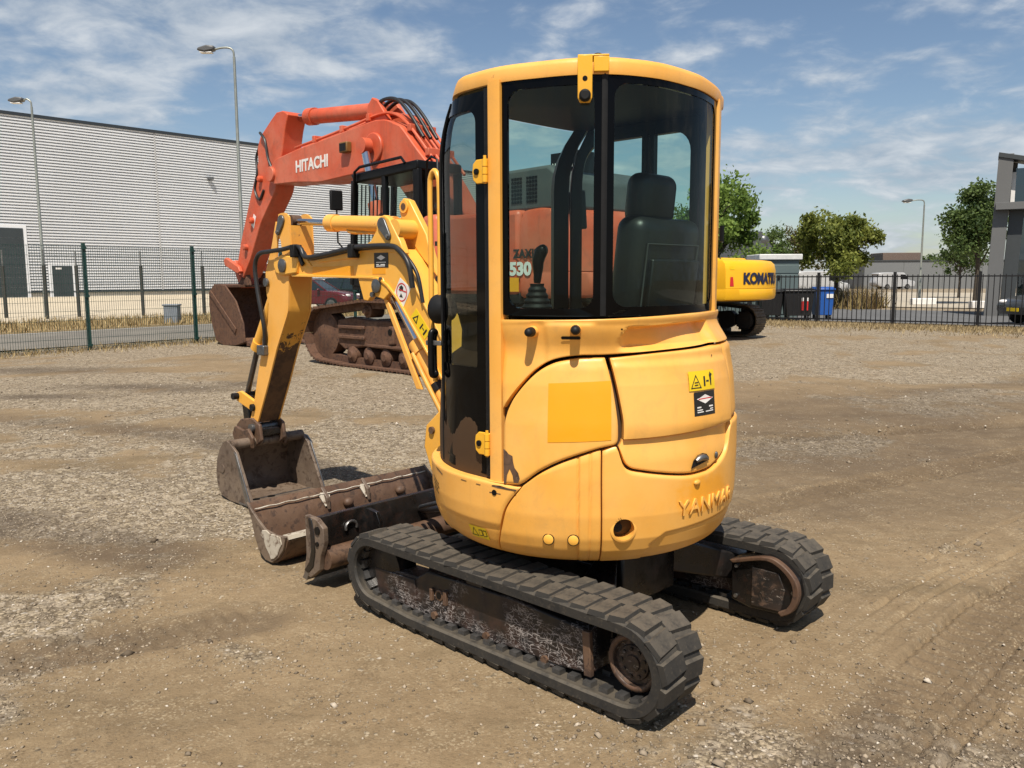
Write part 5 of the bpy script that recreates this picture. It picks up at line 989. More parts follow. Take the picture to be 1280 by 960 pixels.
# weld bead and lugs on the far wall
def wallpt(t, d): P = np.array(DP); i = int(t * (len(P) - 1)); T = P[min(i + 1, len(P) - 1)] - P[max(i - 1, 0)]; T /= np.linalg.norm(T); N = np.array([-T[1], T[0]]); N = N if N[0] < 0 else -N; return P[i] + N * d
w = wallpt(.10, .016); obj('weld_bead', MB().tube([(w[0] + .002 * math.sin(y * 37), y, w[1] + .002 * math.sin(y * 53)) for y in np.linspace(-.68, .59, 60)], .004, 6), PLAS, DB, sm=60)
for y in (.12, -.18):
    a, c = wallpt(.02, .014), wallpt(.24, .014); n_ = wallpt(.13, .035)
    obj('wall_lug', MB().prism([tuple(a), tuple(n_), tuple(c)], y - .012, y + .012), BUCK, DB, bev=.004); q0 = wallpt(.10, .0125); q1 = wallpt(.2, .0125); obj('mortar_splash', MB().add([(q0[0] - .001, y + .045, q0[1]), (q0[0] - .002, y + .03, q0[1] + .012), (q0[0] - .002, y - .02, q0[1] + .008), (q0[0] - .001, y - .035, q0[1] - .006), (q1[0] - .001, y - .01, q1[1]), (q1[0] - .002, y + .02, q1[1] - .01)], [(0, 1, 2, 3, 4, 5)]), PLAS, DB, solid=.006)
for y in (-.02, -.43): q = wallpt(.22, .016); obj('lug_boss', MB().sphere((q[0], y, q[1]), .03, .035, .03, 12, 8), RUST, DB, sm=60)

for c_ in list(DB.children): c_.location = Vector(c_.location) - Vector((1.75, -.05, 0))
_m = Matrix.Rotation(rad(136.77), 4, 'Z'); DB.location = Vector((0.332, 3.755, 0)) + _m @ Vector((1.75, -.05, 0))
# ================================================================== large crawler excavators
def steel_track(EXC, s, sgn, yo, w, shoe_mat, frame_mat):
    circ = [(2.33 * s, .55 * s, .48 * s), (-2.35 * s, .56 * s, .50 * s), (1.6 * s, .32 * s, .29 * s), (-1.6 * s, .32 * s, .29 * s), (1.0 * s, 1.0 * s, .17 * s), (-1.0 * s, 1.0 * s, .17 * s)]
    h = hull_path(circ); per = np.linalg.norm(np.vstack([h[1:], h[:1]]) - h, axis=1).sum(); n = int(per / (.215 * s)); Q = closed_resample(h, n); T, N = path_frames(Q)
    ya, yb = sorted((sgn * yo, sgn * (yo - w))); yc = (ya + yb) / 2
    ch = obj('track_chain', MB().grid([[(Q[i % n, 0] - N[i % n, 0] * d, y, Q[i % n, 1] - N[i % n, 1] * d) for (y, d) in ((yc - .12 * s, .13 * s), (yc - .12 * s, .02 * s), (yc + .12 * s, .02 * s), (yc + .12 * s, .13 * s), (yc - .12 * s, .13 * s))] for i in range(n + 1)]), frame_mat, EXC, sm=30)
    L = .104 * s; me = MB()
    me.box(-L, L, -w / 2, w / 2, -.02 * s, .008 * s)
    for x in (-L * .75, L * .15): me.box(x - .012 * s, x + .012 * s, -w / 2, w / 2, .008 * s, .034 * s)
    me = me.mesh('track_shoe'); me.materials.append(shoe_mat)
    for i in range(n):
        o = bpy.data.objects.new('track_shoe', me); COL.objects.link(o); o.parent = ch
        M = Matrix(((T[i, 0], 0, N[i, 0], Q[i, 0]), (0, 1, 0, yc), (T[i, 1], 0, N[i, 1], Q[i, 1]), (0, 0, 0, 1)))
        if M.to_3x3().determinant() < 0: M = M @ Matrix.Diagonal((-1, 1, 1, 1))
        o.matrix_local = M
    yf = sgn * (yo - w * .30); yk = sgn * (yo - w * .75)
    fr = obj('track_frame', MB().prism([(p[0] * s, p[1] * s) for p in [(1.95, .82), (1.55, .88), (1.0, .84), (-1.2, .84), (-1.75, .88), (-1.95, .74), (-1.95, .42), (-1.7, .30), (1.2, .36), (1.75, .28), (2.02, .42)]], yf, yk), frame_mat, EXC, bev=.03 * s)
    yp = yf + sgn * .02 * s
    for z in (.70, .52): obj('frame_rail', MB().bar((1.1 * s, yp, z * s), (1.9 * s, yp, z * s), .05 * s, .06 * s), frame_mat, fr, bev=.012 * s)
    obj('frame_ledge', MB().bar((-1.8 * s, yp, .40 * s), (1.0 * s, yp, .40 * s), .08 * s, .05 * s), frame_mat, fr, bev=.012 * s); obj('frame_boss', MB().bar((.30 * s, yp, .76 * s), (.30 * s, yp, .44 * s), .16 * s, .10 * s, (0, 1, 0)), frame_mat, fr, bev=.03 * s); obj('frame_hole', MB().cyl((.30 * s, yp + sgn * .04 * s, .66 * s), (.30 * s, yp + sgn * .058 * s, .66 * s), .055 * s, n=16), BLK, fr)
    for i in range(7): x = (-1.5 + i * .5) * s; obj('track_roller', MB().lathe([(.10 * s, -.16 * s), (.15 * s, -.14 * s), (.15 * s, .14 * s), (.10 * s, .16 * s), (.06 * s, .19 * s)], (x, yc, .215 * s), 'y', 18), frame_mat, EXC, sm=35)
    for x in (1.0, -1.0): obj('carrier_roller', MB().lathe([(.08 * s, -.16 * s), (.12 * s, -.14 * s), (.12 * s, .14 * s), (.08 * s, .16 * s), (.05 * s, .22 * s)], (x * s, yc, 1.0 * s), 'y', 18), frame_mat, EXC, sm=35)
    obj('idler_wheel', MB().lathe([(.15 * s, -.16 * s), (.40 * s, -.12 * s), (.40 * s, .12 * s), (.30 * s, .13 * s), (.15 * s, .17 * s)], (2.33 * s, yc, .55 * s), 'y', 32), frame_mat, EXC, sm=35)
    pr = [((-2.35 + (.44 if i % 4 in (1, 2) else .37) * math.cos(2 * math.pi * i / 84)) * s, (.56 + (.44 if i % 4 in (1, 2) else .37) * math.sin(2 * math.pi * i / 84)) * s) for i in range(84)]
    sp = obj('drive_sprocket', MB().prism(pr, yc - .05 * s, yc + .05 * s), frame_mat, EXC); obj('final_drive', MB().lathe([(.33 * s, -.2 * s), (.33 * s, .18 * s), (.27 * s, .24 * s), (.1 * s, .26 * s)], (-2.35 * s, yc, .56 * s), 'y', 28), frame_mat, sp, sm=35)
def big_excavator(name, loc, az, s, body, hoodm, label, brand):
    E_ = empty(name, loc, az, label, 'excavator')
    pm = lambda poly: [(p[0] * s, p[1] * s) for p in poly]
    hit = brand == 'HITACHI'
    shoe = HRUS; frm = HRUS if hit else flat('dusty_black_undercarriage', (.02, .018, .016), .7)
    if not hit: shoe = rusty('dusty_steel_shoes', (.10, .075, .05), (.14, .11, .075), (.05, .035, .025), (.25, .21, .16), .2, .7)
    for sg in (1, -1): steel_track(E_, s, sg, 1.70 * s, .60 * s, shoe, frm)
    obj('car_body', MB().prism(pm([(-1.3, -.75), (1.3, -.75), (1.3, .75), (-1.3, .75)]), .55 * s, .95 * s, 'z').prism(pm([(-1.1, -1.3), (-.6, -1.3), (-.6, 1.3), (-1.1, 1.3)]), .5 * s, .85 * s, 'z').prism(pm([(.6, -1.3), (1.1, -1.3), (1.1, 1.3), (.6, 1.3)]), .5 * s, .85 * s, 'z'), frm, E_, bev=.04 * s)
    obj('swing_ring', MB().lathe([(.75 * s, .9 * s), (.8 * s, .95 * s), (.8 * s, 1.2 * s), (.6 * s, 1.22 * s)], (0, 0, 0), 'z', 40), BLK, E_, sm=35)
    obj('deck', MB().prism(pm([(1.5, .5), (1.5, -1.4), (-2.6, -1.45), (-2.6, 1.45), (1.4, 1.42)]), 1.18 * s, 1.34 * s, 'z'), BLKM, E_, bev=.02 * s)
    R = 3.62 * s
    # counterweight: curved tail slab with rounded edges
    def tail(o, y): return -math.sqrt(max(0, (R - o) ** 2 - y * y))
    ys = np.linspace(-1.46, 1.46, 41) * s; rows = []
    for z, o in ((1.30, .30), (1.27, .12), (1.31, .03), (1.40, .0), (1.62, .0), (1.635, .012), (1.65, 0), (2.2, .02), (2.40, .06), (2.50, .16), (2.53, .34)):
        oo = o * s; rows.append([(-2.62 * s, -1.46 * s + oo * .6, z * s)] + [(tail(oo, y) , y * (1 - .3 * o / 1.46), z * s) for y in ys] + [(-2.62 * s, 1.46 * s - oo * .6, z * s)])
    b = MB().grid(rows); b.add(rows[0], [tuple(range(len(rows[0])))]); b.add(rows[-1], [tuple(range(len(rows[-1])))])
    CWT = obj('counterweight', b, body, E_, sm=40)
    # side houses
    sh_ = obj('side_house', MB().box(-2.6 * s, -.95 * s, .35 * s, 1.47 * s, 1.30 * s, 2.52 * s), body, E_, bev=.07 * s); obj('right_house', MB().box(-2.6 * s, .6 * s, -1.47 * s, -.5 * s, 1.30 * s, 2.30 * s), body, E_, bev=.07 * s); obj('tank_panel', MB().box(-.83 * s, -.42 * s, .6 * s, 1.48 * s, 1.45 * s, 2.56 * s), body, E_, bev=.09 * s)
    obj('door_gap', MB().box(-.93 * s, -.84 * s, .6 * s, 1.40 * s, 1.40 * s, 2.50 * s), BLK, E_)
    hz = obj('engine_hood', MB().prism(pm([(-1.75, 2.50), (-1.80, 2.95), (-1.90, 3.10), (-3.0, 3.12), (-3.30, 2.92), (-3.36, 2.50)] if hit else [(-1.2, 2.48), (-1.25, 2.6), (-2.3, 2.62), (-2.4, 2.48)]), -1.25 * s, 1.30 * s), hoodm, E_, bev=.05 * s)
    if hit:
        for c in range(3):
            for r_ in range(7):
                for q in range(4): obj('louvre_slot', MB().box((-2.0 - c * .30 - q * .055) * s, (-2.04 - c * .30 - q * .055) * s, 1.29 * s, 1.312 * s, (2.62 + r_ * .055) * s, (2.655 + r_ * .055) * s), BLK, hz)
        obj('name_plate', MB().box(-3.16 * s, -3.14 * s, .1 * s, .9 * s, 3.05 * s, 3.35 * s).box(-3.10 * s, -2.7 * s, .85 * s, .9 * s, 3.02 * s, 3.33 * s), BLK, E_)
        mp_ = lambda x, y, d: Vector((-2.73 - x, .902 + d, 3.12 + y)); obj('plate_lettering', text_mesh('HITACHI', .10, .003, mp_, .002), STW, E_)
        mp_ = lambda x, y, d: Vector((-2.50 - x * 1.05, 1.474 + d, 1.84 + y)); obj('model_name', text_mesh('ZAXIS', .17, .004, mp_, .006), STK, CWT)
        mp_ = lambda x, y, d: Vector((-2.42 - x * 1.15, 1.474 + d, 1.60 + y)); obj('model_number', text_mesh('530', .25, .004, mp_, .012), STW, CWT)
        obj('unfaded_patch', MB().box(-2.605, -2.2, 1.472, 1.475, 1.36, 1.56), ORA, CWT)
    else:
        def km(x, y, d):
            a = math.atan2(1.05 * s, R) - 0; L_ = x / R; ang = .235 - L_; return Vector((-(R + .004 + d) * math.cos(ang), (R + .004 + d) * math.sin(ang), 1.80 * s + y))
        obj('brand_lettering', text_mesh('KOMATSU', .46 * s, .006, km, .016, space=.95, sub=1), flat('navy_lettering', (.012, .014, .05), .4), CWT, label='navy brand lettering')
        rl = MB()
        for k in range(2): pass
        a0 = .365
        rl.add([(-(R + .006) * math.cos(a), (R + .006) * math.sin(a), z * s) for a, z in ((.375, 1.72), (.335, 1.72), (.345, 2.0), (.372, 2.0))], [(0, 1, 2, 3)]); obj('red_reflector', rl, STR, CWT)
        rl = MB(); rl.add([(-(R - .012) * math.cos(a), (R - .012) * math.sin(a), z * s) for a, z in ((.372, 2.22), (.325, 2.22), (.325, 2.32), (.372, 2.32))], [(0, 1, 2, 3)]); obj('warning_sticker', rl, STY, CWT)
        obj('exhaust_pipe', MB().cyl((-2.5 * s, .5 * s, 3.1 * s), (-2.5 * s, .5 * s, 3.6 * s), .07 * s, n=14), BLK, E_, sm=40); obj('mirror', MB().box(-2.2 * s, -2.15 * s, 1.3 * s, 1.55 * s, 3.15 * s, 3.40 * s), BLKM, E_, bev=.02); obj('mirror_arm', MB().tube([(-2.17 * s, 1.25 * s, 2.5 * s), (-2.17 * s, 1.4 * s, 3.2 * s)], .02 * s, 6), BLKM, E_)
    # cab
    cb = obj('cab_frame', MB().prism(pm([(1.50, 3.36), (-.36, 3.44), (-.36, 3.28), (1.38, 3.20)]), .52 * s, 1.48 * s), BLK, E_, bev=.03 * s)
    def pp(a, c, y, w=.10): return MB().bar((a[0] * s, y * s, a[1] * s), (c[0] * s, y * s, c[1] * s), w * s, .09 * s, (0, 1, 0))
    for y in (.57, 1.43):
        obj('cab_pillar', pp((1.44, 3.25), (1.56, 1.45), y), BLK, E_, bev=.015 * s); obj('cab_pillar', pp((.56, 3.3), (.56, 1.45), y, .09), BLK, E_, bev=.015 * s); obj('cab_pillar', pp((-.30, 3.3), (-.30, 1.45), y, .14), BLK, E_, bev=.015 * s); obj('cab_lower_panel', MB().prism(pm([(1.56, 1.42), (1.56, 1.85), (-.36, 1.85), (-.36, 1.42)]), (y - .03) * s, (y + .03) * s), BLK, E_, bev=.01 * s)
        obj('cab_glass', MB().add([(p[0], y * s, p[1]) for p in pm([(1.44, 3.22), (1.54, 1.85), (-.28, 1.85), (-.28, 3.28)])], [(0, 1, 2, 3)]), GLS, E_)
    for i in range(9): y = (.66 + i * .085) * s; obj('guard_bar', MB().bar((1.58 * s, y, 1.5 * s), (1.47 * s, y, 3.2 * s), .018 * s, .018 * s), BLK, E_)
    obj('roof_rail', MB().tube([(x * s, 1.52 * s, z * s) for x, z in ((1.35, 2.9), (1.30, 3.38), (1.15, 3.45), (.0, 3.50), (-.1, 3.40))], .025 * s, 8), BLK, E_, sm=60); obj('cab_floor', MB().box(-.36 * s, 1.56 * s, .55 * s, 1.45 * s, 1.36 * s, 1.44 * s), BLK, E_); obj('cab_rear_wall', MB().box(-.36 * s, -.30 * s, .55 * s, 1.45 * s, 1.4 * s, 2.3 * s), BLK, E_)
    obj('operator_seat', MB().box(.0, .5 * s, .8 * s, 1.2 * s, 1.7 * s, 1.95 * s).box(-.05 * s, .12 * s, .8 * s, 1.2 * s, 1.9 * s, 2.7 * s), BLKM, E_, bev=.06 * s); obj('side_mirror', MB().box(1.70 * s, 1.76 * s, 1.5 * s, 1.75 * s, 2.75 * s, 3.1 * s), BLKM, E_, bev=.02 * s); obj('mirror_arm', MB().tube([(1.50 * s, 1.48 * s, 1.9 * s), (1.72 * s, 1.62 * s, 2.2 * s), (1.73 * s, 1.62 * s, 2.8 * s)], .016 * s, 6), BLKM, E_)
    obj('deck_railing', MB().tube([(-.5 * s, 1.40 * s, 2.56 * s), (-.5 * s, 1.40 * s, 3.40 * s), (-.62 * s, 1.40 * s, 3.46 * s), (-.76 * s, 1.40 * s, 3.40 * s), (-.76 * s, 1.40 * s, 2.56 * s)], .022 * s, 8), BLK, E_, sm=60)
    # boom
    bt_ = [(6.15, 3.80), (6.05, 4.02), (5.84, 4.16), (4.98, 4.27), (3.34, 4.41), (2.22, 4.51), (1.85, 4.48), (1.42, 4.31), (.97, 3.86), (.69, 3.6), (.33, 3.18), (-.1, 2.6), (-.25, 2.2)]
    bb2 = [(6.12, 3.70), (5.9, 3.62), (5.12, 3.60), (4.11, 3.52), (2.83, 3.58), (2.18, 3.62), (1.7, 3.45), (1.2, 2.95), (.75, 2.4), (.3, 1.85), (.0, 1.75)]
    Y = .42 * s; sw = [tuple(p) for p in resample(pm(bt_), 60)] + [tuple(p) for p in resample(pm(bb2), 60)[::-1]]
    BM = obj('boom', MB().prism(sw, -Y * .55, Y), body, E_, sm=25, bev=.02 * s)
    if hit:
        mp_ = lambda x, y, d: Vector((5.02 - x * .96, Y + .003 + d, 3.80 + y + x * .018)); obj('brand_lettering', text_mesh('HITACHI', .33, .005, mp_, .010), STW, BM, label='white brand lettering')
        obj('work_lamp', MB().box(2.95, 3.22, Y, Y + .12, 4.0, 4.2), flat('dirty_lamp_body', (.18, .09, .02), .5), BM, bev=.02); obj('lamp_lens', MB().box(2.98, 3.19, Y + .121, Y + .128, 4.03, 4.17), BLKM, BM)
        for k in range(5): y = .30 - k * .13; b = MB().tube(cat([(5.2 - k * .1, y, 4.34), (4.0, y, 4.44), (3.0, y, 4.54), (2.2, y, 4.63), (1.75, y, 4.58), (1.38, y, 4.38), (.9, y, 3.92), (.4, y, 3.40)], 4), .03, 6); obj('hydraulic_pipe', b, body, BM, sm=60)
        for x, z in ((4.4, 4.36), (3.4, 4.44), (2.5, 4.54), (1.25, 4.20), (.75, 3.72)): obj('pipe_clamp', MB().box(x - .05, x + .05, -.25, .36, z, z + .13), body, BM, bev=.01)
        for k, y in enumerate((.22, .05, -.1)): b = MB().tube(cat([(2.5, y, 4.78), (2.15, y, 4.90), (1.75, y, 4.84), (1.40, y, 4.56), (1.0, y, 4.08)], 5), .035, 8); obj('hydraulic_hose', b, RUBB, BM, sm=60)
        obj('boom_pin_boss', MB().cyl((2.22, -Y - .03, 4.0), (2.22, Y + .05, 4.0), .28, n=28), body, BM, sm=35, bev=.02)
        obj('boom_plate', MB().prism([(2.05, 4.25), (1.9, 4.2), (1.7, 3.8), (1.78, 3.78)], Y, Y + .015), flat('rust_shadow_plate', (.25, .05, .025), .6), BM) if False else None
    for y in (.62, -.62):
        c = obj('boom_cylinder', MB().cyl((1.55 * s, y * s, 1.75 * s), (1.95 * s, y * s, 2.95 * s), .15 * s, n=20), body, E_, sm=35); obj('cylinder_rod', MB().cyl((1.95 * s, y * s, 2.95 * s), (2.25 * s, y * s, 4.0 * s), .08 * s, n=16), CHRO, c, sm=40); obj('rod_eye', MB().cyl((2.25 * s, (y - .09) * s, 4.02 * s), (2.25 * s, (y + .09) * s, 4.02 * s), .15 * s, n=20), body, c, sm=35)
    ac = obj('arm_cylinder', MB().cyl((2.45 * s, 0, 4.78 * s), (5.05 * s, 0, 5.0 * s), .155 * s, n=22).cyl((4.85 * s, 0, 4.985 * s), (5.1 * s, 0, 5.005 * s), .18 * s, n=22), body, E_, sm=35); obj('cylinder_rod', MB().cyl((5.1 * s, 0, 5.005 * s), (5.72 * s, 0, 5.05 * s), .085 * s, n=16), CHRO, ac, sm=40); obj('cylinder_ear', MB().prism(pm([(2.7, 4.48), (2.6, 4.85), (2.45, 4.98), (2.28, 4.9), (1.95, 4.5)]), .17 * s, .28 * s).prism(pm([(2.7, 4.48), (2.6, 4.85), (2.45, 4.98), (2.28, 4.9), (1.95, 4.5)]), -.28 * s, -.17 * s), body, BM, bev=.02 * s)
    # arm
    aR_ = [(5.86, 5.16), (5.58, 5.16), (5.40, 5.06), (5.55, 4.75), (5.69, 4.3), (5.90, 3.85), (6.06, 3.47), (6.75, 2.81), (7.3, 2.0), (7.68, 1.58)]; aL_ = [(6.07, 5.05), (6.59, 4.74), (6.75, 4.5), (6.74, 4.2), (7.0, 3.72), (7.27, 3.25), (7.69, 2.48), (7.98, 1.80)]
    AM = obj('arm', MB().prism([tuple(p) for p in resample(pm(aR_), 40)] + [tuple(p) for p in resample(pm(aL_), 40)[::-1]], -.13 * s, .34 * s), body, E_, sm=25, bev=.02 * s)
    if hit:
        obj('service_label', MB().prism([(7.03, 3.05), (6.93, 2.98), (7.05, 2.72), (7.16, 2.80)], .342, .347), STW, AM)
        for z, x in ((3.9, 6.8), (3.0, 7.25), (2.4, 7.6)): obj('pin_lug', MB().lathe([(.07, 0), (.07, .08), (.04, .1)], (x - .18, .34, z - .1), 'y', 12), body, AM)
        b = MB().tube(cat([(5.95, .38, 3.85), (6.15, .42, 4.2), (6.25, .42, 4.6), (6.5, .40, 4.8)], 5), .03, 6); b.tube(cat([(6.7, .30, 4.55), (6.85, .32, 4.3), (6.78, .35, 3.95), (6.9, .36, 3.6), (6.7, .37, 3.35), (6.5, .36, 3.55)], 5), .03, 6); obj('hydraulic_hose', b, RUBB, AM, sm=60); obj('arm_pin', MB().cyl((6.02, -.48, 3.85), (6.02, .48, 3.85), .16, n=22), body, AM, sm=35, bev=.01)
    bc_ = obj('bucket_cylinder', MB().cyl((6.95 * s, 0, 4.45 * s), (7.75 * s, 0, 3.0 * s), .12 * s, n=18), body, E_, sm=35); obj('cylinder_rod', MB().cyl((7.75 * s, 0, 3.0 * s), (8.32 * s, 0, 1.98 * s), .065 * s, n=14), CHRO, bc_, sm=40)
    for y in (.40, -.40): obj('bucket_link', MB().prism(pm([(8.42, 2.02), (8.30, 2.08), (7.70, 1.86), (7.62, 1.74), (7.72, 1.68), (8.36, 1.88)]), (y - .05) * s, (y + .05) * s), body, E_, bev=.02 * s)
    obj('h_link', MB().bar((8.33 * s, 0, 1.98 * s), (7.95 * s, 0, 1.38 * s), .5 * s, .18 * s), body, E_, bev=.03 * s)
    # bucket
    bp_ = pm([(7.70, 1.42), (8.25, 1.44), (8.50, 1.28), (8.56, .95), (8.46, .50), (8.28, .10), (7.9, .0), (7.3, .02), (6.9, .10)])
    bk = obj('bucket', MB().prism(shell([tuple(p) for p in resample(cat(bp_, 5), 40)], -.05 * s), -.76 * s, .76 * s), HRUS, E_, sm=30)
    sd = pm([(7.70, 1.42), (7.2, 1.05), (6.9, .55), (6.86, .12), (7.3, .02), (7.9, .0), (8.28, .10), (8.46, .50), (8.56, .95), (8.50, 1.28), (8.25, 1.44)])
    for y in (.76, -.80):
        obj('side_plate', MB().prism(sd, y * s, (y + .04) * s), HRUS, bk, bev=.01 * s); yo_ = y + (.04 if y > 0 else -.03)
        obj('side_rib', MB().prism(pm([(8.50, 1.22), (8.40, 1.30), (7.2, .42), (7.25, .30)]), yo_ * s, (yo_ + .03) * s), HRUS, bk, bev=.008 * s)
    obj('bucket_hinge', MB().prism(pm([(7.55, 1.40), (7.6, 1.66), (7.75, 1.72), (7.95, 1.5), (8.1, 1.42)]), .18 * s, .3 * s).prism(pm([(7.55, 1.40), (7.6, 1.66), (7.75, 1.72), (7.95, 1.5), (8.1, 1.42)]), -.3 * s, -.18 * s), HRUS, bk, bev=.02 * s)
    for i in range(5): y = (-.66 + i * .33) * s; obj('bucket_tooth', MB().prism(pm([(6.95, .14), (6.62, .06), (6.62, .03), (6.95, .02)]), y - .06 * s, y + .06 * s), HRUS, bk, bev=.01 * s)
    return E_
HOR_P = paint('faded_red_orange_paint', (.56, .085, .030), (.58, .155, .085), chip=.07, dirt=.42, dirtc=(.12, .06, .04), rough=.45, scl=.5, chscale=6)
HTANK = paint('grey_hood_paint', (.06, .065, .065), (.085, .09, .09), dirt=.15, rough=.5, scl=.5)
big_excavator('crawler_excavator', (-.707, 15.0, 0), math.atan2(.705, -.71), 1.0, HOR_P, HTANK, 'large red-orange crawler excavator with raised boom standing behind the mini excavator', 'HITACHI')
KOM_P = paint('golden_yellow_paint', (.80, .43, .010), (.80, .40, .008), dirt=.06, rough=.35, scl=.5)
big_excavator('crawler_excavator', (4.12, 22.6, 0), math.atan2(.73, -.68), .78, KOM_P, KOM_P, 'golden yellow crawler excavator showing its counterweight at the right behind the cab', 'KOMATSU')
# ================================================================== fences
GRN = flat('dark_green_coating', (.012, .055, .048), .45, var=.2, scale=3)
SP_ = 2.655
FE = empty('wire_mesh_fence', fl(0, 0, 0), math.atan2(FU[1], FU[0]), 'tall green welded wire mesh fence at the left yard edge', 'fence')
pm_ = MB().box(-.032, .032, -.032, .032, -.02, 2.36).mesh('fence_post'); pm_.materials.append(GRN); cl = MB().box(-.05, .05, -.055, -.03, -.025, .025).mesh('clamp'); cl.materials.append(GRN)
mb = MB(); wv = .0024
for i in range(52): x = .035 + i * (SP_ - .07) / 51; mb.box(x - wv, x + wv, -.044, -.036, .06, 2.30)
for z in (.08, .28, .48, .68, .88, 1.08, 1.28, 1.48, 1.68, 1.88, 2.08, 2.28):
    for q in (-.050, -.030): mb.box(.03, SP_ - .03, q - .003, q + .003, z - .003, z + .003)
wm = mb.mesh('mesh_panel'); wm.materials.append(GRN)
for k in range(-6, 12):
    p = obj('fence_post', pm_, None, FE, loc=(k * SP_, 0, 0)); obj('mesh_panel', wm, None, FE, loc=(k * SP_, 0, 0))
    for z in (.12, 1.2, 2.25): obj('clamp', cl, None, p, loc=(0, 0, z))
# slender steel posts of a second fence beyond the road
DKS = flat('weathered_dark_steel', (.035, .033, .028), .7)
for px_, wh in ((10, 'leftmost, by the big warehouse door'), (61, 'beside the small warehouse door'), (101, 'just right of the small warehouse door'), (181, 'under the vertical cladding joint'), (257, 'nearest the red-orange excavator bucket')):
    Y_ = {10: 33, 61: 32.5, 101: 34, 181: 35, 257: 36}[px_]; X_ = (px_ - 640) / 1050 * Y_
    t_ = empty('steel_fence_post', (X_, Y_, .08), 0, 'thin dark fence post beyond the road, ' + wh, 'post', 'posts beyond the road'); obj('post_shaft', MB().box(-.055, .055, -.055, .055, -.1, 2.05), DKS, t_, bev=.01); obj('post_extension', MB().box(-.02, .02, -.02, .02, 2.05, 2.65), STEEL, t_)
cabn = obj('utility_cabinet', MB().box(-.24, .24, -.18, .18, 0, .62).box(-.27, .27, -.21, .21, .62, .68), flat('blue_grey_cabinet', (.20, .22, .25), .5), None, loc=((217 - 640) / 1050 * 29.5, 29.5, .03), bev=.02); tag(cabn, 'small blue-grey utility cabinet standing in the dry verge', 'cabinet')
# right bar fence
RB0, RB1 = np.array((9.278, 29.085)), np.array((14.751, 24.573)); RU = (RB1 - RB0) / np.linalg.norm(RB1 - RB0); RN = np.array((-RU[1], RU[0]))
def rl_(t_, o_, z=0.): p = RB0 + RU * t_ + RN * o_; return (p[0], p[1], z)
BF = empty('bar_fence', rl_(0, 0), math.atan2(RU[1], RU[0]), 'black vertical bar fence running along the right side of the yard', 'fence')
BLF = flat('black_fence_paint', (.010, .010, .011), .45)
bar = MB().box(-.011, .011, -.011, .011, .06, 1.62).mesh('bar'); bar.materials.append(BLF)
k0, k1 = -40, 78
for k in range(k0, k1): obj('bar', bar, None, BF, loc=(k * .15, 0, 0))
for z in (.16, 1.56): obj('rail', MB().box(k0 * .15, k1 * .15, -.02, .02, z - .02, z + .02), BLF, BF)
po = MB().box(-.04, .04, -.04, .04, -.05, 1.70).mesh('fence_post'); po.materials.append(BLF)
for k in range(k0, k1, 16): obj('fence_post', po, None, BF, loc=(k * .15 + .075, 0, 0))
sheet('road', rl_(-45, 1.2, .03), rl_(60, 1.2, .03), rl_(60, 13, .03), rl_(-45, 13, .03), groundmat('grey_asphalt', (.125, .125, .125), (.10, .10, .10), .5)); sheet('car_park', rl_(-60, 17, .035), rl_(90, 17, .035), rl_(90, 60, .035), rl_(-60, 60, .035), groundmat('pale_paving', (.42, .36, .27), (.34, .30, .24), .3))
# ================================================================== dry grass (stuff)
def grass(name, pts, h0, h1, seed, cols, label, w=.012):
    r = np.random.default_rng(seed); P = np.array(pts); n = len(P); h = r.uniform(h0, h1, n); a = r.uniform(0, 6.28, n); lx, ly = r.normal(0, .35, n) * h, r.normal(0, .35, n) * h; wx, wy = np.cos(a) * w, np.sin(a) * w
    V = np.stack([np.stack([P[:, 0] - wx, P[:, 1] - wy, P[:, 2]], 1), np.stack([P[:, 0] + wx, P[:, 1] + wy, P[:, 2]], 1), np.stack([P[:, 0] + lx, P[:, 1] + ly, P[:, 2] + h], 1)], 1).reshape(-1, 3)
    me = bpy.data.meshes.new(name); me.from_pydata(V.tolist(), [], np.arange(len(V)).reshape(-1, 3).tolist()); at = me.attributes.new('tone', 'FLOAT', 'POINT'); at.data.foreach_set('value', np.repeat(r.random(n), 3).astype(np.float32))
    t = NT(name + '_blades'); ta = t.n('ShaderNodeAttribute', attribute_name='tone').outputs['Fac']; t.set(t.mix(t.ramp(ta, .1, .9), cols[0], cols[1]), .85, spec=.2); me.materials.append(t.m); o = bpy.data.objects.new(name, me); COL.objects.link(o); return tag(o, label, 'grass', kind='stuff')
r_ = np.random.default_rng(5); straw = ((.22, .155, .07), (.42, .32, .16))
pts = [fl(t_, o_, .0) for t_, o_ in zip(r_.uniform(-16, 30, 9000), r_.normal(.1, .5, 9000))]; grass('dry_grass', pts, .04, .14, 1, straw, 'straw coloured dry grass along the foot of the wire mesh fence', .010)
pts = [fl(t_, o_, .03) for t_, o_ in zip(r_.uniform(-25, 40, 22000), r_.uniform(7.5, 12.9, 22000))]; grass('dry_grass', pts, .08, .32, 2, straw, 'straw coloured dry grass on the verge beyond the left road', .02)
off = -np.abs(r_.normal(0, 1.5, 26000)) + .5; pts = [rl_(t_, o_, .0) for t_, o_ in zip(r_.uniform(-8, 12, 26000), off)]; grass('dry_grass', pts, .03, .13, 3, ((.20, .145, .075), (.40, .31, .17)), 'straw coloured dry grass along the foot of the bar fence', .012)
pts = [rl_(t_, o_, .0) for t_, o_ in zip(r_.uniform(-14, -1.0, 7000), 14.6 + r_.normal(0, .9, 9000))]; grass('dry_weeds', pts, .3, 1.25, 4, ((.13, .085, .04), (.22, .17, .07)), 'brown dry weeds beyond the grey road on the right', .03)
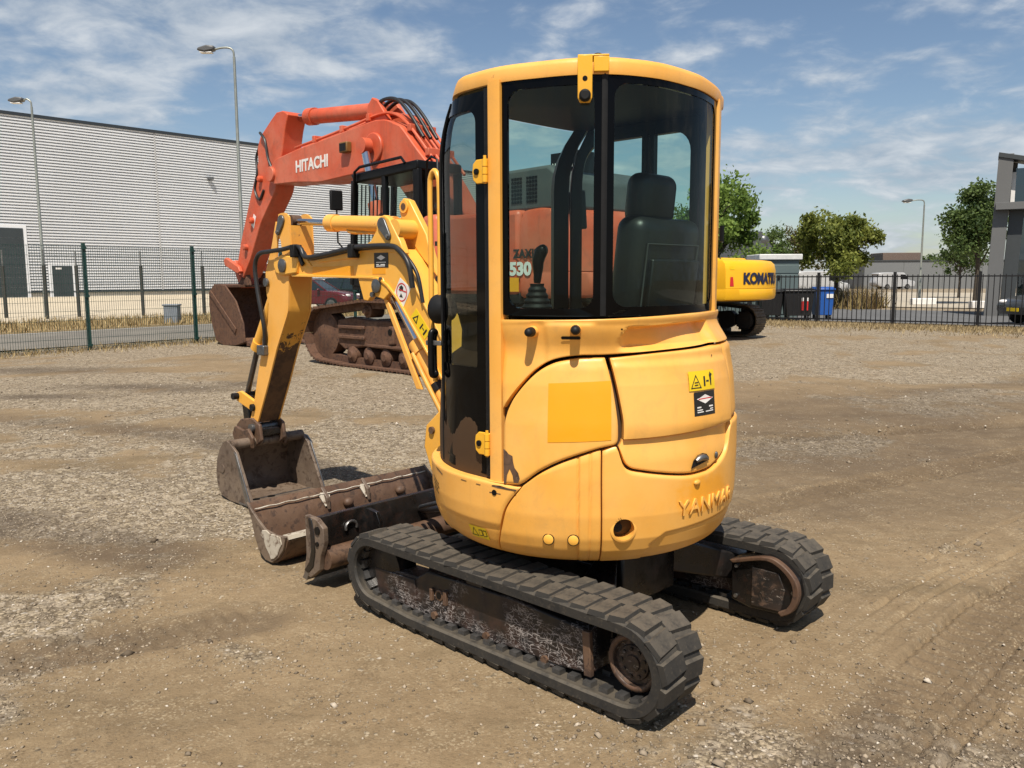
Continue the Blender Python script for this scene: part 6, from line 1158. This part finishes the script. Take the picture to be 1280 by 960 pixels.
# ================================================================== street lamps
GALV = flat('galvanised_steel', (.34, .35, .31), .45, .6, var=.2, scale=4)
def lamp(px_, Y_, H, arm, dr, label, head=True, z0=0.):
    X_ = (px_ - 640) / 1050 * Y_; L_ = empty('street_lamp', (X_, Y_, z0), 0, label, 'street lamp', 'street lamps')
    obj('lamp_post', MB().tube([(0, 0, 0), (0, 0, 1.2), (0, 0, 1.25), (0, 0, H - .3)], [.085, .085, .065, .042], 12), GALV, L_, sm=50); a = dr * arm
    obj('lamp_arm', MB().tube(cat([(0, 0, H - .35), (dr * .02, 0, H - .12), (dr * .14, 0, H - .02), (a * .6, 0, H - .01), (a, 0, H - .06)], 5), .032, 10), GALV, L_, sm=60)
    hd = obj('lamp_head', MB().prism([(a - dr * .02, H + .03), (a + dr * .25, H + .06), (a + dr * .52, H - .02), (a + dr * .56, H - .10), (a + dr * .3, H - .16), (a, H - .10)], -.14, .14), flat('lamp_head_grey', (.10, .10, .10), .4), L_, bev=.04); obj('lamp_glass', MB().box(min(a + dr * .08, a + dr * .46), max(a + dr * .08, a + dr * .46), -.11, .11, H - .175, H - .145), STW, hd)
lamp(60.5, 33.5, 8.5, .30, -1, 'tall grey street lamp in front of the warehouse, far left'); lamp(308, 28.5, 9.05, .62, -1, 'tall grey street lamp rising behind the red-orange excavator arm'); lamp(1147, 50, 6.0, .75, -1, 'slim pale street lamp on the right beyond the bar fence')
# ================================================================== trees
def tree(name, px_, Y_, H, cr, cz, label, seed, leafc, n=5200, ls=.15, rx=1.0, group='trees behind the yard'):
    X_ = (px_ - 640) / 1050 * Y_; r = np.random.default_rng(seed); T_ = empty(name, (X_, Y_, 0), 0, label, 'tree', group)
    bark = flat('grey_brown_bark', (.07, .055, .04), .9, var=.4, scale=6, bmp=.4); b = MB(); top = cz + cr * .3
    b.tube([(0, 0, -.1), (.02, 0, cz * .4), (-.03, .02, cz), (0, 0, top)], [.16 * H / 7, .12 * H / 7, .08 * H / 7, .02], 8); lobes = []
    for k in range(20):
        a = k * 2.4 + r.uniform(-.5, .5); z0 = cz * r.uniform(.5, 1.05); L = cr * rx * r.uniform(.40, .92); up = r.uniform(-.1, .75) * cr; e = np.array((math.cos(a) * L, math.sin(a) * L, min(z0 + up + .2, H - .5 * cr))); b.tube([(0, 0, z0 * .9), (e[0] * .5, e[1] * .5, (z0 + e[2]) / 2 + .1), tuple(e)], [.05 * H / 7, .035 * H / 7, .012], 6); lobes.append((e, cr * r.uniform(.16, .40)))
    for k in range(20): a = r.uniform(0, 6.28); q = r.uniform(0, .75) * cr * rx; lobes.append((np.array((math.cos(a) * q, math.sin(a) * q, r.uniform(cz - cr * .5, H - cr * .35))), cr * r.uniform(.16, .42)))
    obj('trunk', b, bark, T_, sm=50); V = []; tone = []
    per = n // len(lobes)
    for e, q in lobes:
        d = r.normal(size=(per, 3)); d /= np.linalg.norm(d, axis=1)[:, None]; rr = q * r.random(per) ** .5 * r.uniform(.7, 1.45, per); P = e + d * rr[:, None] * np.array((1, 1, .85)); P = P[P[:, 2] > cz * .35]
        m = len(P); u = r.normal(size=(m, 3)); u /= np.linalg.norm(u, axis=1)[:, None]; w = np.cross(u, r.normal(size=(m, 3))); w /= np.linalg.norm(w, axis=1)[:, None]; s_ = (ls * r.uniform(.6, 1.3, m))[:, None]
        V.append(np.stack([P - u * s_ * .5, P + w * s_ * .3, P + u * s_ * .5, P - w * s_ * .3], 1)); tone.append(np.repeat(np.clip(r.normal(.5, .22, m) + r.normal(0, .16), 0, 1), 4))
    V = np.concatenate(V).reshape(-1, 3); tone = np.concatenate(tone); me = bpy.data.meshes.new('crown'); me.from_pydata(V.tolist(), [], np.arange(len(V)).reshape(-1, 4).tolist()); at = me.attributes.new('tone', 'FLOAT', 'POINT'); at.data.foreach_set('value', tone.astype(np.float32))
    key = 'leaf%.3f%.3f' % leafc[0][:2]
    if key not in MATS:
        t = NT('leaves'); ta = t.n('ShaderNodeAttribute', attribute_name='tone').outputs['Fac']; t.set(t.mix(t.ramp(ta, .15, .85), leafc[0], leafc[1]), .6, spec=.25); tl = t.n('ShaderNodeBsdfTranslucent'); t.l(t.mix(ta, leafc[1], tuple(min(1, v * 1.6) for v in leafc[1])), tl.inputs[0]); ms = t.n('ShaderNodeMixShader'); ms.inputs[0].default_value = .3; t.l(t.b.outputs[0], ms.inputs[1]); t.l(tl.outputs[0], ms.inputs[2]); t.l(ms.outputs[0], t.out.inputs[0]); MATS[key] = t.m
    obj('crown', me, MATS[key], T_)
LG = ((.06, .11, .022), (.19, .27, .055)); LY = ((.075, .10, .02), (.22, .24, .05)); LD = ((.035, .065, .018), (.11, .155, .045)); LB = ((.05, .045, .018), (.12, .10, .035))
tree('deciduous_tree', 888, 42, 7.0, 2.3, 4.4, 'bright green tree rising right behind the cab of the mini excavator', 11, LG, 14000, .21)
tree('deciduous_tree', 1043, 42, 5.3, 2.0, 3.2, 'round olive green tree behind the blue waste bin', 12, LY, 16000, .19, 1.0)
tree('deciduous_tree', 1217, 47, 7.15, 2.1, 4.1, 'tall green tree beside the dark building on the right', 13, LD, 16000, .2, .75); tree('deciduous_tree', 1196, 60, 5.0, 1.6, 2.9, 'low dark bush-like tree left of the tall tree by the dark building', 18, LD, 3500, .2)
tree('deciduous_tree', 965, 88, 7.2, 2.1, 4.6, 'small far dark tree above the golden excavator counterweight', 14, LD, 4000, .26); tree('deciduous_tree', 1000, 92, 7.6, 2.3, 4.8, 'brownish far tree left of the round olive tree', 15, LB, 4000, .28)
tree('deciduous_tree', 1165, 120, 5.2, 2.4, 3.2, 'tiny far green tree left of the grey lamp on the skyline', 16, LD, 2000, .35); tree('deciduous_tree', 1183, 125, 5.0, 2.2, 3.2, 'tiny far green tree right of the grey lamp on the skyline', 17, LG, 2000, .35); tree('deciduous_tree', 945, 40, 3.4, 1.2, 2.2, 'small pale green bush-like tree just above the golden excavator', 19, LG, 2500, .16)
# ================================================================== buildings on the right
def bbox(name, x0, x1, y0, y1, z0, z1, mat, par, bev=0): return obj(name, MB().box(x0, x1, y0, y1, z0, z1), mat, par, bev=bev)
GRYB = flat('grey_render', (.13, .13, .128), .7, var=.1, scale=.4); DGR = flat('anthracite_panel', (.045, .05, .052), .5, var=.1); BRK = None
def brickmat():
    t = NT('brown_brick'); b = t.n('ShaderNodeTexBrick'); b.inputs['Scale'].default_value = 9; b.inputs['Color1'].default_value = (.10, .065, .05, 1); b.inputs['Color2'].default_value = (.15, .10, .075, 1); b.inputs['Mortar'].default_value = (.2, .18, .16, 1); b.inputs['Mortar Size'].default_value = .015
    mp = t.n('ShaderNodeMapping'); mp.inputs['Rotation'].default_value = (rad(90), 0, 0); t.l(t.co, mp.inputs[0]); t.l(mp.outputs[0], b.inputs['Vector']); t.set(b.outputs['Color'], .85); return t.m
BRK = brickmat()
OB = empty('office_building', (18.55, 33, 0), rad(-29.5), 'dark modern building with slanted frame and brown brick at the right edge', 'building')
obj('frame_column', MB().prism([(-.05, 0), (.45, 0), (.62, 6.15), (.12, 6.15)], -.25, .5), GRYB, OB, bev=.01)
obj('frame_column', MB().prism([(.46, 0), (.95, 0), (1.08, 4.1), (.60, 4.1)], -.1, .6), DGR, OB, bev=.01); bbox('canopy', .12, 7, -.6, 3, 4.05, 4.32, GRYB, OB, .01)
obj('roof_edge', MB().prism([(.10, 6.05), (.12, 6.22), (2.3, 5.72), (9, 5.5), (9, 5.35), (2.2, 5.55)], -.3, .9), DGR, OB, bev=.01); bbox('upper_wall', 1.45, 9, .3, 4, 4.32, 5.55, BRK, OB); bbox('upper_window', .72, 1.42, .35, .42, 4.36, 5.65, CLR, OB); bbox('window_frame', .60, .74, .25, .45, 4.34, 5.5, STW, OB)
obj('frame_side_panel', MB().prism([(.14, 4.32), (.70, 4.32), (.78, 5.85), (.14, 6.1)], .5, .6), GRYB, OB); bbox('lower_wall', 1.5, 9, 2.4, 4, 0, 4.05, DGR, OB); bbox('dark_glazing', 1.05, 9, 2.2, 2.38, .1, 4.0, CLR, OB)
for k in range(4): bbox('glazing_bar', 1.5 + k * 1.4, 1.58 + k * 1.4, 2.1, 2.2, 0, 4.05, DGR, OB)
LB_ = empty('low_warehouse', (48, 108, 0), 0, 'long low grey warehouse on the far right skyline', 'warehouse'); GC = flat('grey_cladding', (.17, .175, .175), .55, var=.1)
for k in range(6): bbox('wall_panel', -3 + k * 5.0, 1.96 + k * 5.0, 0, 12, 0, 3.5, GC, LB_); bbox('panel_joint', 1.96 + k * 5.0, 2.0 + k * 5.0, .04, 11, 0, 3.5, GRYB, LB_)
bbox('roof_edge', -3.2, 27.2, -.1, 12, 3.5, 3.66, DGR, LB_); bbox('roof_plant', 1, 6, 4, 8, 3.66, 4.7, BRK, LB_, .05); bbox('loading_door', 19.5, 22.5, -.08, 0, 0, 2.6, STW, LB_)
HS = empty('dark_roofed_house', (18.6, 70, 0), rad(8), 'house with dark grey tiled roof above the golden excavator', 'house'); RT = flat('dark_roof_tiles', (.035, .037, .04), .8, var=.3, scale=3)
bbox('house_wall', -4, 3.4, 0, 7, 0, 2.9, BRK, HS); obj('roof', MB().prism([(-.4, 2.8), (3.5, 5.5), (7.4, 2.8)], -4.3, 3.7, 'x'), RT, HS); obj('satellite_dish', MB().lathe([(.02, 0), (.35, .12), (.36, .13), (.02, .03)], (2.3, -.3, 4.6), 'y', 18), GREYP, HS, sm=40); bbox('chimney', -1, -.5, 3, 3.5, 4.8, 5.9, BRK, HS); bbox('house_window', 1, 2.2, -.05, .0, 1, 2.2, CLR, HS)
# transformer kiosk and ribbed container
KG = flat('grey_green_steel', (.10, .135, .135), .5, var=.12, scale=1.5)
KI = empty('transformer_kiosk', (10.1, 32.2, 0), 0, 'grey-green transformer kiosk with white roof behind the bar fence', 'kiosk'); bbox('kiosk_body', -.62, .82, 0, 1.6, 0, 2.20, KG, KI, .02); bbox('kiosk_roof', -.72, .92, -.1, 1.7, 2.20, 2.42, flat('white_roof_sheet', (.62, .62, .60), .5), KI, .03)
for k in range(2): bbox('kiosk_door', -.55 + k * .68, .08 + k * .68, -.03, .0, .15, 1.65, KG, KI, .01)
bbox('kiosk_band', -.63, .83, -.02, .0, 1.70, 2.0, KG, KI, .01); bbox('door_lock', .0, .1, -.06, -.03, 1.45, 1.62, BLK, KI)
CT = empty('ribbed_container', (7.3, 31, 0), 0, 'dark grey-green ribbed container wall below the golden excavator counterweight', 'container'); pr_ = []
for k in range(17): x = -1.2 + k * .2; pr_ += [(x, 0), (x + .06, 0), (x + .1, -.05), (x + .16, -.05)]
obj('container_wall', MB().grid([[(p[0], p[1], 0.05) for p in pr_], [(p[0], p[1], 1.75) for p in pr_]]), KG, CT); bbox('container_box', -1.2, 2.1, .04, 1.8, .05, 1.75, KG, CT); bbox('container_corner', 2.0, 2.16, -.08, .1, 0, 1.8, KG, CT, .01); bbox('container_top_rail', -1.2, 2.1, -.07, .06, 1.7, 1.8, KG, CT)
# waste bins
def wbin(x, y, w, h, mat, label, grp='waste bins behind the bar fence', sticker=None):
    B_ = empty('waste_bin', (x, y, .03), rad(-6), label, 'bin', grp); obj('bin_body', MB().add([(-w * .42, 0, .16), (w * .42, 0, .16), (w * .42, .6, .16), (-w * .42, .6, .16), (-w * .5, -.07, h - .12), (w * .5, -.07, h - .12), (w * .5, .7, h - .12), (-w * .5, .7, h - .12)], [(3, 2, 1, 0), (4, 5, 6, 7), (0, 1, 5, 4), (1, 2, 6, 5), (2, 3, 7, 6), (3, 0, 4, 7)]), mat, B_, bev=.02)
    obj('bin_lid', MB().box(-w * .53, w * .53, -.11, .74, h - .12, h - .05).box(-w * .5, w * .5, 0, .66, h - .05, h), mat, B_, bev=.03)
    for sx in (-1, 1):
        for sy in (.08, .52): obj('castor', MB().cyl((sx * w * .34 - .03, sy, .08), (sx * w * .34 + .03, sy, .08), .08, n=12), BLKM, B_)
    if sticker: obj('bin_sticker', MB().box(*sticker), STW if not len(sticker) == 7 else STR, B_)
    return B_
BLU = flat('blue_bin_plastic', (.02, .10, .38), .4, var=.1); BKB = flat('black_bin_plastic', (.014, .014, .015), .45, var=.2)
wbin(11.2, 30.2, .66, 1.17, BLU, 'blue waste bin with lid, right of the black bins', sticker=(.05, .28, -.075, -.06, .78, .92)); wbin(10.2, 29.9, 1.0, 1.12, BKB, 'black waste bin with red and white strips beside the blue bin'); wbin(9.35, 30.3, .8, 1.1, BKB, 'black waste bin in front of the kiosk, left of the bin with red strips')
bs = COL.objects['waste_bin.001'] if 'waste_bin.001' in COL.objects else None
for sx in (.06, .22): obj('reflector_strip', MB().box(sx, sx + .07, -.075, -.055, .35, .80), STR, bs); obj('reflector_end', MB().box(sx, sx + .07, -.078, -.056, .68, .80), STW, bs)
# ================================================================== cars
def car(name, loc, az, paintm, label, grp='parked cars', van=False):
    C_ = empty(name, loc, az, label, 'van' if van else 'car', grp); W2 = .86
    if van: prof = [(2.35, .35), (2.42, .62), (2.30, .95), (1.55, 1.15), (.95, 1.92), (.4, 2.0), (-2.3, 1.98), (-2.42, 1.6), (-2.42, .35)]
    else: prof = [(2.08, .32), (2.16, .52), (2.10, .68), (1.85, .80), (1.02, .93), (-1.75, .98), (-2.08, .92), (-2.15, .62), (-2.08, .32)]
    rows = []
    P = resample(cat(prof + prof[:1], 5), 70)[:-1]
    for y, k in ((-W2, .90), (-W2 + .05, .97), (-W2 + .14, 1.), (W2 - .14, 1.), (W2 - .05, .97), (W2, .90)): c0 = np.array((0, .6)); rows.append([(c0[0] + (p[0] - c0[0]) * k, y * (1 if abs(y) < W2 else 1), c0[1] + (p[1] - c0[1]) * (k if not van else .5 + k / 2)) for p in P])
    n = len(P); b = MB().add([p for r in rows for p in r], [(i * n + j, i * n + (j + 1) % n, (i + 1) * n + (j + 1) % n, (i + 1) * n + j) for i in range(5) for j in range(n)] + [tuple(range(n)), tuple(range(5 * n, 6 * n))]); bd = obj('car_body', b, paintm, C_, sm=40)
    if not van:
        gp = [(1.05, .90), (.30, 1.40), (-.2, 1.46), (-1.15, 1.44), (-1.85, .95)]; b = MB(); A = [(p[0], W2 - .10 - max(0, p[1] - .92) * .42, p[1]) for p in gp]; Bq = [(p[0], -q[1], p[1]) for p, q in zip(gp, A)]; b.add(A + Bq, [(0, 1, 2, 3, 4), (9, 8, 7, 6, 5), (0, 5, 6, 1), (3, 8, 9, 4)]); obj('car_windows', b, CLR if False else flat('dark_car_glass', (.015, .018, .02), .06, spec=.8), C_)
        b = MB().add([A[1], A[2], A[3], Bq[3], Bq[2], Bq[1]] + [(p[0], p[1], p[2] + .04) for p in (A[1], A[2], A[3], Bq[3], Bq[2], Bq[1])], [(6, 7, 8, 9, 10, 11), (0, 1, 7, 6), (1, 2, 8, 7), (2, 3, 9, 8), (3, 4, 10, 9), (4, 5, 11, 10), (5, 0, 6, 11)]); obj('car_roof', b, paintm, C_, bev=.015)
        for sg in (1, -1):
            for a, c in ((0, 1), (2, 2), (3, 4)): 
                p, q = (A if sg > 0 else Bq)[a], (A if sg > 0 else Bq)[c]
                if a == c: q = (p[0] - .1, sg * (W2 - .07), .93)
                obj('roof_pillar', MB().bar(p, q, .05, .05), paintm, C_)
            obj('headlight', MB().sphere((2.0, sg * .62, .70), .14, .18, .08, 12, 8), STW, C_, sm=60); obj('tail_light', MB().sphere((-2.08, sg * .66, .78), .08, .14, .10, 10, 6), STR, C_, sm=60); obj('wing_mirror', MB().sphere((.72, sg * .95, .98), .08, .1, .07, 10, 6), paintm, C_, sm=60)
        obj('number_plate', MB().box(2.15, 2.17, -.25, .25, .42, .53), STY, C_)
    else:
        for sg in (1, -1): obj('van_window', MB().prism([(1.40, 1.2), (.98, 1.75), (.35, 1.78), (.35, 1.2)], sg * .855, sg * .872), BLK, C_)
        obj('windscreen', MB().add([(1.56, -.7, 1.17), (1.56, .7, 1.17), (1.0, .66, 1.90), (1.0, -.66, 1.90)], [(0, 1, 2, 3)]), BLK, C_)
    for x in (1.30, -1.32):
        for sg in (1, -1): w_ = obj('wheel', MB().lathe([(.22, -.10), (.31, -.09), (.32, 0), (.31, .09), (.22, .10)], (x, sg * (W2 - .08), .315), 'y', 22), BLKM, C_, sm=35); obj('rim', MB().lathe([(.21, .0), (.205, .02), (.05, .03)], (x, sg * (W2 + .015) - (.0 if sg > 0 else .03), .315), 'y', 18), STEEL, w_, sm=35)
    return C_
carred = flat('dark_red_car_paint', (.11, .012, .018), .18, spec=.6); carblk = flat('black_car_paint', (.015, .02, .022), .15, spec=.6); cargry = flat('grey_car_paint', (.045, .047, .047), .2, spec=.6); carwht = flat('white_car_paint', (.42, .42, .42), .25)
car('parked_car', (-9.3, 39.5, .1), rad(-12), carred, 'dark red hatchback parked beyond the fence behind the excavators'); car('parked_car', (-8.1, 43.0, .12), rad(-15), carblk, 'black car parked behind the dark red hatchback'); car('parked_car', (17.95, 26.9, .03), rad(188), cargry, 'grey car cut off by the right picture edge behind the bar fence')
car('parked_van', (46.5, 103, .05), rad(8), carwht, 'small white van in front of the low grey warehouse, left of the lamp', 'vans in the far car park', True); car('parked_van', (26.2, 72, .05), rad(12), carwht, 'white van half hidden behind the round olive tree', 'vans in the far car park', True)
for px_, Y_, w_, lb in ((1152, 46, 1.3, 'white concrete block beside the foot of the pale street lamp'), (1232, 40.5, 1.6, 'white concrete block at the foot of the dark building')): tag(obj('concrete_block', MB().box(-w_ / 2, w_ / 2, -.2, .2, 0, .35), STW, None, loc=((px_ - 640) / 1050 * Y_, Y_, .03), bev=.03), lb, 'block', 'white concrete blocks')
